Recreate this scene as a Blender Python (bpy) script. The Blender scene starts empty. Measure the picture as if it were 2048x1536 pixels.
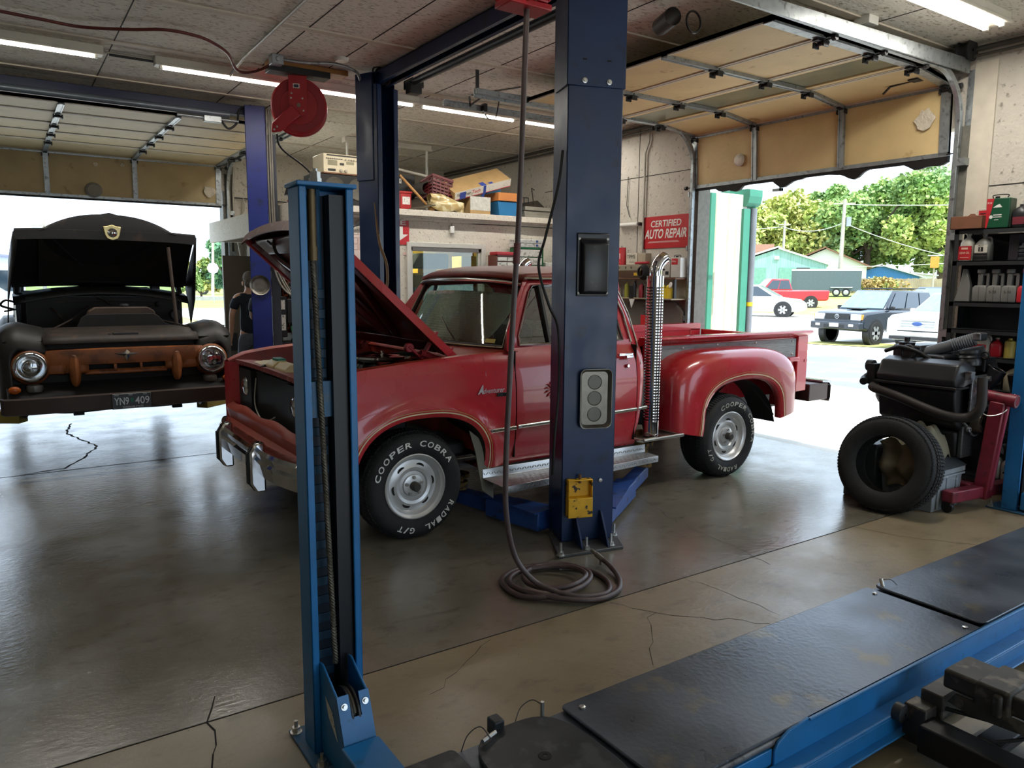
import bpy, bmesh, math, random
from mathutils import Vector, Matrix, Euler
R = math.radians
C = bpy.context.scene.collection
SC = bpy.context.scene
random.seed(7)

# ---------------------------------------------------------------- camera
cam_d = bpy.data.cameras.new('camera'); cam = bpy.data.objects.new('camera', cam_d); C.objects.link(cam)
AZ, PT, RL, FPX = R(34.1), R(7.7), R(0.4), 1505.0
f_ = Vector((math.sin(AZ)*math.cos(PT), math.cos(AZ)*math.cos(PT), -math.sin(PT)))
r_ = Vector((math.cos(AZ), -math.sin(AZ), 0)); u_ = r_.cross(f_)
r2 = r_*math.cos(RL) + u_*math.sin(RL); u2 = -r_*math.sin(RL) + u_*math.cos(RL)
m3 = Matrix((r2, u2, -f_)).transposed()
cam.matrix_world = Matrix.Translation((0, 0, 1.63)) @ m3.to_4x4()
cam_d.sensor_fit = 'HORIZONTAL'; cam_d.sensor_width = 36.0; cam_d.lens = FPX/2048*36.0
cam_d.clip_start = 0.05; cam_d.clip_end = 600
SC.camera = cam

# ---------------------------------------------------------------- world, sun, exposure
w = bpy.data.worlds.new('world'); SC.world = w; w.use_nodes = True
bg = w.node_tree.nodes['Background']; bg.inputs[0].default_value = (0.72, 0.88, 1.06, 1); bg.inputs[1].default_value = 1.7
sun_d = bpy.data.lights.new('sun', 'SUN'); sun = bpy.data.objects.new('sun', sun_d); C.objects.link(sun)
sun_d.energy = 4.4; sun_d.angle = R(0.6); sun_d.color = (1.0, 0.96, 0.88)
sun.rotation_euler = Vector((0.0, 0.50, -0.83)).to_track_quat('-Z', 'Y').to_euler()
sun.location = (12, 0, 20)
SC.view_settings.view_transform = 'Standard'; SC.view_settings.look = 'None'
SC.view_settings.exposure = 0.9; SC.view_settings.gamma = 1.0; SC.view_settings.use_curve_mapping = False
SC.cycles.max_bounces = 7; SC.cycles.diffuse_bounces = 4; SC.cycles.glossy_bounces = 4; SC.cycles.transparent_max_bounces = 10
SC.cycles.caustics_reflective = False; SC.cycles.caustics_refractive = False; SC.cycles.sample_clamp_indirect = 4.0

# ---------------------------------------------------------------- materials
def lin(c):
    if isinstance(c, str):
        c = c.lstrip('#'); c = [int(c[i:i+2], 16)/255 for i in (0, 2, 4)]
        c = [x/12.92 if x <= 0.04045 else ((x+0.055)/1.055)**2.4 for x in c]
    return (c[0], c[1], c[2], 1)
_M = {}
def mat(name, col, rough=0.5, metal=0.0, var=0.12, scale=6.0, bump=0.0, bscale=None, spec=0.5, coat=0.0, col2=None, c2lo=0.52, c2hi=0.62, stretch=None, rvar=0.0, detail=4.0):
    """painted / plastic / metal surface with noise in its own colour (wear, dirt), roughness and relief"""
    if name in _M: return _M[name]
    m = bpy.data.materials.new(name); m.use_nodes = True; nt = m.node_tree; N = nt.nodes; L = nt.links
    b = N['Principled BSDF']; base = lin(col)
    b.inputs['Roughness'].default_value = rough; b.inputs['Metallic'].default_value = metal
    b.inputs['Specular IOR Level'].default_value = spec; b.inputs['Coat Weight'].default_value = coat
    b.inputs['Base Color'].default_value = base
    tc = N.new('ShaderNodeTexCoord'); src = tc.outputs['Object']
    if stretch:
        mp = N.new('ShaderNodeMapping'); mp.inputs['Scale'].default_value = stretch
        L.new(src, mp.inputs['Vector']); src = mp.outputs['Vector']
    n = N.new('ShaderNodeTexNoise'); n.inputs['Scale'].default_value = scale; n.inputs['Detail'].default_value = detail
    L.new(src, n.inputs['Vector'])
    cr = N.new('ShaderNodeValToRGB'); e = cr.color_ramp.elements
    e[0].position = 0.3; e[1].position = 0.7
    e[0].color = tuple(max(0, x*(1-var)) for x in base[:3])+(1,); e[1].color = tuple(min(1, x*(1+var)) for x in base[:3])+(1,)
    L.new(n.outputs['Fac'], cr.inputs['Fac']); out = cr.outputs['Color']
    if col2:
        n2 = N.new('ShaderNodeTexNoise'); n2.inputs['Scale'].default_value = scale*1.7; n2.inputs['Detail'].default_value = 6.0
        L.new(src, n2.inputs['Vector'])
        r2_ = N.new('ShaderNodeValToRGB'); r2_.color_ramp.elements[0].position = c2lo; r2_.color_ramp.elements[1].position = c2hi
        L.new(n2.outputs['Fac'], r2_.inputs['Fac'])
        mx = N.new('ShaderNodeMix'); mx.data_type = 'RGBA'
        L.new(r2_.outputs['Color'], mx.inputs['Factor']); L.new(out, mx.inputs['A']); mx.inputs['B'].default_value = lin(col2)
        out = mx.outputs['Result']
    L.new(out, b.inputs['Base Color'])
    if rvar:
        mr = N.new('ShaderNodeMapRange'); mr.inputs['From Min'].default_value = .3; mr.inputs['From Max'].default_value = .7
        mr.inputs['To Min'].default_value = max(0.02, rough-rvar); mr.inputs['To Max'].default_value = rough+rvar
        L.new(n.outputs['Fac'], mr.inputs['Value']); L.new(mr.outputs['Result'], b.inputs['Roughness'])
    if bump:
        nb = N.new('ShaderNodeTexNoise'); nb.inputs['Scale'].default_value = bscale or scale*4; nb.inputs['Detail'].default_value = 5.0
        L.new(src, nb.inputs['Vector'])
        bp = N.new('ShaderNodeBump'); bp.inputs['Strength'].default_value = bump; bp.inputs['Distance'].default_value = 0.02
        L.new(nb.outputs['Fac'], bp.inputs['Height']); L.new(bp.outputs['Normal'], b.inputs['Normal'])
    _M[name] = m; return m
def emis(name, col, s):
    if name in _M: return _M[name]
    m = bpy.data.materials.new(name); m.use_nodes = True; b = m.node_tree.nodes['Principled BSDF']
    b.inputs['Base Color'].default_value = lin(col); b.inputs['Emission Color'].default_value = lin(col); b.inputs['Emission Strength'].default_value = s
    _M[name] = m; return m
def glass(name, tint='#dfe8e4', refl=0.10, op=0.0, rough=0.02):
    """thin pane: clear, with fresnel reflection and a little dirt"""
    if name in _M: return _M[name]
    m = bpy.data.materials.new(name); m.use_nodes = True; nt = m.node_tree; N = nt.nodes; L = nt.links
    for x in list(N):
        if x.type != 'OUTPUT_MATERIAL': N.remove(x)
    out = [x for x in N if x.type == 'OUTPUT_MATERIAL'][0]
    t = N.new('ShaderNodeBsdfTransparent'); t.inputs[0].default_value = lin(tint)
    g = N.new('ShaderNodeBsdfGlossy'); g.inputs['Roughness'].default_value = rough
    fr = N.new('ShaderNodeFresnel'); fr.inputs[0].default_value = 1.5
    ad = N.new('ShaderNodeMath'); ad.operation = 'ADD'; ad.inputs[1].default_value = refl; L.new(fr.outputs[0], ad.inputs[0])
    mx = N.new('ShaderNodeMixShader'); L.new(ad.outputs[0], mx.inputs[0]); L.new(t.outputs[0], mx.inputs[1]); L.new(g.outputs[0], mx.inputs[2])
    fin = mx
    if op:
        d = N.new('ShaderNodeBsdfDiffuse'); d.inputs[0].default_value = (.5, .55, .55, 1)
        m2 = N.new('ShaderNodeMixShader'); m2.inputs[0].default_value = op
        L.new(mx.outputs[0], m2.inputs[1]); L.new(d.outputs[0], m2.inputs[2]); fin = m2
    L.new(fin.outputs[0], out.inputs[0]); _M[name] = m; return m

# ---------------------------------------------------------------- mesh builder
_TX = {}
def glyph(s, off=0.0):
    k = (s, off)
    if k in _TX: return _TX[k]
    cu = bpy.data.curves.new('t', 'FONT'); cu.body = s; cu.size = 1.0; cu.offset = off; cu.resolution_u = 3; cu.fill_mode = 'BOTH'; cu.extrude = 0.0
    ob = bpy.data.objects.new('t', cu); C.objects.link(ob); bpy.context.view_layer.update()
    me = bpy.data.meshes.new_from_object(ob)
    vs = [v.co.copy() for v in me.vertices]; fs = [list(p.vertices) for p in me.polygons]
    bpy.data.objects.remove(ob); bpy.data.meshes.remove(me); bpy.data.curves.remove(cu)
    if vs:
        x0 = min(v.x for v in vs); x1 = max(v.x for v in vs)
    else: x0, x1 = 0, .3
    _TX[k] = (vs, fs, x0, x1); return _TX[k]
class B:
    def __init__(s): s.v = []; s.f = []; s.mi = []; s.m = 0
    def add(s, vs, fs, T=None):
        o = len(s.v)
        for p in vs:
            p = Vector(p); s.v.append(T @ p if T else p)
        for q in fs: s.f.append([i+o for i in q]); s.mi.append(s.m)
        return s
    def box(s, lo, hi, T=None):
        x0, y0, z0 = lo; x1, y1, z1 = hi
        if x0 > x1: x0, x1 = x1, x0
        if y0 > y1: y0, y1 = y1, y0
        if z0 > z1: z0, z1 = z1, z0
        return s.add([(x0,y0,z0),(x1,y0,z0),(x1,y1,z0),(x0,y1,z0),(x0,y0,z1),(x1,y0,z1),(x1,y1,z1),(x0,y1,z1)],
                     [(0,3,2,1),(4,5,6,7),(0,1,5,4),(1,2,6,5),(2,3,7,6),(3,0,4,7)], T)
    def bc(s, c, d, rot=None):
        T = Matrix.Translation(c)
        if rot: T = T @ Euler([R(a) for a in rot]).to_matrix().to_4x4()
        return s.box((-d[0]/2,-d[1]/2,-d[2]/2), (d[0]/2,d[1]/2,d[2]/2), T)
    def beam(s, p0, p1, a, b, up=(0,0,1)):
        """rectangular bar from p0 to p1, a wide, b high"""
        p0 = Vector(p0); p1 = Vector(p1); d = (p1-p0); L = d.length; d.normalize()
        x = d.cross(Vector(up));
        if x.length < 1e-4: x = d.cross(Vector((1,0,0)))
        x.normalize(); z = x.cross(d)
        T = Matrix.Translation(p0) @ Matrix((x, d, z)).transposed().to_4x4()
        return s.box((-a/2,0,-b/2), (a/2,L,b/2), T)
    def cyl(s, p0, p1, r0, r1=None, n=16, caps=True):
        return s.tube([p0, p1], [r0, r0 if r1 is None else r1], n, caps=caps)
    def tube(s, pts, r, n=8, closed=False, caps=True):
        pts = [Vector(p) for p in pts]; k = len(pts)
        rr = r if isinstance(r, (list, tuple)) else [r]*k
        t0 = (pts[1]-pts[0]).normalized(); a = Vector((0,0,1)) if abs(t0.z) < .9 else Vector((1,0,0))
        nx = t0.cross(a).normalized(); rings = []
        for i in range(k):
            if closed: t = (pts[(i+1) % k]-pts[i-1])
            else: t = pts[min(i+1, k-1)]-pts[max(i-1, 0)]
            if t.length < 1e-9: t = t0
            t = t.normalized()
            nx = (nx - t*nx.dot(t))
            if nx.length < 1e-6: nx = t.cross(Vector((0.3,0.5,0.8)))
            nx.normalize(); ny = t.cross(nx)
            rings.append([pts[i]+(nx*math.cos(q*2*math.pi/n)+ny*math.sin(q*2*math.pi/n))*rr[i] for q in range(n)])
        return s.loft(rings, True, caps and not closed, closed)
    def loft(s, rings, ringclosed=True, caps=True, closed=False):
        n = len(rings[0]); k = len(rings); vs = [p for r in rings for p in r]; fs = []
        for i in range(k if closed else k-1):
            j = (i+1) % k
            for q in range(n if ringclosed else n-1):
                w_ = (q+1) % n
                fs.append((i*n+q, i*n+w_, j*n+w_, j*n+q))
        if caps:
            fs.append(tuple(range(n-1, -1, -1))); fs.append(tuple((k-1)*n+q for q in range(n)))
        return s.add(vs, fs)
    def lathe(s, o, axis, prof, n=24, closed=False):
        """prof: (radius, distance along axis)"""
        o = Vector(o); d = Vector(axis).normalized(); a = Vector((0,0,1)) if abs(d.z) < .9 else Vector((1,0,0))
        x = d.cross(a).normalized(); y = d.cross(x)
        rings = [[o+d*h+(x*math.cos(q*2*math.pi/n)+y*math.sin(q*2*math.pi/n))*max(r, 1e-4) for q in range(n)] for r, h in prof]
        return s.loft(rings, True, False, closed)
    def prism(s, poly, ax, a, b, T=None):
        """2-D polygon pushed along an axis; poly in the other two axes' order"""
        def P(u, v, h): return {'x': (h,u,v), 'y': (u,h,v), 'z': (u,v,h)}[ax]
        n = len(poly)
        return s.add([P(u,v,a) for u, v in poly]+[P(u,v,b) for u, v in poly],
                     [tuple(range(n)), tuple(range(2*n-1, n-1, -1))]+[(i, i+n, (i+1) % n+n, (i+1) % n) for i in range(n)], T)
    def ell(s, c, r, n=16, k=10, rot=None):
        T = Matrix.Translation(c)
        if rot: T = T @ Euler([R(a) for a in rot]).to_matrix().to_4x4()
        rings = []
        for i in range(k+1):
            t = math.pi*i/k; rad = max(math.sin(t), 1e-3)
            rings.append([T @ Vector((r[0]*rad*math.cos(q*2*math.pi/n), r[1]*rad*math.sin(q*2*math.pi/n), -r[2]*math.cos(t))) for q in range(n)])
        return s.loft(rings, True, True)
    def grid(s, fn, nu, nv):
        return s.loft([[Vector(fn(i/nu, j/nv)) for j in range(nv+1)] for i in range(nu+1)], False, False)
    def strip(s, xs, top, bot, pos, nz):
        """panel made of upright columns: at each x from bot(x) to top(x); pos(x,z) gives the point"""
        return s.loft([[Vector(pos(x, bot(x)+(top(x)-bot(x))*j/nz)) for j in range(nz+1)] for x in xs], False, False)
    def quad(s, *p): return s.add(p, [tuple(range(len(p)))])
    def text(s, txt, o, ux, uy, h, width=None, shear=0.0, off=0.0, center=False, depth=0.0):
        """lettering of cap height h from point o, ux = reading direction, uy = up"""
        vs, fs, x0, x1 = glyph(txt, off)
        if not vs: return s
        o = Vector(o); ux = Vector(ux).normalized(); uy = Vector(uy).normalized()
        k = h/0.70; kx = k if width is None else width/(x1-x0)
        sh = (x0+x1)/2 if center else x0
        pts = [o+ux*((p.x-sh)*kx+shear*p.y*k)+uy*(p.y*k) for p in vs]
        s.add(pts, fs)
        if depth:
            nrm = ux.cross(uy)*depth
            s.add([p-nrm for p in pts], [q[::-1] for q in fs])
        return s
    def done(s, name, mats, parent=None, smooth=None, bevel=0, solid=0, subd=0, offset=-1, bseg=2):
        me = bpy.data.meshes.new(name); me.from_pydata([tuple(p) for p in s.v], [], s.f)
        ml = mats if isinstance(mats, (list, tuple)) else [mats]
        for q in ml: me.materials.append(q)
        if len(ml) > 1: me.polygons.foreach_set('material_index', s.mi)
        me.update()
        if smooth is not None:
            me.shade_smooth()
            if smooth < 180: me.set_sharp_from_angle(angle=R(smooth))
        o = bpy.data.objects.new(name, me); C.objects.link(o)
        if parent:
            o.parent = parent
            if parent.get('_w'): o.matrix_parent_inverse = Matrix.Translation(-parent.location)
        if solid:
            q = o.modifiers.new('s', 'SOLIDIFY'); q.thickness = solid; q.offset = offset
        if subd:
            q = o.modifiers.new('d', 'SUBSURF'); q.levels = subd; q.render_levels = subd
        if bevel:
            q = o.modifiers.new('b', 'BEVEL'); q.width = bevel; q.segments = bseg; q.limit_method = 'ANGLE'; q.angle_limit = R(40); q.harden_normals = False
            if smooth is None:
                me.shade_smooth(); me.set_sharp_from_angle(angle=R(45))
        return o
def wthing(name, label, cat, loc=(0,0,0), group=None):
    """a thing whose parts are modelled in room coordinates"""
    o = thing(name, label, cat, loc, group); o['_w'] = 1; return o
def thing(name, label, cat, loc=(0,0,0), group=None, rz=0):
    o = bpy.data.objects.new(name, None); C.objects.link(o); o.location = loc; o.rotation_euler = (0,0,R(rz)); o.empty_display_size = .1
    o['label'] = label; o['category'] = cat
    if group: o['group'] = group
    return o
def tag(o, label, cat, group=None, kind=None):
    o['label'] = label; o['category'] = cat
    if group: o['group'] = group
    if kind: o['kind'] = kind
    return o
def struct(o):
    o['kind'] = 'structure'; return o
def dup(root, loc=None, rz=None, label=None):
    def cp(o, par):
        c = o.copy(); C.objects.link(c); c.parent = par
        for ch in o.children: cp(ch, c)
        return c
    c = cp(root, root.parent)
    if loc is not None: c.location = loc
    if rz is not None: c.rotation_euler = (0, 0, R(rz))
    if label: c['label'] = label
    return c
def arc(c, r, a0, a1, n, plane='xz', fixed=0.0):
    out = []
    for i in range(n+1):
        a = R(a0+(a1-a0)*i/n); u = c[0]+r*math.cos(a); v = c[1]+r*math.sin(a)
        out.append({'xz': (u, fixed, v), 'yz': (fixed, u, v), 'xy': (u, v, fixed)}[plane])
    return out
def spline(pts, n=8):
    """smooth path through points (Catmull-Rom)"""
    P = [Vector(p) for p in pts]; P = [P[0]*2-P[1]]+P+[P[-1]*2-P[-2]]; out = []
    for i in range(1, len(P)-2):
        a, b, c, d = P[i-1], P[i], P[i+1], P[i+2]
        for q in range(n):
            t = q/n
            out.append(0.5*((2*b)+(c-a)*t+(2*a-5*b+4*c-d)*t*t+(3*b-a-3*c+d)*t**3))
    out.append(P[-2]); return out
def interp(tab):
    def fn(x):
        if x <= tab[0][0]: return tab[0][1]
        for (a, b), (c, d) in zip(tab, tab[1:]):
            if x <= c: return b+(d-b)*(x-a)/(c-a)
        return tab[-1][1]
    return fn
def lsp(a, b, n): return [a+(b-a)*i/n for i in range(n+1)]
# ================================================================ the room
M_osb = mat('osb_white_paint', '#bdb7ab', .8, var=.05, scale=14, col2='#8b857a', c2lo=.60, c2hi=.70, bump=.35, bscale=45, detail=6)
M_ceil = mat('osb_ceiling_paint', '#dcd8cd', .85, var=.06, scale=14, col2='#a29b8e', c2lo=.55, c2hi=.66, bump=.5, bscale=28, stretch=(1,2.2,1), detail=6)
M_batten = mat('batten_paint', '#c6beae', .7, var=.08, scale=8)
M_dark = mat('dark_gap', '#191714', .9)
M_ply = mat('door_plywood', '#d3bb88', .55, var=.08, scale=3.5, col2='#a98b57', c2lo=.66, c2hi=.74, bump=.15, bscale=30, stretch=(1,1,1))
M_ply2 = mat('door_fibreboard', '#b8a47b', .6, var=.1, scale=3, col2='#8d774f', c2lo=.62, c2hi=.74, bump=.12)
M_galv = mat('galvanised_steel', '#9aa0a2', .42, .75, var=.15, scale=14, col2='#6d706f', c2lo=.55, c2hi=.7)
M_steel_dk = mat('dark_steel', '#3a3b3c', .5, .6, var=.2, scale=20)
M_white = mat('white_enamel', '#d8d8d2', .4, var=.06)
M_black = mat('black_plastic', '#0d0e10', .45, var=.2, scale=20)
M_rubber = mat('black_rubber', '#121212', .7, var=.2, scale=30)
M_chrome = mat('chrome', '#d6d6d8', .09, 1.0, var=.05, scale=20, rvar=.05)
M_nickel = mat('bolt_steel', '#b8b8b4', .3, .9, var=.1)
M_tube = emis('fluorescent_tube', '#fff6e6', 12.0)
M_doorglass = mat('door_window_acrylic', '#7f8068', .22, var=.12, scale=4, spec=.6)
M_cable = mat('red_brown_cable', '#5c211a', .5)
M_greytube = mat('grey_conduit', '#a9a59a', .45, .3, var=.12)

def concrete(name, a, b, c, rough0, rough1, bump=.1):
    m = bpy.data.materials.new(name); m.use_nodes = True; nt = m.node_tree; N = nt.nodes; L = nt.links
    p = N['Principled BSDF']; tc = N.new('ShaderNodeTexCoord')
    def noise(s, d=6, st=(1,1,1)):
        mp = N.new('ShaderNodeMapping'); mp.inputs['Scale'].default_value = st; L.new(tc.outputs['Object'], mp.inputs[0])
        n = N.new('ShaderNodeTexNoise'); n.inputs['Scale'].default_value = s; n.inputs['Detail'].default_value = d; n.inputs['Roughness'].default_value = .62
        L.new(mp.outputs[0], n.inputs['Vector']); return n.outputs['Fac']
    def ramp(f, stops):
        r = N.new('ShaderNodeValToRGB'); e = r.color_ramp.elements
        while len(e) < len(stops): e.new(.5)
        for q, (t, col) in zip(e, stops): q.position = t; q.color = lin(col) if isinstance(col, str) else (col,)*3+(1,)
        L.new(f, r.inputs[0]); return r.outputs[0]
    def mix(f, x, y):
        q = N.new('ShaderNodeMix'); q.data_type = 'RGBA'; L.new(f, q.inputs['Factor']); L.new(x, q.inputs['A'])
        if isinstance(y, str): q.inputs['B'].default_value = lin(y)
        else: L.new(y, q.inputs['B'])
        return q.outputs['Result']
    col = ramp(noise(1.1, 8), [(.3, a), (.5, b), (.72, c)])
    col = mix(ramp(noise(5.5, 6, (1, 1.6, 1)), [(.55, 0.0), (.72, .55)]), col, '#4c4538')
    col = mix(ramp(noise(60, 3), [(.68, 0.0), (.74, .8)]), col, '#3b352b')
    col = mix(ramp(noise(85, 2), [(.72, 0.0), (.76, .7)]), col, '#a99f8c')
    L.new(col, p.inputs['Base Color'])
    rr = N.new('ShaderNodeMapRange'); rr.inputs['From Min'].default_value = .32; rr.inputs['From Max'].default_value = .68
    rr.inputs['To Min'].default_value = rough0; rr.inputs['To Max'].default_value = rough1
    L.new(noise(2.3, 7), rr.inputs['Value']); L.new(rr.outputs[0], p.inputs['Roughness'])
    bp = N.new('ShaderNodeBump'); bp.inputs['Strength'].default_value = bump; bp.inputs['Distance'].default_value = .01
    L.new(noise(22, 6, (1, 1.5, 1)), bp.inputs['Height']); L.new(bp.outputs[0], p.inputs['Normal'])
    p.inputs['Specular IOR Level'].default_value = .85
    return m
M_floor_far = concrete('sealed_concrete', '#615c50', '#706b5f', '#827d70', .12, .28, .16)
M_floor_near = concrete('bare_concrete', '#75684f', '#83755c', '#92846b', .28, .48, .2)
XW, YB, ZC = 6.65, 12.0, 3.55
XL, YF = -6.0, -4.0
b = B(); b.box((XL, 2.79, -.2), (XW, YB, 0)); struct(b.done('floor', M_floor_far))
b = B(); b.box((XL, YF, -.2), (XW, 2.784, 0)); fl2 = struct(b.done('floor.001', M_floor_near))
# cracks in the slab
def crack(pts, wd, seed):
    rnd = random.Random(seed); bb = B(); P = []
    for (x0, y0), (x1, y1) in zip(pts, pts[1:]):
        n = max(2, int(math.hypot(x1-x0, y1-y0)/.06))
        for i in range(n):
            t = i/n; P.append((x0+(x1-x0)*t+rnd.uniform(-.016, .016), y0+(y1-y0)*t+rnd.uniform(-.016, .016)))
    P.append(pts[-1])
    for i in range(len(P)-1):
        a, c = Vector(P[i]), Vector(P[i+1]); d = (c-a)
        if d.length < 1e-6: continue
        nn = Vector((-d.y, d.x)).normalized()*wd*rnd.uniform(.4, 1.0)
        bb.quad((a.x-nn.x, a.y-nn.y, .0012), (a.x+nn.x, a.y+nn.y, .0012), (c.x+nn.x, c.y+nn.y, .0012), (c.x-nn.x, c.y-nn.y, .0012))
    return bb
M_crack = mat('crack_dark', '#1c1913', .95)
fl = bpy.data.objects['floor']
for k, (pts, wd) in enumerate([
    ([(.56,9.78),(.48,9.19),(.58,8.76),(.70,8.3),(.52,7.8),(.36,7.46),(.04,7.39)], .012),
    ([(3.96,4.09),(3.77,3.56),(3.70,3.0),(3.63,2.65)], .0018), ([(3.05,2.8),(3.09,2.56),(3.10,2.19)], .0018)]):
    o = crack(pts, wd, k).done('crack', M_crack, fl)
for k, (pts, wd) in enumerate([
    ([(.58,2.95),(.534,2.78),(.52,2.63),(.49,2.49),(.47,2.2)], .004), ([(2.50,2.76),(2.57,2.59),(2.75,2.39),(2.98,2.16)], .0022),
    ([(2.59,2.56),(2.40,2.39),(2.22,2.18)], .0016), ([(4.675,2.78),(4.78,2.51),(5.02,2.13)], .0022), ([(1.755,2.75),(1.53,2.61),(1.31,2.5)], .0014)]):
    crack(pts, wd, k+20).done('crack', M_crack, fl2)
b = B(); b.box((XL, 2.784, -.01), (XW, 2.79, .0015)); b.box((XL, 7.37, -.01), (XW, 7.378, .0012)); b.done('slab_joint', M_crack, fl)
# back wall with the left overhead door, right wall with the right overhead door
b = B()
b.box((XL, YB, 0), (-1.55, YB+.16, ZC)); b.box((-1.55, YB, 2.95), (2.9, YB+.16, ZC)); b.box((2.9, YB, 0), (XW+.16, YB+.16, ZC))
struct(b.done('wall_back', M_osb))
b = B()
b.box((XW, YF, 0), (XW+.16, -1.6, ZC)); b.box((XW, -1.6, 2.92), (XW+.16, 1.75, ZC)); b.box((XW, 1.75, 0), (XW+.16, 3.22, ZC)); b.box((XW, 3.22, 2.92), (XW+.16, 6.08, ZC)); b.box((XW, 6.08, 0), (XW+.16, YB, ZC))
struct(b.done('wall_right', M_osb))
b = B(); b.box((XL-.16, YF-.16, 0), (XL, YB+.16, ZC)); struct(b.done('wall_left', M_osb))
b = B(); b.box((XL, YF-.16, 0), (.5, YF, ZC)); b.box((.5, YF-.16, 2.9), (4.6, YF, ZC)); b.box((4.6, YF-.16, 0), (XW+.16, YF, ZC)); struct(b.done('wall_front', M_osb))
b = B(); b.box((XL-.2, YF-.2, ZC), (XW+.2, YB+.2, ZC+.25)); struct(b.done('ceiling', M_ceil))
b = B()
for y in (-.3, .9, 2.15, 3.38, 4.6, 5.93, 7.17, 8.45, 9.68, 10.85): b.box((XL, y-.035, ZC-.012), (XW, y+.035, ZC))
struct(b.done('trim_1', M_batten))
b = B()
for x in (-1.5, -.3, .91, 2.1, 2.62, 3.85, 5.5): b.box((x-.004, YF, ZC-.003), (x+.004, YB, ZC+.01))
struct(b.done('trim_2', M_dark))
b = B()   # seams and panel joints on the right wall, pipe runs at the top of the wall
for y in (7.05, 2.15): b.box((XW-.003, y-.004, 0), (XW, y+.004, ZC))
b.box((XW-.003, 6.15, 2.92), (XW, 9.0, 2.928)); b.box((XW-.003, 1.76, 2.42), (XW, 3.1, 2.428))
struct(b.done('trim_3', M_dark))
b = B(); b.box((XW-.012, 2.0, 2.66), (XW, 2.62, 3.35)); struct(b.done('trim_4', mat('patched_board', '#d3cbb8', .8, var=.05, scale=4, bump=.3, bscale=40), bevel=.003))
# door jambs
M_jamb = mat('door_jamb_paint', '#68665d', .6, var=.15, scale=20)
b = B(); b.box((XW-.012, 6.06, 0), (XW+.18, 6.12, 2.92))
b.box((XW-.02, 3.17, 0), (XW+.18, 3.275, 2.92))
struct(b.done('trim_9', M_jamb)); b = B(); b.box((XW-.02, 3.0, 0), (XW-.004, 3.17, 3.4))
struct(b.done('trim_5', M_batten))
b = B(); b.box((2.86, YB-.02, 0), (2.91, YB+.2, 2.95)); b.box((2.9, YB-.025, 0), (3.02, YB-.004, 3.2)); b.box((-1.58, YB-.02, 0), (-1.55, YB+.2, 2.95))
struct(b.done('trim_6', M_jamb))

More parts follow.
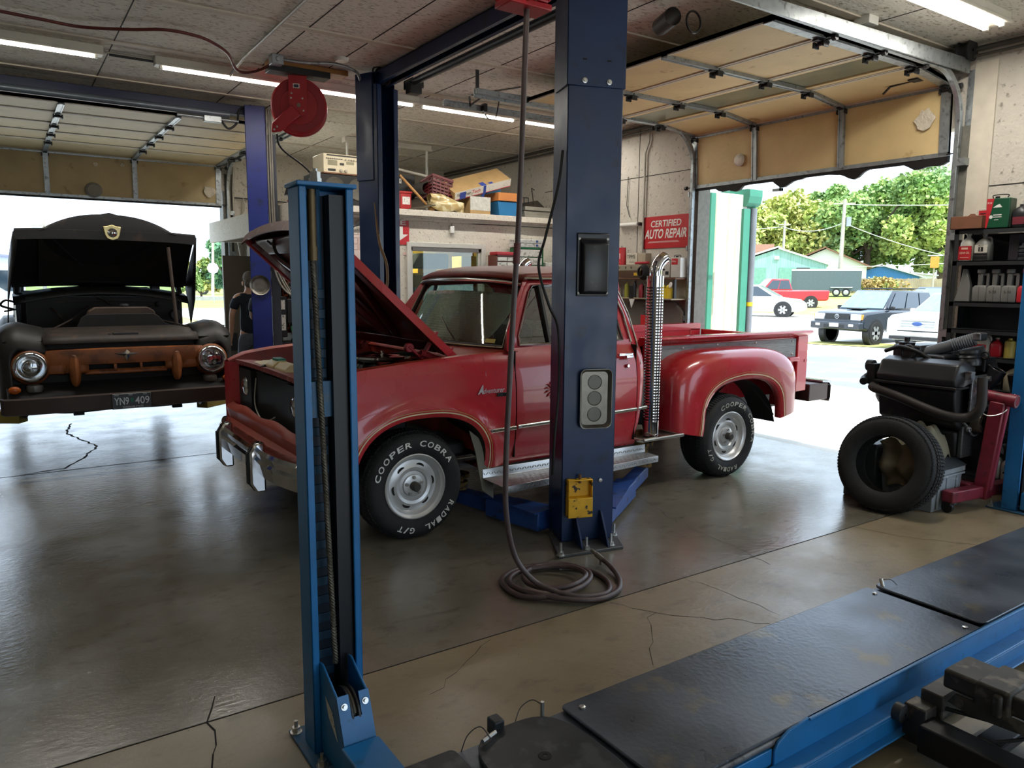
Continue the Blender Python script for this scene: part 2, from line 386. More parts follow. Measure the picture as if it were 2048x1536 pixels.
# overhead doors -------------------------------------------------------------
def overhead_door(name, T, u0, u1, stiles, prof, glass_rows, mply, tags, seal_amp=0.0):
    """prof: (distance inside the wall, height) at each joint, bottom first"""
    root = bpy.data.objects.new(name, None); C.objects.link(root); root['kind'] = 'structure'
    root['_w'] = 1
    for k in range(len(prof)-1):
        (d0, z0), (d1, z1) = prof[k], prof[k+1]
        L = math.hypot(d1-d0, z1-z0); td, tz = (d1-d0)/L, (z1-z0)/L; nd, nz = tz, -td      # nd,nz: towards the room / down
        def Q(s, n, u): return Vector(T(d0+td*s+nd*n, u, z0+tz*s+nz*n))
        def bar(bb, s0, s1, n0, n1, a, c):
            bb.add([Q(s0,n0,a),Q(s1,n0,a),Q(s1,n1,a),Q(s0,n1,a),Q(s0,n0,c),Q(s1,n0,c),Q(s1,n1,c),Q(s0,n1,c)],
                   [(0,1,2,3),(7,6,5,4),(0,4,5,1),(1,5,6,2),(2,6,7,3),(3,7,4,0)])
        g = 0.006
        edges = [u0]+list(stiles)+[u1]
        if k in glass_rows:
            b = B(); bar(b, g+.07, L-g-.07, -.012, -.008, u0+.05, u1-.05); b.done('window_pane', M_doorglass, root)
            b = B(); bar(b, g, g+.075, -.03, .006, u0, u1); bar(b, L-g-.075, L-g, -.03, .006, u0, u1); bar(b, g, L-g, -.03, .004, u0, u0+.07); bar(b, g, L-g, -.03, .004, u1-.07, u1)
            b.done('window_rail', mply, root, bevel=.004)
        else:
            b = B(); bar(b, g, L-g, -.03, 0, u0, u1); b.done('panel', mply, root)
        b = B()
        for s0, s1 in ((g, g+.022), (L-g-.022, L-g)): bar(b, s0, s1, -.03, .010, u0, u1)
        b.done('rail', M_batten if k else M_galv, root)
        for q in stiles:
            b = B(); bar(b, g, L-g, -.005, .022, q-.03, q+.03); bar(b, g, L-g, .022, .028, q-.03, q-.018); bar(b, g, L-g, .022, .028, q+.018, q+.03); b.done('stile', M_galv, root)
        b = B()
        for q, sg in ((u0, 1), (u1, -1)): bar(b, g, L-g, -.03, .016, min(q, q+sg*.075), max(q, q+sg*.075))
        b.done('end_stile', M_galv, root)
        if k:
            for q in list(stiles)+[u0+.04, u1-.04]:
                b = B(); bar(b, -.07, .07, .022, .034, q-.022, q+.022)
                p0 = Q(0, .045, q-.035); p1 = Q(0, .045, q+.035); b.cyl(p0, p1, .013, n=8); bar(b, -.03, .03, .03, .07, q-.045, q-.033); bar(b, -.03, .03, .03, .07, q+.033, q+.045)
                b.done('hinge', M_steel_dk, root, smooth=40)
        for q, sg in ((u0, -1), (u1, 1)):
            b = B(); b.cyl(Q(.01, .03, q), Q(.01, .03, q+sg*.09), .006, n=6); b.cyl(Q(.01, .03, q+sg*.06), Q(.01, .03, q+sg*.09), .022, n=10); b.done('roller', M_steel_dk, root, smooth=40)
        if k == 0:
            b = B(); n = 60
            ring = []
            for i in range(n+1):
                u = u0+(u1-u0)*i/n; dip = .02+seal_amp*max(0, math.sin(i*.42)+.35*math.sin(i*1.1+1))
                ring.append([Q(0, -.035, u), Q(0, .012, u), Q(-dip*1.6, .006, u), Q(-dip*1.6, -.03, u)])
            b.loft(ring, True, True); b.done('bottom_seal', M_rubber, root)
            b = B(); bar(b, -.005, .03, -.035, .016, u0, u1); b.done('bottom_bar', M_galv, root)
    # tracks: upright, curve, level run
    dl = prof[-1][0]+.55; zt = prof[2][1]+.02
    for q, sg in ((u0, -1), (u1, 1)):
        uu = q+sg*(-.03 if u1 > 4 and sg > 0 else .085)
        path = [(.06, 0), (.06, zt-.42)]+[(.06+.4*(1-math.cos(R(a))), zt-.42+.4*math.sin(R(a))) for a in range(10, 91, 10)]+[(dl, zt)]
        b = B()
        for off, hw in ((0, .024),):
            rings = []
            for i, (d, z) in enumerate(path):
                a = path[max(i-1, 0)]; c = path[min(i+1, len(path)-1)]; t = Vector((c[0]-a[0], c[1]-a[1])).normalized(); nn = Vector((-t.y, t.x))
                rings.append([T(d+nn.x*hw, uu-.02, z+nn.y*hw), T(d+nn.x*hw, uu+.02, z+nn.y*hw), T(d-nn.x*hw, uu+.02, z-nn.y*hw), T(d-nn.x*hw, uu-.02, z-nn.y*hw)])
            b.loft(rings, True, True)
        b.done('track', M_galv, root, bevel=.004)
        b = B(); bx = sorted((uu+sg*.03, uu+sg*.045)); by = sorted((uu+sg*.02, uu+sg*(.04 if u1 > 4 and sg > 0 else .085)))
        for d0 in (0.1,):   # angle iron along the level run
            b.add([T(0.05, bx[0], zt+.08), T(dl, bx[0], zt+.03), T(dl, bx[0], zt-.05), T(0.05, bx[0], zt-.03), T(0.05, bx[1], zt+.08), T(dl, bx[1], zt+.03), T(dl, bx[1], zt-.05), T(0.05, bx[1], zt-.03)],
                  [(0,1,2,3),(7,6,5,4),(0,4,5,1),(1,5,6,2),(2,6,7,3),(3,7,4,0)])
        for z0 in (.4, 1.2, 2.0, 2.6):
            a = T(0, by[0], z0); c = T(.09, by[1], z0+.06); b.box(a, c)
        a = T(0, by[0], 0); c = T(.012, by[1], zt); b.box(a, c)
        b.done('track_angle', M_galv, root)
        b = B(); b.add([T(dl-.05, bx[0], zt+.03), T(dl-.02, bx[0], zt+.03), T(dl-.02, bx[0], ZC), T(dl-.05, bx[0], ZC), T(dl-.05, bx[1], zt+.03), T(dl-.02, bx[1], zt+.03), T(dl-.02, bx[1], ZC), T(dl-.05, bx[1], ZC)],
                       [(0,1,2,3),(7,6,5,4),(0,4,5,1),(1,5,6,2),(2,6,7,3),(3,7,4,0)]); b.done('track_hanger', M_steel_dk, root)
    # torsion shaft, springs and cable drums over the opening
    b = B(); b.cyl(T(.11, u0-.16, zt+.13), T(.11, u1+.16, zt+.13), .014, n=8); b.done('spring_shaft', M_galv, root, smooth=40)
    um = (u0+u1)/2
    for s in (-1, 1):
        b = B(); n = 34; pts = [T(.11+.036*math.cos(i*1.05), um+s*(.08+.9*i/(n*3)), zt+.13+.036*math.sin(i*1.05)) for i in range(n*3)]; b.tube(pts, .006, 5); b.done('torsion_spring', M_steel_dk, root)
        q = u1+.12 if s > 0 else u0-.12
        b = B(); b.lathe(T(.11, q-.05, zt+.13), Vector(T(.11, 1, 0))-Vector(T(.11, 0, 0)), [(.01,0),(.085,0),(.085,.012),(.065,.02),(.062,.08),(.085,.09),(.085,.1),(.01,.1)], 20); b.done('cable_drum', M_steel_dk, root, smooth=40)
    return root
right_door = overhead_door('door_1', lambda d, u, z: (XW-d, u, z), 3.33, 6.14, (4.30, 5.28),
    [(0.02, 2.70), (.055, 3.265), (.60, 3.335), (1.18, 3.335), (1.79, 3.335), (2.38, 3.335)], (2,), M_ply, None, .035)
back_door = overhead_door('door_2', lambda d, u, z: (u, YB-d, z), -1.50, 2.84, (-.44, .62, 1.68),
    [(0.02, 2.735), (.06, 3.31), (.85, 3.335), (1.47, 3.335), (2.07, 3.335), (2.72, 3.335), (3.25, 3.335)], (), M_ply2, None, 0.0)
M_disc = mat('lock_cover_plate', '#77736a', .5, var=.2)
b = B(); b.lathe((XW-.055, 5.47, 2.93), (-1, 0, 0), [(.0,.02),(.05,.02),(.062,.012),(.066,0)], 24); b.done('lock_cover', mat('white_plug', '#d9d5c9', .5, var=.15, scale=30), right_door, smooth=40)
b = B(); b.lathe((1.16, YB-.055, 2.84), (0, -1, 0), [(.0,.02),(.075,.02),(.085,.01),(.1,.008),(.105,0)], 24); b.done('lock_cover', M_disc, back_door, smooth=40)
for T_, lst, dr in ((lambda u, z: (XW-.057, u, z), [((3.52, 3.02), .11)], right_door), (lambda u, z: (u, YB-.072, z), [((2.66, 2.93), .11), ((1.2, 3.18), .035), ((1.53, 3.2), .03)], back_door)):
    for (u, z), r in lst:
        rn = random.Random(int(u*100)); b = B(); pts = [T_(u+r*rn.uniform(.55, 1)*math.cos(a*.45), z+r*rn.uniform(.55, 1)*math.sin(a*.45)) for a in range(14)]
        b.quad(*pts); b.done('worn_patch', mat('bare_foam', '#cfc6b4', .9, var=.15, scale=20, bump=.6, bscale=60), dr, solid=.002)
# lock bar on the second section of the right door
b = B(); b.beam((6.36, 3.5, 3.30), (6.36, 3.72, 3.29), .02, .012); b.beam((6.36, 3.72, 3.29), (6.36, 3.78, 3.24), .02, .01); b.box((6.30, 3.46, 3.29), (6.42, 3.54, 3.31)); b.done('lock_bar', M_steel_dk, right_door)

# ------------------------------------------------ office and loft in the corner
M_deck = mat('loft_osb', '#c8c2b4', .8, var=.05, scale=18, col2='#958d7e', c2lo=.60, c2hi=.7, bump=.35, bscale=45)
b = B()
WX0, WX1, WZ0, WZ1 = 4.08, 5.06, 1.02, 2.04
b.box((3.15, 8.2, 0), (WX0, 8.3, 2.38)); b.box((WX1, 8.2, 0), (XW, 8.3, 2.38)); b.box((WX0, 8.2, WZ1), (WX1, 8.3, 2.38)); b.box((WX0, 8.2, 0), (WX1, 8.3, WZ0))
b.box((3.15, 8.3, 0), (3.25, YB, 2.38))
struct(b.done('wall_office', M_deck))
b = B(); b.box((2.67, 8.14, 2.375), (XW, YB, 2.46)); struct(b.done('ceiling_office', M_deck, bevel=.004))
b = B(); b.box((2.66, 8.105, 2.395), (XW, 8.145, 2.466)); b.box((3.15, 8.15, 2.34), (XW, 8.2, 2.375)); b.box((2.645, 8.10, 2.18), (2.70, YB-.03, 2.468)); b.box((2.7, 11.5, 2.18), (3.15, 11.6, 2.4))
struct(b.done('trim_7', M_deck, bevel=.004))
b = B()
fw_ = .055
b.box((WX0-fw_, 8.17, WZ0-fw_), (WX0, 8.31, WZ1+fw_)); b.box((WX1, 8.17, WZ0-fw_), (WX1+fw_, 8.31, WZ1+fw_)); b.box((WX0, 8.17, WZ1), (WX1, 8.31, WZ1+fw_)); b.box((WX0, 8.17, WZ0-fw_), (WX1, 8.31, WZ0))
b.box((WX0, 8.2, WZ1-.045), (WX1, 8.25, WZ1)); b.box((WX0, 8.2, WZ0), (WX0+.03, 8.25, WZ1)); b.box((WX1-.03, 8.2, WZ0), (WX1, 8.25, WZ1)); 
win = struct(b.done('window_1', mat('window_frame_paint', '#bdbcb4', .5, var=.06), bevel=.004))
b = B(); b.box((WX0, 8.225, WZ0), (WX1, 8.230, WZ1)); b.done('pane', glass('office_glass', '#dfe6d6', .06), win)
# ------------------------------------------------ outside ground
M_pad = mat('pale_concrete', '#cfccc4', .85, var=.06, scale=.8, bump=.1)
M_asph = mat('worn_asphalt', '#a3a4a3', .9, var=.12, scale=.6, col2='#c3c2bd', c2lo=.5, c2hi=.7, bump=.2, bscale=30)
M_asph2 = mat('grey_asphalt', '#74777b', .9, var=.14, scale=.5, col2='#8f9193', c2lo=.5, c2hi=.65, bump=.2, bscale=30)
M_grass = mat('lawn', '#8d9a52', .95, var=.3, scale=.5, col2='#7a8a45', c2lo=.5, c2hi=.62, bump=.5, bscale=25)
M_grassdry = mat('dry_grass', '#a9a562', .95, var=.25, scale=2, col2='#8d9450', c2lo=.5, c2hi=.65, bump=.5, bscale=25)
def ground(name, poly, m, z=0.0):
    b = B(); b.quad(*[(x, y, zz if zz is not None else z) for x, y, zz in poly]); return struct(b.done(name, m))
def gz(x, y): return 0 if x < 34 else (x-34)*.018
ground('ground', [(-300, 44, -.06), (XW+.16, 44, -.06), (XW+.16, 300, -.06), (-300, 300, -.06)], M_grass)
ground('ground.001', [(XL-40, YB, -.012), (XW+.16, YB, -.012), (XW+.16, 31, -.012), (XL-40, 31, -.012)], M_pad)
ground('ground.002', [(XL-40, 31, -.03), (XW+.16, 31, -.03), (XW+.16, 44, -.03), (XL-40, 44, -.03)], M_grassdry)
ground('ground.012', [(XL-40, -60, -.012), (XW, -60, -.012), (XW, YF-.0, -.012), (XL-40, YF-.0, -.012)], M_pad)
ground('road', [(-120, 44, -.03), (XW+40, 44, -.03), (XW+40, 66, -.03), (-120, 66, -.03)], mat('road_asphalt', '#8d949b', .9, var=.08, scale=.3))
ground('ground.003', [(-120, 66, -.02), (80, 66, -.02), (80, 120, -.02), (-120, 120, -.02)], M_pad)
b = B(); b.box((-120, 65.6, -.05), (80, 66.1, .28)); b.box((-120, 43.8, -.05), (XW+40, 44.05, .1)); struct(b.done('kerb', mat('kerb_concrete', '#8b8d8c', .9)))
ground('ground.004', [(XW, -30, -.012), (10.6, -30, -.012), (11.9, 44, -.012), (XW, 44, -.012)], M_pad)
ground('ground.005', [(10.6, -30, -.014), (17.6, -30, -.014), (14.6, 44, -.014), (11.9, 44, -.014)], M_asph2)
ground('ground.006', [(17.6, -30, -.016), (38, -30, 0), (38, 44, 0), (14.6, 44, -.016)], M_pad)
ground('ground.007', [(38, -60, 0), (60, -60, .85), (60, 330, .85), (38, 330, 0)], M_grass)
ground('ground.011', [(60, -60, .85), (400, -60, 1.2), (400, 400, 1.2), (60, 330, .85)], M_grass)
ground('ground.008', [(XW+.16, 44, -.03), (38, 44, -.002), (38, 330, 0), (XW+.16, 330, -.03)], M_grass)
ground('ground.009', [(22.0, 2, .0), (23.2, 2, .0), (20.0, 13.2, .0), (18.4, 12.9, 0)], M_grassdry, 0)
ground('ground.010', [(36.0, -10, .012), (52, -10, .56), (52, 60, .56), (36, 60, .012)], M_grassdry)
# ================================================================ lamps on the ceiling
M_fix = mat('lamp_housing_white', '#cfcabd', .45, var=.08)
def tube_light(x0, x1, y, z, power, axis='x', tubes=1, housing=True, label='', grp=None):
    cx = (x0+x1)/2
    loc = (cx, y, z) if axis == 'x' else (y, cx, z)
    t = thing('fluorescent_light', label, 'ceiling light', loc, grp, 0 if axis == 'x' else 90)
    L = (x1-x0)/2
    hs = .055 if tubes == 1 else .09
    b = B(); b.box((-L-.05, -hs, ZC-z-.075), (L+.05, hs, ZC-z)); b.box((-L-.05, -hs-.02, ZC-z-.08), (L+.05, -hs, ZC-z-.06)); b.done('housing', M_fix, t, bevel=.004)
    for k in range(tubes):
        yy = 0 if tubes == 1 else (-.055 if k == 0 else .055)
        b = B(); b.cyl((-L+.02, yy, 0), (L-.02, yy, 0), .019, n=12); b.done('tube', M_tube, t, smooth=40)
        for s in (-1, 1):
            b = B(); b.box((s*L-.012, yy-.018, -.02), (s*L+.012, yy+.018, ZC-z-.07)); b.done('socket', M_white, t, bevel=.003)
        if not power: continue
        ld = bpy.data.lights.new('tube_glow', 'AREA'); ld.shape = 'RECTANGLE'; ld.size = 2*L; ld.size_y = .05; ld.energy = power; ld.color = (1.0, .965, .90)
        lo = bpy.data.objects.new('tube_glow', ld); C.objects.link(lo); lo.parent = t; lo.location = (0, yy, -.03)
    return t
PW = 9
tube_light(-.42, .80, 7.38, 3.47, PW, label='fluorescent tube light at the far left of the row, ending at the bare rod', grp=None)
tube_light(1.30, 2.48, 7.42, 3.47, PW, label='fluorescent tube light running up behind the red hose reel')
tube_light(2.58, 3.74, 7.42, 3.47, PW, label='fluorescent tube light between red hose reel and dark blue lift column')
tube_light(3.84, 5.02, 7.42, 3.47, PW, label='fluorescent tube light above the hanging strap bracket')
tube_light(5.13, 6.30, 7.42, 3.47, PW, label='fluorescent tube light ending behind the wide blue lift column')
tube_light(4.82, 6.02, 2.78, 3.47, PW, tubes=2, label='twin tube fluorescent fixture at upper right by the door track')
tube_light(9.35, 10.8, 3.13, 3.47, PW, axis='y', label='fluorescent fixture running away over the loft corner')
for xa, ya, lb in [(-2.6, 7.38, 'fill light added as a fluorescent fixture in the back row left of the old truck, outside the picture'),
    (-2.2, 2.78, 'fill light added as a fluorescent fixture over the empty left bay, outside the picture'), (1.6, 2.4, 'fill light added as a fluorescent fixture overhead above the coiled hose, outside the picture'),
    (-1.2, -.9, 'fill light added as a fluorescent fixture right behind the photographer'), (3.4, -.9, 'fill light added as a fluorescent fixture behind the photographer over the runway')]:
    tube_light(xa-.6, xa+.6, ya, 3.47, 0, label=lb)  # unseen fixtures, added to fill the near side of the room with light
# ================================================================ vehicle lifts
M_navy = mat('lift_paint_navy', '#0b2850', .38, var=.12, scale=5, col2='#081c3a', c2lo=.6, c2hi=.72, spec=.5, rvar=.08)
M_royal = mat('lift_paint_royal_blue', '#0f2168', .4, var=.12, scale=6, col2='#0c163f', c2lo=.6, c2hi=.75)
M_sky = mat('lift_paint_light_blue', '#1b6ba6', .42, var=.1, scale=9, col2='#15567f', c2lo=.62, c2hi=.72)
M_skyin = mat('lift_paint_blue_worn', '#24587e', .5, var=.2, scale=12, col2='#4a5a66', c2lo=.55, c2hi=.7)
M_yellow = mat('yellow_paint_chipped', '#d8a417', .5, var=.12, scale=14, col2='#2a2418', c2lo=.60, c2hi=.63)
M_bare = mat('bare_scuffed_steel', '#7d7f82', .4, .7, var=.25, scale=14, col2='#4c4b49', c2lo=.5, c2hi=.65)
M_greyplate = mat('base_plate_grey', '#4e4f50', .5, .4, var=.25, scale=12)
M_runway = mat('dark_runway_steel', '#555b64', .34, .6, var=.22, scale=3, col2='#6b675c', c2lo=.58, c2hi=.68, rvar=.1, bump=.06, bscale=50)
M_turn = mat('turn_plate_black', '#24272a', .42, .4, var=.25, scale=7, col2='#3c4041', c2lo=.55, c2hi=.65)
M_rope = mat('wire_rope', '#5c574c', .5, .6, var=.3, scale=60)
M_label = mat('label_white', '#d2cfc6', .6, var=.08, scale=30, col2='#5c5a55', c2lo=.6, c2hi=.62)

def bolt(b, x, y, z, up=.06, r=.011):
    b.cyl((x, y, z), (x, y, z+up), r*.75, n=8); b.cyl((x, y, z+.004), (x, y, z+.022), r*1.7, n=6); b.cyl((x, y, z), (x, y, z+.004), r*2.4, n=12)

# --- two-post lift around the red pickup
lift = wthing('two_post_lift', 'dark navy two-post lift whose columns straddle the red pickup truck', 'vehicle lift', (3.0, 5.1, 0))
def column(px, py, rz, w, d, htop, hs, face_open, base_poly):
    """C-shaped post: closed broad face on -y (local), opening on +y"""
    T = Matrix.Translation((px, py, 0)) @ Matrix.Rotation(R(rz), 4, 'Z')
    b = B(); t = .012
    b.box((-w/2, 0, .02), (w/2, t, htop), T); b.box((-w/2, 0, .02), (-w/2+t, d, htop), T); b.box((w/2-t, 0, .02), (w/2, d, htop), T)
    b.box((-w/2, d-.012, .02), (-w/2+.065, d, htop), T); b.box((w/2-.065, d-.012, .02), (w/2, d, htop), T)
    col = b.done('column', M_navy, lift, bevel=.006)
    b = B(); e = .010
    b.box((-w/2-e, -e, hs), (w/2+e, 0, htop+.1), T); b.box((-w/2-e, -e, hs), (-w/2, d*.8, htop+.1), T); b.box((w/2, -e, hs), (w/2+e, d*.8, htop+.1), T)
    b.box((-w/2-e, -e, htop+.09), (w/2+e, d, htop+.1), T)
    b.done('extension_sleeve', M_navy, lift, bevel=.005)
    for s in (-.22, .22):
        b = B(); b.lathe(T @ Vector((s*w*1.0, -e, hs+.03)), T.to_3x3() @ Vector((0, -1, 0)), [(.016,0),(.016,.008),(.009,.009),(.009,.016),(0,.016)], 12); b.done('bolt', M_nickel, lift, smooth=40)
        b = B(); b.box((s*w-.012, -e-.002, hs+.145), (s*w+.012, -e+.001, hs+.153), T); b.done('slot', M_dark, lift)
    b = B(); b.prism(base_poly, 'z', 0, .02); b.done('base_plate', M_greyplate, lift, bevel=.004)
    # carriage inside the post
    b = B(); b.box((-w/2+.03, .03, .08), (w/2-.03, d+.04, .75), T); b.done('carriage', M_navy, lift, bevel=.01)
    return T, col
T1, col1 = column(2.965, 3.525, -19, .345, .26, 3.30, 2.76, True, [(2.645, 3.40), (3.085, 3.315), (3.25, 3.60), (3.18, 3.78), (2.92, 3.86), (2.85, 3.78)])
T2, col2 = column(2.975, 6.83, 205, .30, .24, 3.40, 2.55, True, [(2.7, 6.6), (3.2, 6.45), (3.3, 6.75), (3.1, 7.0), (2.8, 7.0)])
b = B()
for s in (-.085, .085):   # gussets at the foot of the near column
    b = B(); b.prism([(0, .02), (-.16, .02), (-.02, .21), (0, .21)], 'x', s-.006, s+.006, T1); b.done('gusset', M_navy, lift, bevel=.002)
for (x, y) in ((2.66, 3.40), (2.86, 3.40), (3.03, 3.37), (3.17, 3.50), (2.87, 3.74)):
    b = B(); bolt(b, x, y, .02, .075); b.done('anchor_bolt', M_nickel, lift, smooth=40)
b = B()   # black control cover
for (w0, w1, y0, y1) in ((.1, .09, 0, -.05),):
    rings = []
    for f, hw, z0, z1 in ((0.0, .102, 1.55, 1.925), (-.012, .102, 1.55, 1.925), (-.014, .088, 1.565, 1.885), (-.062, .078, 1.575, 1.86), (-.066, .07, 1.585, 1.85)):
        rings.append([T1 @ Vector((-hw+.0, f, z0)), T1 @ Vector((hw, f, z0)), T1 @ Vector((hw, f, z1)), T1 @ Vector((-hw, f, z1))])
    b.loft(rings, True, True)
b.done('control_cover', mat('control_cover_plastic', '#17181a', .35, var=.15, scale=14, col2='#3b3931', c2lo=.62, c2hi=.75), lift, bevel=.008)
for sx in (-.09, .09):
    for z in (1.57, 1.89):
        b = B(); b.lathe(T1 @ Vector((sx, -.012, z)), T1.to_3x3() @ Vector((0, -1, 0)), [(.008, 0), (.008, .004), (0, .006)], 10); b.done('cover_screw', M_nickel, lift, smooth=40)
b = B()   # yellow lock latch box
b.box((-.145, -.055, .185), (.015, 0, .31), T1); b.box((-.145, -.05, .31), (-.138, 0, .425), T1); b.box((.008, -.05, .31), (.015, 0, .425), T1); b.box((-.145, -.05, .418), (.015, 0, .425), T1); b.box((-.145, -.008, .31), (.015, 0, .425), T1)
b.done('lock_latch', M_yellow, lift, bevel=.004)
b = B(); b.cyl(T1 @ Vector((-.065, -.03, .40)), T1 @ Vector((-.065, -.03, .455)), .009, n=8); b.done('latch_pin', mat('rusty_pin', '#6b4a24', .6, .4), lift, smooth=40)
b = B(); b.lathe(T1 @ Vector((.08, 0, .405)), T1.to_3x3() @ Vector((0, -1, 0)), [(.012,0),(.012,.012),(0,.013)], 10); b.done('bolt', M_nickel, lift, smooth=40)
# overhead beam and padded shut-off bar
b = B(); b.box((2.98, 3.7, 3.42), (2.99, 6.7, 3.53)); b.box((2.98, 3.7, 3.52), (3.13, 6.7, 3.53)); b.box((3.12, 3.7, 3.42), (3.13, 6.7, 3.53)); b.box((2.98, 3.7, 3.415), (3.02, 6.7, 3.42)); b.box((3.09, 3.7, 3.415), (3.13, 6.7, 3.42))
b.done('overhead_beam', M_navy, lift, bevel=.003)
b = B(); b.cyl((3.20, 3.8, 3.40), (3.20, 6.45, 3.40), .034, n=16); b.done('shutoff_bar', mat('shutoff_bar_grey', '#34393f', .35, .3), lift, smooth=40)
b = B(); b.box((3.15, 6.3, 3.30), (3.27, 6.4, 3.40)); b.box((3.18, 6.32, 3.36), (3.3, 6.5, 3.44)); b.done('limit_switch', M_black, lift, bevel=.008)
b = B(); b.lathe((3.02, 6.62, 3.50), (1, 0, 0), [(.02,0),(.09,0),(.09,.02),(.07,.035),(.09,.05),(.09,.07),(.02,.07)], 20); b.done('cable_pulley', M_steel_dk, lift, smooth=40)
b = B()
for k in range(3): b.tube(spline([(2.99+.03*k, 6.75, 3.44), (2.95+.03*k, 6.62, 3.55-.01*k), (3.05+.02*k, 6.5, 3.5), (3.13, 6.42, 3.44)], 6), .008, 6)
b.done('hydraulic_hose', M_rubber, lift, smooth=60)
# pipes and hoses on the far column
b = B(); b.tube(spline([(2.93, 6.60, 2.35), (2.94, 6.55, 2.0), (2.97, 6.45, 1.75), (2.9, 6.4, 1.5), (2.6, 6.4, 1.38), (2.45, 6.5, 1.36)], 8), .014, 8); b.done('hydraulic_hose', mat('brown_hose', '#6a5436', .5), lift, smooth=60)
b = B(); b.tube(spline([(2.80, 3.62, 2.4), (2.77, 3.62, 2.2), (2.74, 3.7, 1.9), (2.62, 3.6, 1.72), (2.66, 3.55, 1.5), (2.77, 3.6, 1.35), (2.79, 3.61, 1.0), (2.74, 3.58, .7), (2.76, 3.62, .45)], 8), .0085, 8); b.done('hydraulic_hose', M_rubber, lift, smooth=60)
# swing arms, pads
def arm(root_pt, tip, w0, w1, z0, pad_h, name):
    p0 = Vector(root_pt); p1 = Vector(tip); mid = p0.lerp(p1, .58)
    b = B(); b.beam((p0.x, p0.y, z0), (mid.x, mid.y, z0), w0, .13); o = b.done('swing_arm', M_navyarm, lift, bevel=.008)
    b = B(); q = p0.lerp(p1, .4); b.beam((q.x, q.y, z0), (p1.x, p1.y, z0), w1, .095); b.done('arm_extension', M_navyarm, o, bevel=.006)
    d = (p1-p0).normalized(); nn = Vector((-d.y, d.x, 0))
    b = B(); b.add([p0+nn*w0*.75+Vector((0,0,z0+.066)), p0-nn*w0*.75+Vector((0,0,z0+.066)), q-nn*w0*.5+Vector((0,0,z0+.066)), q+nn*w0*.5+Vector((0,0,z0+.066))], [(0,1,2,3)]); b.done('arm_gusset', M_navyarm, o, solid=.01)
    b = B(); b.cyl((p1.x, p1.y, z0+.04), (p1.x, p1.y, z0+.10), .075, n=20); b.cyl((p1.x, p1.y, z0+.10), (p1.x, p1.y, z0+pad_h), .042, n=16)
    b.cyl((p1.x, p1.y, z0+pad_h), (p1.x, p1.y, z0+pad_h+.03), .085, n=20); b.done('lift_pad', mat('pad_rusty_yellow', '#7a5f2d', .7, .2, var=.3, scale=16, col2='#2f251a', c2lo=.5, c2hi=.6), o, smooth=40, bevel=.003)
M_navyarm = mat('lift_arm_blue', '#27498a', .42, var=.15, scale=9, col2='#182845', c2lo=.58, c2hi=.7)
arm((2.84, 3.79, 0), (2.66, 4.62, 0), .15, .10, .10, .13, 'f')
arm((3.20, 3.68, 0), (4.28, 4.40, 0), .15, .10, .10, .22, 'r')
arm((2.8, 6.5, 0), (2.5, 5.7, 0), .15, .10, .10, .13, 'f')
arm((3.15, 6.4, 0), (4.3, 5.9, 0), .15, .10, .10, .22, 'r')
# frame contact: block and bracket on the rear near pad
b = B(); b.bc((4.25, 4.36, .385), (.11, .11, .05)); b.bc((4.2, 4.34, .43), (.16, .04, .07)); b.done('frame_adapter', mat('rusted_block', '#5e4020', .8, .1, var=.3, scale=20), lift, bevel=.006)
# magnetic parts tray stuck to the column
tr = thing('magnetic_tray', 'long steel magnetic parts tray with three discs, stuck on the navy lift column', 'parts tray', T1 @ Vector((.03, -.001, .925)))
tr.rotation_euler = (0, 0, R(-19))
def rrect(hw, hh, r, y, n=5):
    pts = []
    for cx, cz, a0 in ((hw-r, hh-r, 0), (-hw+r, hh-r, 90), (-hw+r, -hh+r, 180), (hw-r, -hh+r, 270)):
        for i in range(n+1):
            a = R(a0+90*i/n); pts.append(Vector((cx+r*math.cos(a), y, cz+r*math.sin(a))))
    return pts
M_tray = mat('brushed_tray_steel', '#77736a', .36, .8, var=.12, scale=20)
b = B(); b.loft([rrect(.085, .165, .03, -.004), rrect(.098, .178, .035, -.03), rrect(.101, .181, .036, -.034), rrect(.104, .184, .037, -.034), rrect(.104, .184, .037, -.028), rrect(.09, .17, .032, 0)][::-1], True, True); b.done('tray', M_tray, tr, smooth=50)
for z in (-.1, 0, .1):
    b = B(); b.lathe((0, -.004, z), (0, -1, 0), [(.046, 0), (.046, .003), (.042, .004), (.041, .001), (0, .001)], 28); b.done('magnet_disc', mat('tray_disc', '#5d5a53', .42, .7), tr, smooth=40)

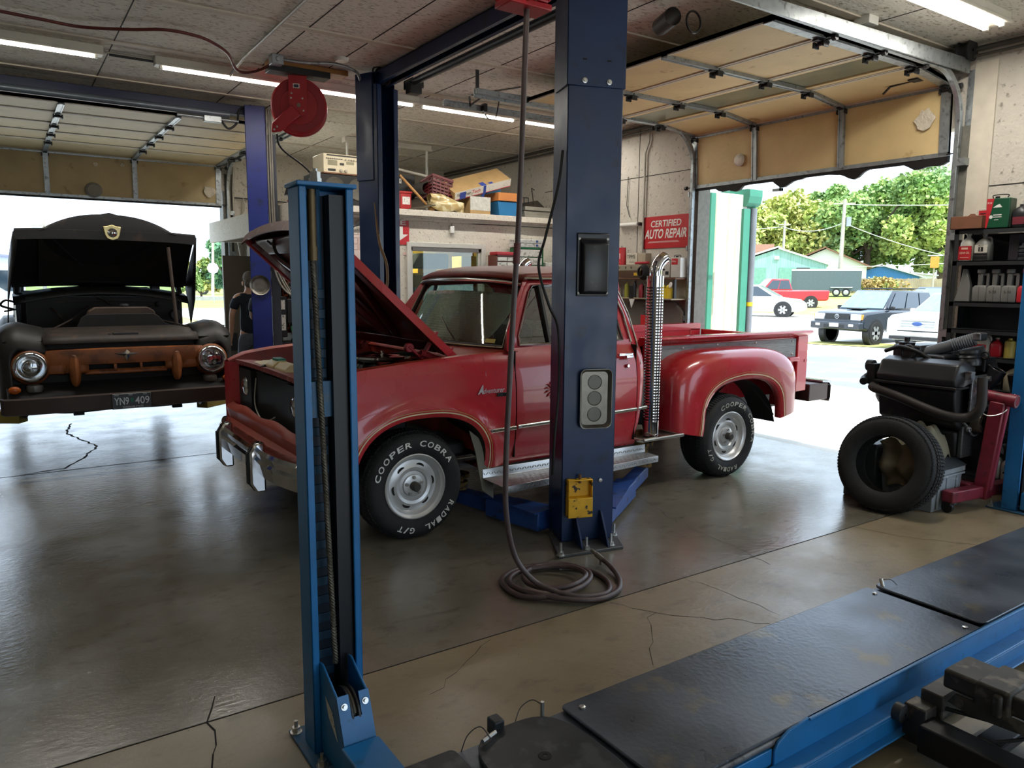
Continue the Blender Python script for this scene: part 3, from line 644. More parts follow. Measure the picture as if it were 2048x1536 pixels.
# --- four-post lift in the foreground
four = wthing('four_post_lift', 'light blue four-post drive-on lift with dark steel runway in the foreground', 'vehicle lift', (3.4, 1.6, 0))
def fpost(x0, y0, w, d, h, flip=1):
    """channel post, open towards the runways (-y side)"""
    t = .008; fl_ = .026
    b = B()
    b.box((x0, y0, .012), (x0+t, y0+d, h)); b.box((x0+w-t, y0, .012), (x0+w, y0+d, h)); b.box((x0, y0+d-t, .012), (x0+w, y0+d, h))
    b.box((x0, y0, .012), (x0+fl_, y0+t, h)); b.box((x0+w-fl_, y0, .012), (x0+w, y0+t, h))
    o = b.done('post', M_sky, four, bevel=.004)
    b = B(); b.box((x0-.008, y0-.012, h), (x0+w+.008, y0+d+.008, h+.014)); b.done('top_plate', M_sky, o, bevel=.003)
    b = B(); b.cyl((x0+.07, y0+.04, h+.014), (x0+.07, y0+.04, h+.03), .02, n=6); b.cyl((x0+.07, y0+.04, h+.03), (x0+.07, y0+.04, h+.05), .017, n=6); b.cyl((x0+.07, y0+.04, h+.05), (x0+.07, y0+.04, h+.06), .008, n=8); b.done('rod_nut', M_nickel, o, smooth=40)
    b = B(); b.box((x0-.03, y0-.09, 0), (x0+w+.03, y0+d+.09, .012)); b.done('base_plate', M_skyin, four, bevel=.003)
    for (ax, ay) in ((x0-.012, y0+d+.06), (x0-.0, y0-.07), (x0+w+.01, y0+d+.06)):
        b = B(); bolt(b, ax, ay, .012, .045, .009); b.done('anchor_bolt', M_nickel, four, smooth=40)
    # lock ladder at the back of the channel, its colour darkened for the shade there
    b = B(); b.box((x0+.028, y0+d-.03, .03), (x0+.105, y0+d-.008, h-.02)); b.done('lock_ladder', mat('ladder_shade_dark', '#0e2233', .5, .2), o)
    b = B(); b.box((x0+.106, y0+.02, .03), (x0+w-.01, y0+d-.008, h-.02)); b.box((x0+.009, y0+.012, .03), (x0+.028, y0+d-.008, h-.02)); b.done('channel_shade_strip', mat('channel_shade_black', '#0b0f16', .45), o)  # near-black strips paint in the shade inside the channel
    n = 23
    b = B()
    for k in range(n): b.box((x0+.03, y0+d-.036, .12+k*.066), (x0+.103, y0+d-.03, .12+k*.066+.032))
    b.done('ladder_rung', mat('ladder_teal', '#163a52', .5, .2, var=.2, scale=20), o, bevel=.002)
    return o
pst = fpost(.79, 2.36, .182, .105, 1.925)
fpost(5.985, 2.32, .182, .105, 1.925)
# cable and threaded end in the near post
b = B(); b.cyl((.845, 2.40, 1.92), (.845, 2.40, 1.70), .013, n=10); b.cyl((.845, 2.40, 1.74), (.845, 2.40, 1.695), .016, n=10); b.done('cable_end', mat('cable_end_brass', '#6d5c41', .5, .6), four, smooth=40)
pts = [(.845+.03*t, 2.40-.03*t, 1.70-1.38*t) for t in lsp(0, 1, 80)]
b = B(); b.tube(pts, .0085, 8)
for ph in range(4):
    b.tube([(p[0]+.007*math.cos(i*.75+ph*math.pi/2), p[1]+.007*math.sin(i*.75+ph*math.pi/2), p[2]) for i, p in enumerate([(.845+.03*t, 2.40-.03*t, 1.70-1.38*t) for t in lsp(0, 1, 260)])], .0035, 5)
b.done('wire_rope', M_rope, four, smooth=60)
b = B(); b.cyl((.88, 2.44, 1.93), (.88, 2.44, 1.2), .008, n=8); b.box((.82, 2.4, 1.18), (.95, 2.45, 1.30)); b.done('lock_rod', M_skyin, four, smooth=40)
# pulley housing at the foot of the post, cross-beam
def housing(x0, x1, yb, s):
    """side plates and sloping nose; s=-1 runs towards -y"""
    prof = [(yb, .02), (yb, .34), (yb+s*.03, .345), (yb+s*.155, .285), (yb+s*.24, .085), (yb+s*.24, .02)]
    o = None
    for (a, c) in ((x0, x0+.008), (x1-.008, x1)):
        b = B(); b.prism(prof, 'x', a, c); q = b.done('housing_plate', M_sky, four, bevel=.003)
        o = o or q
    # nose plate with a slot
    def P(u, v): # u across 0..1, v down the slope 0..1
        y = yb+s*(.155+.085*v); z = .285-.2*v; return (x0+(x1-x0)*u, y, z)
    b = B()
    for (u0, u1, v0, v1) in ((0, .36, 0, .34), (.68, 1, 0, .34), (0, 1, .34, 1)): b.quad(P(u0, v0), P(u1, v0), P(u1, v1), P(u0, v1))
    b.done('housing_nose', M_sky, o, solid=.008)
    for u in (.18, .84):
        b = B(); p = Vector(P(u, .16)); nr = Vector((0, s*.92, .39)); b.lathe(p, nr, [(.017, 0), (.017, .003), (.011, .003), (.011, .012), (.006, .012), (.006, .02), (0, .02)], 12); b.done('nose_bolt', M_nickel, o, smooth=40)
    b = B(); b.lathe(((x0+x1)/2-.014, yb+s*.11, .20), (1, 0, 0), [(.01,0),(.085,0),(.085,.006),(.068,.012),(.068,.018),(.085,.024),(.085,.03),(.01,.03)], 28); b.done('pulley', M_steel_dk, o, smooth=40)
    b = B(); b.tube(arc((yb+s*.11, .20), .073, 20, 160, 12, 'yz', (x0+x1)/2), .007, 8); b.done('wire_rope', M_rope, o, smooth=60)
    b = B(); b.quad((x0-.001, yb+s*.06, .245), (x0-.001, yb+s*.125, .215), (x0-.001, yb+s*.165, .135), (x0-.001, yb+s*.09, .185)); b.done('warning_label', M_label, o, solid=.001)
housing(.815, .925, 2.37, -1)
b = B(); b.box((.80, -.3, .03), (.93, 2.14, .155)); b.done('cross_beam', M_sky, four, bevel=.006)
b = B(); b.box((5.98, -.3, .03), (6.11, 2.3, .155)); b.done('cross_beam', M_sky, four, bevel=.006)
# runway with its plates
YR0, YR1, ZR = 1.365, 1.885, .20
b = B(); b.box((.45, YR0+.03, .165), (6.3, YR1-.01, .185)); b.box((.45, YR1-.03, .06), (6.3, YR1-.02, .18)); o = b.done('runway_deck', M_runway, four)
b = B()
b.box((.45, YR0-.002, .045), (1.93, YR0+.01, .168))
prof = [(1.93, .05), (1.93, .165), (1.95, .19), (2.0, .212), (2.1, .222), (6.3, .222), (6.3, .05)]
b.prism(prof, 'y', YR0-.012, YR0-.002); b.box((2.1, YR0-.02, .214), (6.3, YR0-.002, .222))
b.box((1.2, YR0-.07, .112), (6.3, YR0-.01, .12)); b.box((1.2, YR0-.07, .05), (6.3, YR0-.062, .112)); b.box((1.2, YR0-.10, .05), (6.3, YR0-.062, .056))
b.done('side_rail', M_sky, four, bevel=.003)
def rplate(name, x0, x1, y0, y1, z, m, par, r=.02):
    pts = []
    for cx, cy, a0 in ((x1-r, y1-r, 0), (x0+r, y1-r, 90), (x0+r, y0+r, 180), (x1-r, y0+r, 270)):
        for i in range(5): a = R(a0+22.5*i); pts.append((cx+r*math.cos(a), cy+r*math.sin(a)))
    b = B(); b.prism(pts, 'z', z, z+.013); return b.done(name, m, par, bevel=.005)
rplate('runway_plate', .45, 1.066, YR0+.01, YR1, ZR-.013, M_turn, four)
rplate('slip_plate', 1.482, 3.325, YR0+.005, YR1, ZR-.008, M_runway, four)
rplate('slip_plate', 3.362, 5.75, YR0+.015, YR1-.01, ZR-.004, M_runway, four, .035)
b = B(); b.cyl((1.50, YR0+.012, .18), (3.32, YR0+.012, .18), .012, n=10); b.done('plate_edge', M_bare, four, smooth=40)
for (x, y) in ((1.535, 1.83), (3.275, 1.815), (3.26, 1.41)):
    b = B(); b.lathe((x, y, ZR+.004), (0, 0, 1), [(.012,0),(.012,.007),(.006,.009),(0,.009)], 6); b.done('plate_bolt', M_nickel, four)
# turn plate resting in its pocket
tp = thing('turn_plate', 'black round-edged wheel alignment turn plate with lock pins on the runway', 'turn plate', (1.275, 1.64, .187))
b = B(); n = 40; poly = []
for i in range(n):
    a = 2*math.pi*i/n; rx = .19; q = (abs(math.cos(a))**3.2+abs(math.sin(a))**3.2)**(-1/3.2); poly.append((rx*.95*q*math.cos(a), .25*q*math.sin(a)))
b.prism(poly, 'z', .004, .018); b.done('disc', M_turn, tp, bevel=.003)
b = B(); b.lathe((0, .05, .018), (0, 0, 1), [(.022,0),(.02,.002),(.008,.002),(.006,-.004),(0,-.004)], 20); b.done('centre_hole', M_dark, tp, smooth=40)
for (x, y, rot) in ((.125, .235, 0), (-.10, .20, 1)):
    b = B()
    if rot: b.cyl((x-.03, y+.0, .03), (x+.03, y+.02, .03), .007, n=8)
    else: b.cyl((x, y, .0), (x, y, .062), .007, n=8)
    o = b.done('lock_pin', M_nickel, tp, smooth=40)
    b = B(); b.tube(spline([(x, y, .05-.02*rot), (x-.02, y+.03, .06), (x-.06, y+.04, .04), (x-.09, y+.03, 0)], 6), .0018, 5); b.done('pin_tether', M_steel_dk, o)
b = B(); b.box((-.06, .24, -.01), (-.02, .29, .045)); b.done('stop_block', M_turn, tp, bevel=.006)
b = B(); b.cyl((3.385, 1.84, .205), (3.40, 1.86, .235), .009, n=10); o = b.done('lock_pin', M_nickel, four, smooth=40)
b = B(); b.tube(spline([(3.40, 1.86, .23), (3.43, 1.83, .235), (3.44, 1.8, .215)], 6), .0015, 5); b.done('pin_tether', M_steel_dk, o)
# rolling bridge jack between the runways
jk = wthing('rolling_bridge_jack', 'grimy dark steel rolling bridge jack hung beside the light blue runway rail', 'jack', (2.75, .8, .05))
M_jack = mat('grimy_jack_steel', '#3e3b36', .55, .5, var=.3, scale=9, col2='#6a6256', c2lo=.55, c2hi=.68)
b = B(); b.box((2.64, .2, .235), (2.815, 1.2, .305)); b.done('slide_beam', M_jack, jk, bevel=.012)
b = B(); b.box((2.625, .98, .225), (2.83, 1.09, .315)); b.box((2.61, 1.0, .22), (2.845, 1.03, .30)); b.done('beam_sleeve', M_jack, jk, bevel=.01)
b = B(); b.prism([(.9, .235), (1.15, .235), (1.17, .20), (1.1, .185), (.9, .2)], 'x', 2.625, 2.64); b.lathe((2.624, 1.13, .215), (-1, 0, 0), [(.014, 0), (.014, .008), (0, .008)], 12); b.done('side_bracket', M_jack, jk, smooth=40)
b = B(); b.box((2.55, 1.20, .03), (2.63, 1.28, .17)); b.box((2.62, 1.18, .12), (2.85, 1.26, .21)); b.done('end_block', M_jack, jk, bevel=.006)
for x in (2.53, 2.86):
    b = B(); b.lathe((x, 1.295, .135), (0, -1, 0), [(.005,0),(.033,0),(.033,.03),(.02,.035),(.005,.035)], 20); b.done('roller', M_steel_dk, jk, smooth=40)
b = B(); b.box((2.50, .2, .04), (2.60, 1.2, .14)); b.box((2.86, .2, .06), (2.96, 1.2, .15)); b.box((2.6, .98, .1), (2.86, 1.06, .14)); b.done('lower_frame', mat('jack_frame_black', '#1c1b1b', .45, .4, var=.2, scale=10), jk, bevel=.006)
b = B(); b.tube(spline([(2.63, 1.22, .16), (2.68, 1.05, .17), (2.73, .8, .19), (2.76, .55, .17), (2.74, .4, .2)], 8), .008, 8); b.tube(spline([(2.6, 1.0, .15), (2.68, .85, .2), (2.66, .6, .16), (2.72, .4, .17)], 8), .006, 8); b.done('air_line', M_rubber, jk, smooth=60)

# --- lift of the old dark truck
old = wthing('overhead_lift', 'royal blue two-post lift with overhead beam, holding up the old black truck', 'vehicle lift', (2.35, 8.55, 0))
def oldpost(xs, sgn):
    w = .21; T = Matrix.Translation((xs, 8.45, 0)) @ Matrix.Rotation(R(-16*sgn), 4, 'Z')
    b = B(); x0, x1 = (0, w) if sgn > 0 else (-w, 0)
    b.box((x0, 0, .02), (x1, .014, 3.47), T); b.box((x0, 0, .02), (x0+.012, .26, 3.47), T); b.box((x1-.012, 0, .02), (x1, .07, 3.47), T); b.box((x0, .25, .02), (x1, .26, 3.47), T)
    b.done('column', M_royal, old, bevel=.006)
    b = B(); b.box((x1+.005, .12, .02), (x1+.10, .25, 3.2), T); b.done('cable_channel', mat('channel_grey', '#3a3d44', .5, .3), old, bevel=.004)
    b = B(); b.box((x0-.08, -.1, 0), (x1+.08, .4, .02), T); b.done('base_plate', M_greyplate, old, bevel=.003)
    b = B(); b.box((x0-.05, .05, .33), (x0-.002, .3, .85), T); b.done('carriage', M_royal, old, bevel=.008)
oldpost(2.275, 1); oldpost(-.72, -1)
b = B(); b.box((-.92, 8.52, 3.38), (2.47, 8.66, 3.47)); b.done('overhead_beam', mat('beam_dark_blue', '#101a38', .45, .2, var=.15), old, bevel=.004)
b = B(); b.cyl((-.6, 8.38, 3.33), (2.1, 8.38, 3.33), .035, n=16); b.done('shutoff_bar', mat('shutoff_bar_blue_grey', '#4c535b', .35, .3), old, smooth=40)
b = B(); b.box((1.85, 8.36, 3.24), (2.02, 8.42, 3.30)); b.cyl((1.6, 8.40, 3.28), (2.2, 8.40, 3.28), .012, n=8); b.done('switch_box', M_galv, old, bevel=.004)
b = B(); b.tube(spline([(2.02, 8.39, 3.27), (2.1, 8.42, 3.2), (2.2, 8.46, 3.28), (2.24, 8.5, 3.42), (2.36, 8.5, 3.48)], 8), .012, 8); b.done('switch_cable', M_rubber, old, smooth=60)
b = B()
for k, dx in enumerate((.0, .028, .05)): b.tube(spline([(2.50+dx, 8.44, 3.45), (2.50+dx, 8.44, 2.6), (2.51+dx, 8.43, 2.0), (2.53+dx, 8.42, 1.75), (2.62+dx*2, 8.36, 1.52-.04*k), (2.80, 8.2, 1.40-.05*k)], 8), .011, 8)
b.done('hydraulic_hose', mat('grey_hose', '#6f6b62', .5), old, smooth=60)
for (x0, y0, x1, y1) in ((2.24, 8.5, 1.62, 8.0), (2.24, 8.7, 1.5, 9.9), (-.68, 8.5, .1, 8.0), (-.68, 8.7, .2, 9.9)):
    b = B(); b.beam((x0, y0, .40), (x1, y1, .40), .13, .11); b.done('swing_arm', mat('arm_yellowed', '#8d7a35', .6, var=.2, scale=8), old, bevel=.006)
    b = B(); b.cyl((x1, y1, .44), (x1, y1, .50), .06, n=16); b.cyl((x1, y1, .50), (x1, y1, .60), .035, n=12); b.done('lift_pad', M_rubber, old, smooth=40)
# round magnetic bowl on that column
bw = thing('magnetic_bowl', 'round steel magnetic parts bowl stuck on the royal blue post', 'parts bowl', (2.365, 8.423, 1.58), None, -16)
b = B(); b.lathe((0, 0, 0), (0, -1, 0), [(0,0),(.075,0),(.1,.03),(.108,.034),(.108,.03),(.102,.024),(.08,.006),(.07,.004),(.05,.004),(.05,.008),(.046,.008),(0,.008)], 32); b.done('bowl', M_tray, bw, smooth=50)
# ================================================================ red pickup
M_red = mat('truck_red_paint', '#b12730', .28, var=.06, scale=2.5, col2='#ab3a31', c2lo=.5, c2hi=.75, coat=.5, rvar=.06)
M_redold = mat('truck_red_faded', '#a33a26', .45, var=.1, scale=4, col2='#7d2a20', c2lo=.55, c2hi=.7)
M_roof = mat('roof_faded_red', '#8a4232', .5, var=.1, scale=4, col2='#6d3327', c2lo=.5, c2hi=.7)
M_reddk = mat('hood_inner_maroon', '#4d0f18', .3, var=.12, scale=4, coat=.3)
M_hinge = mat('hood_hinge_red', '#8f1f2b', .45, var=.1)
M_primer = mat('valance_orange_red', '#a8432f', .5, var=.12, scale=6)
M_stripe = mat('cream_pinstripe', '#d8c9a0', .5)
M_gold = mat('gold_pinstripe', '#b99a58', .5)
M_tire = mat('tyre_rubber', '#191a1b', .75, var=.2, scale=25, bump=.15, bscale=120)
M_rim = mat('rim_silver', '#d2d3d3', .35, .5, var=.06, scale=10)
M_letter = mat('tyre_letter_white', '#d9d9d4', .6)
M_letter2 = mat('tyre_letter_outline', '#a7a69c', .6)
M_diamond = mat('aluminium_tread', '#b9babb', .35, .8, var=.1, scale=12)
M_wood = mat('weathered_bed_wood', '#84898a', .7, var=.16, scale=7, col2='#6b6b66', c2lo=.5, c2hi=.7, stretch=(1, 1, 14), bump=.3, bscale=40)
M_seat = mat('black_vinyl_seat', '#161617', .5)
M_bay = mat('engine_bay_black', '#0f0f10', .6, var=.3, scale=10)
M_tank = mat('washer_tank_cream', '#cdb987', .45, var=.08)
M_wind = glass('windshield_green_glass', '#dff3e8', .03)
M_sideglass = glass('side_glass', '#c6d2cc', .05)
M_gasket = mat('window_rubber', '#1d1a17', .6)
M_stain = mat('stainless_trim', '#c9c7bd', .22, .9, var=.06)

tk = wthing('pickup_truck', 'red stepside pickup truck with its hood up and tall chrome exhaust stack', 'truck', (3.7, 5.15, 0))
YC = 5.15
def mir(y): return 2*YC-y
def side(fn, near_only=False):
    """build a part for the near side and mirrored for the far side"""
    for s in ((1,) if near_only else (1, -1)): fn(s, (lambda y: y) if s == 1 else mir)
top_f = interp([(1.40, 1.015), (1.55, 1.07), (1.75, 1.10), (2.1, 1.13), (2.48, 1.153), (2.85, 1.165)])
def archf(x):
    u = (x-2.155)/.462
    return .40+.385*(max(0, 1-abs(u)**2.5))**(1/2.5)
def bot_f(x):
    if x < 1.693: return .50-.08*min(1, max(0, (x-1.40)/.29))
    if x <= 2.617: return archf(x)
    return .39
yprof = interp([(.35, .075), (.45, .04), (.58, .012), (.75, 0), (.92, .004), (1.05, .022), (1.12, .045), (1.17, .085)])
def ypos(x, z, fl=True):
    y = 4.15+yprof(z)
    if x < 1.62: y += .10*((1.62-x)/.22)**2
    if fl:
        d = math.hypot((x-2.155)/1.15, max(0, z-.40)*1.05)
        y -= .03*math.exp(-((d-.46)/.06)**2)
    return y
xs_f = sorted(set([round(q, 4) for q in lsp(1.40, 1.69, 8)+lsp(1.6935, 1.74, 5)+lsp(1.74, 2.57, 30)+lsp(2.57, 2.6165, 5)+[2.6172]+lsp(2.62, 2.845, 6)]))
def front_fender(s, f):
    b = B()
    b.strip(xs_f, top_f, bot_f, lambda x, z: (x, f(ypos(x, z)), z), 22)
    o = b.done('front_fender', M_red, tk, smooth=60)
    b = B()     # top surface rolling into the engine bay
    b.loft([[Vector((x, f(ypos(x, top_f(x))), top_f(x))), Vector((x, f(ypos(x, top_f(x))+.03), top_f(x)+.006)), Vector((x, f(4.31), top_f(x)-.004)), Vector((x, f(4.32), top_f(x)-.04)), Vector((x, f(4.335), .80))] for x in lsp(1.42, 2.72, 20)], False, False)
    b.done('fender_top', M_redold, o, smooth=50)
    b = B()     # arch lip and wheel house
    xa = [2.155+.461*math.sin(R(a)) for a in lsp(-90, 90, 36)]
    b.loft([[Vector((x, f(ypos(x, archf(x))), archf(x))), Vector((x, f(4.19), archf(x)-.012)), Vector((x, f(4.24), archf(x)-.005)), Vector((x, f(4.62), archf(x)+.05))] for x in xa], False, False)
    b.done('wheel_house', M_bay, o, smooth=60)
    for off, w_, mm in ((.030, .008, M_stripe), (.045, .004, M_gold)):
        b = B(); pts = []
        for a in lsp(-100, 96, 60):
            ca, sa = math.sin(R(a)), math.cos(R(a))
            u = math.copysign(abs(ca)**.8, ca); v = math.copysign(abs(sa)**.8, sa)
            x = 2.155+(.462+off)*u; z = .40+(.385+off)*v
            if z < .42-.03 and x < 2: continue
            pts.append((x, z))
        ring = []
        for (x, z), (x2, z2) in zip(pts, pts[1:]+[(2*pts[-1][0]-pts[-2][0], 2*pts[-1][1]-pts[-2][1])]):
            t = Vector((x2-x, z2-z)).normalized(); nx, nz = -t.y*w_/2, t.x*w_/2
            ring.append([Vector((x+nx, f(ypos(x, z)-.002), z+nz)), Vector((x-nx, f(ypos(x, z)-.002), z-nz))])
        b.loft(ring, False, False); b.done('pinstripe', mm, o)
    b = B()     # front edge closing to the headlight panel
    b.loft([[Vector((1.40, f(ypos(1.40, z)), z)), Vector((1.40+.02, f(4.36), z)), Vector((1.47, f(4.42), z))] for z in lsp(.50, 1.015, 10)], False, False)
    b.done('fender_nose', M_red, o, smooth=60)
    b = B(); b.lathe((1.50, f(4.58), .85), (-1, 0, 0), [(0, .05), (.05, .045), (.085, .02), (.09, 0), (.10, 0), (.10, .015), (.088, .022)], 24); b.done('headlight', glass('lamp_glass', '#e8eef0', .2), tk, smooth=60)
    b = B(); b.lathe((1.515, f(4.58), .85), (-1, 0, 0), [(0, 0), (.07, .01), (.088, .03)], 24); b.done('headlight_reflector', M_chrome, tk, smooth=60)
    b = B(); b.prism([(2.50, .66), (2.575, .60), (2.69, .31), (2.69, .17), (2.60, .24), (2.55, .5)], 'y', f(4.19), f(4.20)); b.done('splash_flap', mat('flap_grey', '#7c786b', .7, var=.12), tk)
side(front_fender)
# door and cab side ---------------------------------------------------------
def cab_side(s, f):
    # door lower skin
    b = B(); td = interp([(2.85, 1.165), (4.0, 1.19)])
    xs = lsp(2.853, 3.955, 16)
    b.strip(xs, lambda x: td(x)+.02, lambda x: .435, lambda x, z: (x+(.03*max(0, (z-.9))/.3 if x > 3.9 else 0)*0, f(ypos(x, z, False)), z), 16)
    door = b.done('door', M_red, tk, smooth=60)
    # door window frame: outline ring of the opening and the glass
    out = [(2.853, 1.185), (2.86, 1.30), (3.06, 1.60), (3.10, 1.645), (3.74, 1.665), (3.86, 1.60), (3.93, 1.40), (3.955, 1.185)]
    inn = [(2.925, 1.205), (2.935, 1.26), (3.095, 1.565), (3.13, 1.605), (3.70, 1.625), (3.79, 1.57), (3.855, 1.39), (3.875, 1.205)]
    gy = lambda z: 4.235+(z-1.185)*.36
    gxy = lambda p: Vector((p[0], f(gy(p[1])), p[1]))
    def loopv(lp, n=4):
        return lp
    b = B(); n = len(out)
    vs = [gxy(p) for p in out]+[gxy(p) for p in inn]
    b.add(vs, [(i, (i+1) % n, n+(i+1) % n, n+i) for i in range(n)])
    b.done('window_frame', M_red, door, solid=.03, offset=1 if s == 1 else -1, smooth=40, bevel=.006)
    b = B(); c = [Vector((p[0], f(gy(p[1])+.012), p[1])) for p in inn]; b.quad(*c); b.done('window_glass', M_sideglass, door)
    b = B(); b.tube([gxy(p)+Vector((0, f(0)-f(.006), 0))*1 for p in inn], .009, 6, closed=True); b.done('window_seal', M_chrome, door, smooth=60)
    b = B(); b.beam((3.19, f(4.245), 1.205), (3.19, f(4.385), 1.61), .03, .02, (1, 0, 0)); b.done('vent_divider', M_gasket, door)
    b = B(); b.box((3.76, f(4.140), 1.092), (3.90, f(4.165), 1.112)); b.box((3.83, f(4.135), 1.075), (3.90, f(4.16), 1.095)); b.cyl((3.86, f(4.145), 1.015), (3.86, f(4.165), 1.015), .014, n=12); b.done('door_handle', M_chrome, door, bevel=.004)
    # B-pillar / cab corner
    b = B(); xr = interp([(.40, 3.995), (.6, 4.03), (1.0, 4.065), (1.2, 4.055), (1.45, 3.985), (1.68, 3.90)])
    zz = lsp(.41, 1.18, 14)
    b.loft([[Vector((3.962, f(ypos(3.9, z, False)), z)), Vector((xr(z)-.03, f(ypos(3.9, z, False)+.004), z)), Vector((xr(z), f(ypos(3.9, z, False)+.035), z)), Vector((xr(z)+.02, f(4.40), z)), Vector((xr(z)+.03, f(5.15), z))] for z in zz], False, False)
    zz = lsp(1.18, 1.67, 12); xi = interp([(1.18, 3.958), (1.4, 3.935), (1.6, 3.865), (1.67, 3.79)])
    b.loft([[Vector((xi(z), f(gy(z)-.004), z)), Vector((xr(z)-.02, f(gy(z)+.004), z)), Vector((xr(z)+.01, f(gy(z)+.035), z)), Vector((xr(z)+.03, f(gy(z)+.12), z))] for z in zz], False, False)
    b.done('cab_corner', M_red, tk, smooth=60)
    b = B(); b.tube([(xi(z)-.006, f(gy(z)-.012), z) for z in lsp(1.19, 1.65, 14)], .008, 6); b.tube([(xi(z)+.055, f(gy(z)-.004), z) for z in lsp(1.02, 1.62, 14)], .006, 6); b.done('drip_trim', M_stain, tk, smooth=60)
    # A-pillar
    b = B(); b.loft([[Vector((2.848, f(4.19), 1.17)), Vector((2.80, f(4.20), 1.17)), Vector((2.86, f(4.33), 1.17))], [Vector((2.862, f(4.255), 1.30)), Vector((2.84, f(4.26), 1.30)), Vector((2.90, f(4.36), 1.30))],
                      [Vector((3.06, f(4.375), 1.605)), Vector((3.035, f(4.375), 1.605)), Vector((3.075, f(4.45), 1.605))], [Vector((3.12, f(4.40), 1.66)), Vector((3.07, f(4.40), 1.66)), Vector((3.10, f(4.5), 1.66))]], True, True)
    b.done('windshield_pillar', M_red, tk, smooth=50)
    # rocker
    b = B(); b.loft([[Vector((x, f(4.192), .437)), Vector((x, f(4.20), .40)), Vector((x, f(4.25), .375)), Vector((x, f(4.5), .375))] for x in lsp(2.62, 3.99, 8)], False, False); b.done('rocker_panel', M_red, tk, smooth=60)
    # bright side moulding, with dark inlay
    for (x0, x1, z0, z1) in ((2.635, 2.843, .647, .652), (2.858, 3.95, .656, .682), (3.968, 4.055, .684, .688)):
        b = B()
        def P(x, u, yy): return (x, f(4.146-yy), z0+(z1-z0)*(x-x0)/(x1-x0)+u)
        pr = [(-.014, 0), (-.013, .006), (-.008, .010), (.008, .010), (.013, .006), (.014, 0)]
        b.loft([[Vector(P(x, u, yy)) for u, yy in pr] for x in lsp(x0, x1, 4)], False, False); o = b.done('side_moulding', M_stain, tk, smooth=50)
        b = B(); b.loft([[Vector(P(x, -.006, .0112)), Vector(P(x, .006, .0112))] for x in lsp(x0+.03, x1, 3)], False, False); b.done('moulding_inlay', mat('moulding_inlay_olive', '#5b5238', .5), o)
side(cab_side)
b = B(); b.box((2.8465, 4.17, .44), (2.8515, 4.25, 1.17)); b.box((3.9565, 4.17, .44), (3.9605, 4.25, 1.17)); b.done('door_gap', M_dark, tk)
# roof
def roof_pt(u, v):   # u front->rear, v near->far
    y = 4.39+(mir(4.39)-4.39)*v; k = 1-(2*v-1)**2; e = abs(2*v-1)
    xf = 3.06-.13*k; xb = 3.93; x = xf+(xb-xf)*u
    crown = .075*(1-abs(2*v-1)**3.2)
    z = 1.655+crown*(1-.55*abs(2*u-1)**3)+.0
    if u < .06: z -= .02*(1-u/.06)
    return (x, y, z)
b = B(); b.grid(roof_pt, 24, 30); b.done('roof', M_roof, tk, smooth=60, solid=.03)
b = B(); b.tube([Vector(roof_pt(0, v))+Vector((-.012, 0, -.02)) for v in lsp(0, 1, 24)], .014, 6); b.tube([Vector((x, 4.375, 1.658)) for x in lsp(3.06, 3.9, 8)], .010, 6); b.tube([Vector((x, mir(4.375), 1.658)) for x in lsp(3.06, 3.9, 8)], .010, 6)
b.done('drip_rail', M_stain, tk, smooth=60)
b = B(); b.grid(lambda u, v: (3.93+.10*u, 4.40+1.5*v, 1.66-.48*u), 4, 8); b.done('cab_rear_wall', M_red, tk, solid=.03)
# windshield
def ws(u, v, off=0.0):   # u near->far, v bottom->top
    k = 1-(2*u-1)**2
    p0 = Vector((2.875-.115*k, 4.34+(mir(4.34)-4.34)*u, 1.178-.004*k)); p1 = Vector((3.075-.105*k, 4.44+(mir(4.44)-4.44)*u, 1.615+.03*k))
    p = p0.lerp(p1, v); return p+Vector((off*.9, 0, off*-.4))
b = B(); b.grid(lambda u, v: ws(u, v), 24, 8); wsh = b.done('windshield', M_wind, tk, smooth=180)
edge = [ws(u, 0, -.004) for u in lsp(0, 1, 24)]+[ws(1, v, -.004) for v in lsp(.1, .9, 6)]+[ws(u, 1, -.004) for u in lsp(1, 0, 24)]+[ws(0, v, -.004) for v in lsp(.9, .1, 6)]
b = B(); b.tube(edge, .020, 6, closed=True); b.done('windshield_gasket', M_gasket, wsh, smooth=60)
b = B(); b.tube([p+Vector((-.016, 0, .0)) for p in edge], .006, 6, closed=True); b.done('windshield_trim', mat('aged_trim', '#8c8263', .4, .5), wsh, smooth=60)
b = B(); x = .86
for ch in 'direct \u2605 connection':
    if ch == ' ': x -= .012; continue
    if ch == '\u2605':
        p = ws(x, .79, -.006); up = (ws(x, .95)-ws(x, .85)).normalized(); rt = (ws(x-.02, .9)-ws(x+.02, .9)).normalized(); pts = []
        for k in range(10):
            r = .022 if k % 2 == 0 else .009; a = math.pi/2+k*math.pi/5; pts.append(p+rt*(r*math.cos(a))+up*(r*math.sin(a)))
        b.quad(*pts); x -= .03; continue
    p = ws(x, .77, -.006); up = (ws(x, .95)-ws(x, .85)).normalized(); rt = (ws(x-.02, .88)-ws(x+.02, .88)).normalized()
    vs, fs, a0, a1 = glyph(ch, .012); b.text(ch, p, rt, up, .043, shear=.25, off=.012); x -= ((a1-a0)*.0615+.008)/1.55
b.done('windshield_lettering', mat('decal_white', '#dcdcd4', .6), wsh)
b = B(); p = ws(.06, .06, -.004); q = ws(.12, .06, -.004); up = (ws(.09, .12)-ws(.09, .06)).normalized()*.03; b.quad(p, q, q+up, p+up); b.done('inspection_sticker', mat('sticker_yellow', '#b9b04a', .6), wsh)
for (u0, u1) in ((.28, .60),):
    b = B(); b.tube([ws(.30, .02, -.02), ws(.40, .20, -.02), ws(.50, .38, -.02)], .005, 6); b.done('wiper', M_chrome, wsh)
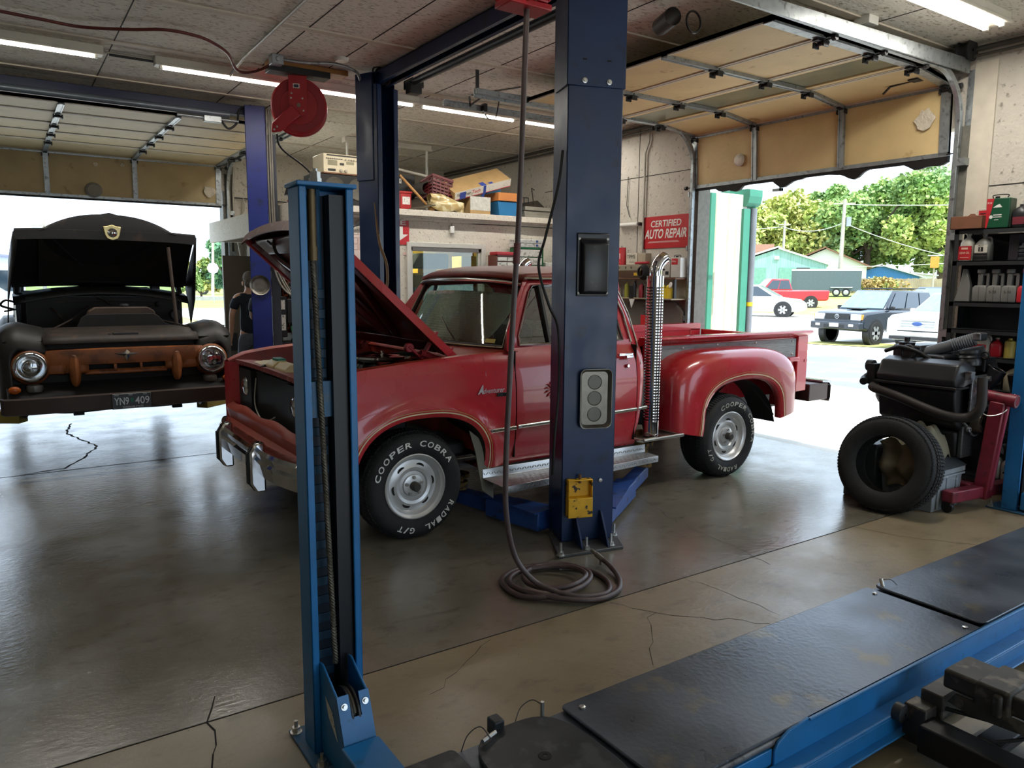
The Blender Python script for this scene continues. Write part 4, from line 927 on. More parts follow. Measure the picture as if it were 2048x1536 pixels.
# dash, seat and steering wheel seen through the side glass
b = B(); b.box((2.92, 4.34, .95), (3.1, 5.96, 1.16)); b.done('dashboard', M_seat, tk, bevel=.03)
b = B(); b.box((3.45, 4.36, .6), (3.95, 5.94, .85)); b.box((3.78, 4.36, .85), (3.95, 5.94, 1.30)); b.done('bench_seat', M_seat, tk, bevel=.05)
b = B(); b.lathe((3.22, 4.72, 1.17), (-.75, 0, .5), [(.175, -.01), (.185, 0), (.175, .01), (.165, 0), (.175, -.01)], 28); b.cyl((3.22, 4.72, 1.17), (3.05, 4.72, 1.05), .025, n=10); b.beam((3.22, 4.55, 1.17), (3.22, 4.89, 1.17), .02, .03); b.done('steering_wheel', M_seat, tk, smooth=50)
b = B(); b.box((2.85, 4.22, .38), (4.0, 6.08, .44)); b.done('cab_floor', M_bay, tk)
# cowl, firewall, engine bay
b = B(); b.loft([[Vector((2.56, y, 1.105)), Vector((2.62, y, 1.14)), Vector((2.74, y, 1.155)), Vector((2.88-.11*(1-((y-YC)/.85)**2), y, 1.17))] for y in lsp(4.22, mir(4.22), 16)], False, False); b.done('cowl', M_redold, tk, smooth=50, solid=.01)
b = B(); b.box((2.58, 4.25, .5), (2.62, 6.05, 1.11)); b.done('firewall', M_redold, tk)
b = B(); b.box((1.62, 4.38, .45), (2.58, 5.92, .55)); b.box((1.66, 4.9, .55), (2.4, 5.4, .90)); b.box((1.75, 4.72, .75), (2.3, 4.92, .92)); b.box((1.75, 5.38, .75), (2.3, 5.58, .92)); b.done('engine', M_bay, tk, bevel=.02)
b = B(); b.lathe((2.31, 5.12, 1.005), (0, 0, 1), [(0, .0), (.20, .0), (.205, .01), (.205, .055), (.215, .06), (.22, .07), (.212, .084), (.17, .088), (.15, .082), (.06, .086), (.03, .095), (0, .096)], 36); o = b.done('air_cleaner', M_chrome, tk, smooth=40)
b = B(); b.cyl((2.31, 5.12, 1.095), (2.31, 5.12, 1.12), .012, n=8); b.beam((2.31, 5.09, 1.118), (2.31, 5.15, 1.118), .012, .01); b.done('wing_nut', M_chrome, o)
b = B()
for (pts, r) in (([(2.5, 4.7, 1.0), (2.42, 4.8, 1.07), (2.3, 4.78, 1.02), (2.1, 4.7, .95)], .018), ([(2.55, 5.5, 1.0), (2.4, 5.55, 1.06), (2.15, 5.5, 1.02)], .02), ([(2.56, 4.55, .95), (2.35, 4.52, .98), (2.0, 4.5, .9)], .012), ([(1.7, 5.15, .98), (1.85, 5.1, 1.0), (2.0, 5.1, .93)], .025), ([(2.55, 5.0, 1.08), (2.5, 5.1, 1.1), (2.45, 5.4, 1.05)], .014)):
    b.tube(spline(pts, 6), r, 8)
b.done('engine_hoses', M_rubber, tk, smooth=60)
# radiator support with its slots, latch and the cream tank
b = B(); b.grid(lambda u, v: (1.455+.155*u, 4.36+1.58*v, 1.0-.012*u+.012*(1-(2*v-1)**2)), 4, 20); b.done('radiator_support', mat('support_red_dusty', '#7f3030', .5, var=.15, scale=8, col2='#a3685a', c2lo=.55, c2hi=.7), tk, solid=.03)
b = B()
for k in range(16): y = 4.5+k*.085; b.box((1.452, y, 1.004), (1.50, y+.012, 1.012))
b.done('support_slots', M_dark, tk)
b = B(); b.box((1.50, 4.62, .52), (1.56, 5.68, .98)); b.box((1.47, 4.40, .52), (1.53, 4.74, .98)); b.box((1.47, 5.56, .52), (1.53, 5.90, .98)); b.done('radiator', M_bay, tk)
b = B(); b.tube(spline([(1.45, 5.35, .95), (1.43, 5.33, .78), (1.43, 5.2, .69), (1.43, 5.02, .70), (1.44, 4.9, .74)], 8), .005, 6); b.done('loose_wire', M_greytube, tk)
b = B()
for (y0, y1, h) in ((5.32, 5.50, .05), (5.12, 5.30, .075), (4.86, 5.10, .07), (5.52, 5.66, .03)):
    b.prism([(1.50, 1.005), (1.50, 1.005+h*.6), (1.54, 1.01+h), (1.60, 1.01+h), (1.63, 1.005+h*.6), (1.63, 1.005)], 'y', y0, y1)
b.done('washer_tank', M_tank, tk, bevel=.012)
b = B(); b.box((1.54, 5.14, 1.075), (1.60, 5.26, 1.10)); b.done('tank_cap', mat('cap_teal', '#2f8577', .5), tk, bevel=.006)
b = B(); b.cyl((1.49, 5.24, 1.0), (1.47, 5.24, 1.05), .02, n=8); b.box((1.46, 5.20, 1.0), (1.49, 5.29, 1.015)); b.done('hood_latch', M_bay, tk, smooth=40)
b = B(); b.box((1.50, 6.01, .955), (1.62, 6.015, 1.0)); b.done('body_tag', M_galv, tk)
# valance and bumper
b = B(); b.loft([[Vector((1.44-.02*(1-((y-YC)/.9)**2), y, .715-.012*math.cos((y-YC)*9))), Vector((1.40, y, .66)), Vector((1.42, y, .58)), Vector((1.37, y, .55)), Vector((1.37, y, .48))] for y in lsp(4.3, 6.0, 24)], False, False); b.done('front_valance', M_primer, tk, smooth=40, solid=.008)
def bump(y):
    t = (y-YC)/.95; return 1.285+.10*abs(t)**4
b = B(); b.loft([[Vector((bump(y)+.07, y, .565)), Vector((bump(y)+.01, y, .560)), Vector((bump(y), y, .545)), Vector((bump(y)+.012, y, .50)), Vector((bump(y), y, .48)), Vector((bump(y)+.02, y, .40)), Vector((bump(y)+.07, y, .385))] for y in lsp(4.19, 6.11, 30)], False, False)
bp = b.done('front_bumper', M_chrome, tk, smooth=40, solid=.01)
for y in (4.76, 5.56):
    b = B(); b.prism([(bump(y)+.03, .62), (bump(y)-.03, .615), (bump(y)-.065, .56), (bump(y)-.065, .36), (bump(y)-.03, .30), (bump(y)+.03, .30)], 'y', y-.045, y+.045); o = b.done('bumper_guard', M_chrome, bp, bevel=.012)
    b = B(); b.prism([(bump(y)-.032, .61), (bump(y)-.068, .56), (bump(y)-.078, .56), (bump(y)-.078, .36), (bump(y)-.066, .35), (bump(y)-.035, .305)], 'y', y-.02, y+.02); b.done('guard_rubber', M_rubber, o, bevel=.004)
# hood
hx = lambda u: Vector((2.52-.90*u, 0, 1.165+.815*u))         # along the hood, hinge -> tip
def hood_pt(u, v, off=0.0):
    y = 4.345+(mir(4.345)-4.345)*v; k = 1-(2*v-1)**2
    p = hx(u); nrm = Vector((.67, 0, .74))      # outer side
    crown = .03*k+.02*math.exp(-((abs(v-.5)-.42)/.05)**2)
    tip = 0.05*k*u**6
    return p+Vector((0, y, 0))+nrm*(crown-.03+off)+Vector((-.74, 0, .67))*tip
b = B(); b.grid(lambda u, v: hood_pt(u, v), 14, 28); hood = b.done('hood', M_red, tk, smooth=60, solid=.006)
for v, s in ((0, 1), (1, -1)):   # rolled side edges
    b = B(); b.loft([[hood_pt(u, v), hood_pt(u, v)+Vector((-.036, -s*.006, -.040)), hood_pt(u, v)+Vector((-.034, s*.02, -.038)), hood_pt(u, v)+Vector((-.006, s*.02, -.006))] for u in lsp(0, 1, 14)], True, True); b.done('hood_edge', M_red, hood, smooth=40)
b = B(); b.loft([[hood_pt(1, v)+Vector((.012, 0, .01)), hood_pt(1, v)+Vector((-.03, 0, .005)), hood_pt(1, v)+Vector((-.06, 0, -.055)), hood_pt(1, v)+Vector((-.05, 0, -.06)), hood_pt(1, v)+Vector((-.012, 0, -.012))] for v in lsp(0, 1, 24)], True, True); b.done('hood_lip', mat('hood_lip_worn', '#6b4038', .45, .2, var=.2, scale=14, col2='#8d7a70', c2lo=.6, c2hi=.7), hood, smooth=40)
b = B()     # inner frame with pressed openings
def inn(u, v, d): return hood_pt(u, v, -.02-d)
rails = [(.04, .96, .02, .13), (.04, .96, .87, .98), (.04, .14, .1, .9), (.86, .97, .1, .9), (.1, .9, .44, .56)]
for (u0, u1, v0, v1) in rails:
    n = 10
    b.loft([[inn(u, v0, 0), inn(u, v0+.02, .035), inn(u, v1-.02, .035), inn(u, v1, 0)] for u in lsp(u0, u1, n)], False, False)
for sgn in (1, -1):
    b.loft([[hood_pt(.12+.74*t, .5+sgn*(.06+.34*t)-.03, -.02), hood_pt(.12+.74*t, .5+sgn*(.06+.34*t)-.015, -.05), hood_pt(.12+.74*t, .5+sgn*(.06+.34*t)+.015, -.05), hood_pt(.12+.74*t, .5+sgn*(.06+.34*t)+.03, -.02)] for t in lsp(0, 1, 8)], False, False)
b.done('hood_inner_frame', M_reddk, hood, smooth=35, solid=.006, offset=0)
b = B(); b.grid(lambda u, v: hood_pt(.02+.96*u, .01+.98*v, -.018), 8, 12); b.done('hood_lining', M_reddk, hood, smooth=60)
b = B(); b.quad(*[inn(u, v, .037) for u, v in ((.865, .93), (.865, .76), (.955, .74), (.955, .94))]); dl_ = b.done('hood_decal', mat('decal_black', '#15161a', .5), hood)
b = B()
for k in range(9):
    v = .75+k*.021; b.quad(*[inn(u, vv, .0385) for u, vv in ((.875, v), (.875, v+.012), (.945, v+.018), (.945, v+.006))])
b.done('decal_marks', mat('decal_marks_white', '#cfcfd6', .6), dl_)
b = B(); b.tube(spline([inn(.93, .66, .04), inn(.88, .68, .07), inn(.83, .70, .06), inn(.80, .72, .05)], 6), .012, 7); b.tube(spline([inn(.95, .60, .04), inn(.93, .64, .06), inn(.95, .68, .05)], 6), .008, 6); b.done('hood_release', M_bay, hood, smooth=60)
def hinge(s, f):
    b = B(); b.beam((2.28, f(4.45), 1.12), (2.40, f(4.45), 1.30), .016, .05, (0, 1, 0)); b.beam((2.19, f(4.46), 1.21), (2.36, f(4.46), 1.06), .018, .055, (0, 1, 0)); b.beam((2.45, f(4.45), 1.08), (2.52, f(4.45), 1.19), .016, .035, (0, 1, 0)); b.cyl((2.2, f(4.44), 1.2), (2.2, f(4.48), 1.2), .032, n=14)
    o = b.done('hood_hinge', M_hinge, tk, bevel=.006)
    b = B(); a0 = Vector((2.27, f(4.43), 1.165)); a1 = Vector((2.46, f(4.43), 1.085)); d = (a1-a0); n = 150; up = Vector((0, 1, 0)); w_ = d.normalized().cross(up)
    b.tube([a0+d*(i/n)+up*(.022*math.cos(i*.9))+w_*(.022*math.sin(i*.9)) for i in range(n)], .0045, 5); b.done('hinge_spring', M_hinge, o)
side(hinge)
# running boards
def rboard(s, f):
    x0, x1 = 2.60, 4.09
    yo = lambda x: 3.925+.11*(x-x0)/(x1-x0)
    pr = lambda x: [Vector((x, f(4.185), .385)), Vector((x, f(4.18), .325)), Vector((x, f(yo(x)), .322)), Vector((x, f(yo(x)), .275)), Vector((x, f(yo(x)+.02), .275))]
    b = B(); b.loft([pr(x) for x in lsp(x0, x1, 6)], False, False); o = b.done('running_board', M_diamond, tk, solid=.006, bevel=.002)
    b = B(); rows = 5
    for i in range(70):
        x = x0+.012+i*.0212
        for j in range(rows):
            t = (j+.5)/rows; y = 4.172+(yo(x)+.008-4.172)*t; q = 1 if (i+j) % 2 else -1
            c = Vector((x, f(y), .3225)); d = Vector((.008, q*.010, 0)); nn = Vector((-d.y, d.x, 0))*.22
            b.add([c-d, c-nn, c+d, c+nn, c-d*.5+Vector((0,0,.003)), c+d*.5+Vector((0,0,.003))], [(0,1,4),(1,2,5,4),(2,3,5),(3,0,4,5)])
        for zz, yy in ((.298, yo(x)-.0005), (.352, 4.179)):
            q = 1 if i % 2 else -1
            c = Vector((x, f(yy), zz)); d = Vector((.007, 0, q*.010)); nn = Vector((d.z, 0, -d.x))*.25; e = Vector((0, -(.003 if s == 1 else -.003), 0))
            b.add([c-d, c-nn, c+d, c+nn, c-d*.5+e, c+d*.5+e], [(0,1,4),(1,2,5,4),(2,3,5),(3,0,4,5)])
    b.done('tread_pattern', M_diamond, o)
side(rboard)
# exhaust stacks
def stack(s, f):
    cx, cy, r = 4.195, f(4.235), .066
    b = B(); b.box((4.03, f(4.14), .415), (4.45, f(4.40), .43)); b.tube([(4.02, f(4.13), .43), (4.45, f(4.13), .43)], .016, 8); b.tube([(4.02, f(4.13), .43), (4.0, f(4.15), .43), (4.0, f(4.3), .43)], .016, 8); o = b.done('stack_base', M_stain, tk, smooth=50)
    b = B(); n = 26; rows = 46
    z0, z1 = .50, 1.575
    b.lathe((cx, cy, 0), (0, 0, 1), [(r, .44), (r, .55)], n); b.lathe((cx, cy, 0), (0, 0, 1), [(r, 1.60), (r, 1.685), (r-.012, 1.686)], n)
    # louvred shield: bands between slots, solid ribs
    for j in range(rows):
        za = .55+(1.60-.55)*j/rows; zb = za+(1.60-.55)/rows
        zm = za+(zb-za)*.60
        b.lathe((cx, cy, 0), (0, 0, 1), [(r, za), (r+.001, (za+zm)/2), (r, zm)], n)
    for k in range(4):
        a0 = R(45+90*k-13); a1 = R(45+90*k+13)
        b.loft([[Vector((cx+(r+.0015)*math.cos(a), cy+(r+.0015)*math.sin(a), .55)), Vector((cx+(r+.0015)*math.cos(a), cy+(r+.0015)*math.sin(a), 1.60))] for a in lsp(a0, a1, 4)], False, False)
    st = b.done('heat_shield', M_chrome, tk, smooth=50)
    b = B(); b.cyl((cx, cy, .43), (cx, cy, 1.66), .046, n=18); b.done('stack_pipe', mat('stack_pipe_dark', '#55504a', .4, .8), st, smooth=50)
    c = (cx+.13, 1.70); pts = [(cx, cy, 1.64), (cx, cy, 1.70)]+[(c[0]-.13*math.cos(R(a)), cy, c[1]+.13*math.sin(R(a))) for a in range(12, 73, 12)]
    b = B(); b.tube(pts, .047, 20, caps=False); b.tube(pts, .043, 20, caps=False)
    p = Vector(pts[-1]); d = (p-Vector(pts[-2])).normalized(); b.lathe(p, d, [(.043, 0), (.049, 0), (.050, .004), (.044, .004)], 20); b.done('stack_tip', M_chrome, st, smooth=60)
side(stack)
# bed
def bed_side(s, f):
    b = B(); b.box((4.32, f(4.46), .60), (6.42, f(4.49), 1.15)); sd = b.done('bed_side', M_red, tk)
    b = B(); b.loft([[Vector((x, f(4.465), 1.12)), Vector((x, f(4.44), 1.135)), Vector((x, f(4.40), 1.155)), Vector((x, f(4.375), 1.175)), Vector((x, f(4.385), 1.192)), Vector((x, f(4.46), 1.195)), Vector((x, f(4.50), 1.19)), Vector((x, f(4.50), 1.12))] for x in (4.29, 6.45, 6.47)], True, True); b.done('bed_rail', M_red, sd, smooth=40, bevel=.003)
    for x0, x1 in ((6.31, 6.47), (4.30, 4.36)): b = B(); b.box((x0, f(4.43), .60), (x1, f(4.50), 1.14)); b.done('stake_post', M_red, sd, bevel=.008)
    b = B(); b.box((6.15, f(4.40), .90), (6.31, f(4.46), .94)); b.done('bed_bracket', M_red, sd, bevel=.008)
    b = B(); b.box((4.37, f(4.445), .93), (6.30, f(4.462), 1.115)); o = b.done('wood_panel', M_wood, sd, bevel=.003)
    b = B(); b.box((4.08, f(4.42), .62), (4.36, f(4.45), .93)); o2 = b.done('wood_panel', M_wood, sd, bevel=.003)
    for (x, z) in ((4.45, .96), (4.75, 1.09), (5.18, 1.10), (5.70, 1.10), (6.24, 1.09), (6.24, .97), (5.95, .975), (4.47, 1.08)):
        b = B(); b.lathe((x, f(4.445), z), (0, -1 if s == 1 else 1, 0), [(.011, 0), (.009, .005), (0, .007)], 10); b.done('carriage_bolt', M_nickel, o, smooth=60)
side(bed_side)
b = B(); b.box((4.30, 4.46, .60), (4.34, 5.84, 1.17)); b.box((4.34, 4.47, .60), (6.45, 5.83, .66)); b.done('bed_floor', M_red, tk)
b = B(); b.box((6.45, 4.52, .62), (6.50, 5.78, 1.13)); b.done('tailgate', M_red, tk, bevel=.008)
def rear_fender(s, f):
    def sup(cx, cz, rx, rz, e, a): 
        ca, sa = math.cos(R(a)), math.sin(R(a)); return (cx+rx*math.copysign(abs(ca)**(2/e), ca), cz+rz*math.copysign(abs(sa)**(2/e), sa))
    ang = lsp(180, 0, 48)
    O = []; I = []
    for i, a in enumerate(ang):
        t = i/48
        ox, oz = sup(5.19, .62, .82 if a > 90 else .775, .462, 3.6, a); ix, iz = sup(5.20, .50, .485, .325, 2.5, a)
        O.append((ox, oz)); I.append((ix, iz))
    O = [(4.38, .45), (4.372, .52)]+O+[(5.97, .58), (5.965, .505)]; I = [(4.70, .385), (4.712, .44)]+I+[(5.687, .48), (5.69, .445)]
    rings = []
    for (ox, oz), (ix, iz) in zip(O, I):
        def L(t): return (ox+(ix-ox)*t, oz+(iz-oz)*t)
        q = [(0, 4.47), (0, 4.30), (.03, 4.22), (.12, 4.165), (.30, 4.135), (.55, 4.122), (.80, 4.128), (.93, 4.128), (1.0, 4.138), (1.0, 4.17), (.97, 4.20)]
        rings.append([Vector((L(t)[0], f(y), L(t)[1])) for t, y in q])
    b = B(); b.loft(rings, False, False); o = b.done('rear_fender', M_red, tk, smooth=70)
    for off, w_, mm in ((.10, .018, M_stripe), (.155, .007, M_gold)):
        b = B(); ring = []
        for (ox, oz), (ix, iz) in zip(O, I):
            d = Vector((ox-ix, oz-iz)); l = d.length; d.normalize(); a = off*.42; c = a+w_*.55
            ring.append([Vector((ix+d.x*a, f(4.1225), iz+d.y*a)), Vector((ix+d.x*c, f(4.1215), iz+d.y*c))])
        b.loft(ring, False, False); b.done('pinstripe', mm, o)
    b = B(); b.grid(lambda u, v: (4.70+1.0*u, f(4.2+.27*v), .40+.42*math.sin(math.pi*u)**.6), 20, 3); b.done('wheel_house', M_bay, o, smooth=60)
    b = B(); b.cyl((5.48, f(4.28), .72), (5.68, f(4.2), .47), .006, n=6); b.done('fender_brace', M_bay, o)
    b = B(); b.box((6.42, f(4.425), .885), (6.46, f(4.435), .91)); b.done('tail_bracket', M_red, o)
side(rear_fender)
# rear bumper, frame, axle
b = B(); b.box((6.5, 4.41, .49), (6.81, 5.89, .66)); b.done('rear_bumper', mat('bumper_rust_brown', '#3a2a27', .5, .3), tk, bevel=.01)
b = B(); b.loft([[Vector((6.82, y, .47)), Vector((6.86, y, .50)), Vector((6.87, y, .64)), Vector((6.83, y, .68)), Vector((6.70, y, .685)), Vector((6.70, y, .67)), Vector((6.81, y, .66)), Vector((6.84, y, .63)), Vector((6.84, y, .51))] for y in (4.40, 5.90)], True, True); b.done('bumper_face', M_chrome, tk, smooth=40)
b = B(); b.box((1.45, 4.68, .42), (6.55, 4.76, .56)); b.box((1.45, 5.54, .42), (6.55, 5.62, .56)); b.box((5.02, 4.35, .28), (5.12, 5.95, .40)); b.box((2.05, 4.35, .25), (2.15, 5.95, .34)); b.cyl((4.2, 4.6, .42), (2.4, 4.6, .42), .03); b.done('frame', M_bay, tk)
# fender badge
b = B(); b.text('Adventurer', (2.545, 4.1395, .905), (1, .04, 0), (0, 0, 1), .034, width=.20, shear=.25, off=.008); b.text('A', (2.535, 4.1395, .903), (1, .04, 0), (0, 0, 1), .060, width=.045, shear=.3, off=.012); bd = b.done('fender_badge', mat('badge_silver', '#c4c6c8', .35, .3), tk)
b = B(); b.box((2.685, 4.139, .877), (2.765, 4.145, .902)); b.done('badge_plate', M_black, bd, bevel=.002)
b = B(); b.text('150', (2.694, 4.1375, .881), (1, 0, 0), (0, 0, 1), .016, width=.06, off=.01); b.done('badge_number', M_chrome, bd)
# faint painted crest on the door
M_crest = mat('faded_gold_crest', '#b4474b', .4)
b = B()
def ringline(pts, w_):
    P = [Vector(p) for p in pts]; b.tube([Vector((p.x, 4.1475, p.y)) for p in P], w_, 4, closed=True)
base = [(-.17, -.10), (-.17, .10), (-.10, .13), (0, .16), (.10, .13), (.17, .10), (.17, -.10), (.1, -.13), (0, -.15), (-.1, -.13)]
cx, cz = 3.36, .885
ringline([(cx+x, cz+z) for x, z in base], .003); ringline([(cx+x*.86, cz+z*.86) for x, z in base], .002)
for s in (-1, 1):
    for k in range(6):
        a = R(-75+30*k); px = cx+s*.205; b.tube([Vector((px+s*.01*math.cos(a), 4.1475, cz+.01*math.sin(a))), Vector((px+s*.05*math.cos(a), 4.1475, cz+.05*math.sin(a)+.008)), Vector((px+s*.075*math.cos(a), 4.1475, cz+.06*math.sin(a)))], [.003, .008, .002], 5)
b.text("Express", (3.36, 4.1462, .86), (1, 0, 0), (0, 0, 1), .06, width=.24, center=True, off=.01)
b.done('door_crest', M_crest, tk)
# wheels: tyre, rim, letters
def make_wheel(y, x, outward, rtop, wd=.26, r=.345, rot=0.0, letters=True):
    """axis along y; outward -1 faces the camera"""
    o_ = outward; cz = r
    hw = wd/2
    def V(a, rad, ax): return Vector((x+rad*math.cos(a), y+ax*(-1 if o_ < 0 else 1), cz+rad*math.sin(a)))
    prof = [(.20, hw-.035), (.215, hw-.018), (.25, hw-.004), (.285, hw), (.31, hw-.006), (.328, hw-.022), (.339, hw-.042), (r, hw-.07)]
    full = prof+[(r+.002, 0)]+[(a, -b_) for a, b_ in prof[::-1]]
    n = 64
    b = B(); b.loft([[V(2*math.pi*i/n, a, h) for a, h in full] for i in range(n)], False, False, True)
    t = b.done('tyre', M_tire, tk, smooth=50)
    b = B(); n2 = 84           # tread blocks
    for i in range(n2):
        a0 = 2*math.pi*i/n2; da = 2*math.pi/n2*.62
        for j, (h0, h1) in enumerate(((-hw+.062, -hw*.52), (-hw*.46, -hw*.06), (0.0, hw*.42), (hw*.50, hw-.062))):
            o0 = a0+(.03 if j % 2 else 0); sk = .02*(1 if j < 2 else -1)
            b.add([V(o0, r-.003, h0), V(o0+da, r-.003, h0), V(o0+da+sk, r-.003, h1), V(o0+sk, r-.003, h1), V(o0+.003, r+.006, h0+.002), V(o0+da-.003, r+.006, h0+.002), V(o0+da+sk-.003, r+.006, h1-.002), V(o0+sk+.003, r+.006, h1-.002)],
                  [(4,5,6,7), (0,1,5,4), (1,2,6,5), (2,3,7,6), (3,0,4,7)])
        for sg in (-1, 1):     # shoulder lugs
            h0 = sg*(hw-.066); h1 = sg*(hw-.030)
            b.add([V(a0, r-.002, h0), V(a0+da, r-.002, h0), V(a0+da, r-.014, h1), V(a0, r-.014, h1), V(a0+.003, r+.005, h0), V(a0+da-.003, r+.005, h0), V(a0+da-.003, r-.009, h1), V(a0+.003, r-.009, h1)], [(4,5,6,7), (0,1,5,4), (1,2,6,5), (2,3,7,6), (3,0,4,7)])
    b.done('tread', M_tire, t)
    b = B(); b.lathe((x, y, cz), (0, o_, 0), [(.2, hw-.05), (.212, hw-.016), (.205, hw-.012), (.198, hw-.022), (.185, hw-.03), (.178, hw-.05), (.165, hw-.062), (.150, hw-.060), (.12, hw-.045), (.10, hw-.05), (.092, hw-.062), (.072, hw-.06), (.070, hw-.045), (.055, hw-.04), (.0, hw-.04)], 48); 
    rim = b.done('rim', M_rim, tk, smooth=35)
    b = B(); b.lathe((x, y, cz), (0, o_, 0), [(.2, -hw+.03), (.19, -hw*.4), (.165, hw*.3)], 32); b.done('rim_barrel', M_bay, rim, smooth=50)
    b = B()
    for k in range(6):
        a0 = R(rot*57.3+60*k+8)
        ring = []
        for q in range(14):
            ph = 2*math.pi*q/14; ring.append(V(a0+.21*math.cos(ph)*1.0, .137+.0135*math.sin(ph), hw-.0525))
        b.quad(*ring)
    b.done('rim_slot', M_dark, rim)
    b = B(); b.lathe((x, y, cz), (0, o_, 0), [(.030, hw-.05), (.030, hw+.0), (.022, hw+.008), (0, hw+.008)], 20); b.done('hub', mat('greasy_hub', '#45423e', .45, .5), rim, smooth=40)
    for k in range(5):
        a = R(72*k+20); b = B(); p = V(a, .055, hw-.043); b.cyl(p, p+Vector((0, o_*.016, 0)), .011, n=6); b.done('lug_nut', M_nickel, rim, smooth=30)
    if letters:
        def put(txt, c_deg, span, h=.036):
            n = len(txt); b = B()
            for i, ch in enumerate(txt):
                if ch == ' ': continue
                a = R(c_deg+span/2-span*(i+.5)/n); p = V(a, .262, hw+.0035)
                rt = Vector((math.sin(a), 0, -math.cos(a))); up = Vector((math.cos(a), 0, math.sin(a)))
                b.text(ch, p-rt*.0, rt, up, h, width=R(span/n)*.272*.80, shear=.12, off=.02, center=True)
            b.done('tyre_lettering', M_letter if rot == 0 else M_letter2, t)
        put('COOPER', 132+rot*57.3, 72); put('COBRA', 58+rot*57.3, 58); put('RADIAL', -52+rot*57.3, 54); put('G/T', -106+rot*57.3, 26)
    return t
make_wheel(4.285, 2.095, -1, 0); make_wheel(4.275, 5.035, -1, 0, wd=.29, r=.35, rot=-.80)
make_wheel(mir(4.285), 2.095, 1, 0, letters=False); make_wheel(mir(4.275), 5.035, 1, 0, wd=.29, letters=False)
# windshield sunshade inside the glass
sm = bpy.data.materials.new('sunshade_foil'); sm.use_nodes = True; nt = sm.node_tree; p_ = nt.nodes['Principled BSDF']
p_.inputs['Base Color'].default_value = lin('#dfe6e0'); p_.inputs['Metallic'].default_value = .15; p_.inputs['Roughness'].default_value = .38
tc = nt.nodes.new('ShaderNodeTexCoord'); vo = nt.nodes.new('ShaderNodeTexVoronoi'); vo.inputs['Scale'].default_value = 55; vo.inputs['Randomness'].default_value = .15
nz = nt.nodes.new('ShaderNodeTexNoise'); nz.inputs['Scale'].default_value = 3.5; mpn = nt.nodes.new('ShaderNodeMapping'); mpn.inputs['Scale'].default_value = (1, 2.5, .6)
bp1 = nt.nodes.new('ShaderNodeBump'); bp1.inputs['Strength'].default_value = .5; bp1.inputs['Distance'].default_value = .02; bp2 = nt.nodes.new('ShaderNodeBump'); bp2.inputs['Strength'].default_value = .8; bp2.inputs['Distance'].default_value = .08
nt.links.new(tc.outputs['Object'], vo.inputs['Vector']); nt.links.new(tc.outputs['Object'], mpn.inputs[0]); nt.links.new(mpn.outputs[0], nz.inputs['Vector'])
nt.links.new(vo.outputs['Distance'], bp1.inputs['Height']); nt.links.new(nz.outputs['Fac'], bp2.inputs['Height']); nt.links.new(bp2.outputs[0], bp1.inputs['Normal']); nt.links.new(bp1.outputs[0], p_.inputs['Normal'])
def shade(u, v):
    lo, hi = .06, .90
    k = max(0, 1-((u-lo)/.16))**2.2 if u < lo+.16 else 0
    vb = .05+.45*k
    return ws(u, vb+(.86-vb)*v, .035)
b = B(); b.grid(lambda a, v: shade(.04+.93*a, v), 30, 10); o = b.done('windshield_sunshade', sm, smooth=180, solid=.006)
tag(o, 'silvery bubble foil sunshade spread behind the windshield of the red pickup', 'sunshade')
# ================================================================ old black truck on the left lift
M_oldb = mat('old_truck_black', '#211f1d', .5, var=.25, scale=4, col2='#4a3526', c2lo=.6, c2hi=.78, bump=.05)
M_oldin = mat('old_truck_inside', '#0d0d0e', .7, var=.4, scale=6, col2='#241b15', c2lo=.6, c2hi=.75)
M_rust = mat('rusty_orange_grille', '#8e5226', .5, var=.25, scale=5, col2='#5f351b', c2lo=.5, c2hi=.66, bump=.05)
M_rustbr = mat('brown_rusty_panel', '#2e2620', .6, var=.3, scale=7, col2='#4d3626', c2lo=.55, c2hi=.7)
M_bumpb = mat('brown_bumper', '#3a2c26', .55, var=.15, scale=5)
M_lens = glass('headlamp_lens', '#eef2f2', .25)
M_amber = mat('amber_lens', '#b5581a', .25, var=.1)
ot = wthing('vintage_pickup_truck', 'old black and rust pickup truck facing forward on a lift with its hood open', 'truck', (.88, 9.0, 0))
XC = .88
def om(x): return 2*XC-x
def both(fn):
    for s in (1, -1): fn(s, (lambda x: x) if s == 1 else om)
# bumper with plate
b = B(); b.loft([[Vector((x, y, .535)), Vector((x, y-.03, .545)), Vector((x, y-.03, .665)), Vector((x, y, .675)), Vector((x, y+.03, .67)), Vector((x, y+.03, .54))] for x, y in ((-.06, 7.26), (-.035, 7.18), (.05, 7.15), (.5, 7.14), (1.26, 7.14), (1.71, 7.15), (1.795, 7.18), (1.82, 7.26))], True, True); b.done('bumper', M_bumpb, ot, smooth=40)
b = B(); b.box((.722, 7.088, .537), (1.026, 7.094, .672)); pl = b.done('licence_plate', mat('plate_black', '#101213', .35), ot, bevel=.003)
M_plw = mat('plate_silver', '#c9ccc9', .4, .3)
b = B(); b.text('YN9', (.738, 7.086, .575), (1, 0, 0), (0, 0, 1), .062, width=.112, off=.012); b.text('409', (.898, 7.086, .575), (1, 0, 0), (0, 0, 1), .062, width=.112, off=.012)
b.text('SHOW-ME STATE', (.80, 7.086, .548), (1, 0, 0), (0, 0, 1), .013, width=.16); b.text('MAR', (.74, 7.086, .651), (1, 0, 0), (0, 0, 1), .010, width=.035); b.text('MO', (.85, 7.086, .651), (1, 0, 0), (0, 0, 1), .010, width=.03); b.text('20', (.96, 7.086, .651), (1, 0, 0), (0, 0, 1), .010, width=.03)
b.done('plate_lettering', M_plw, pl)
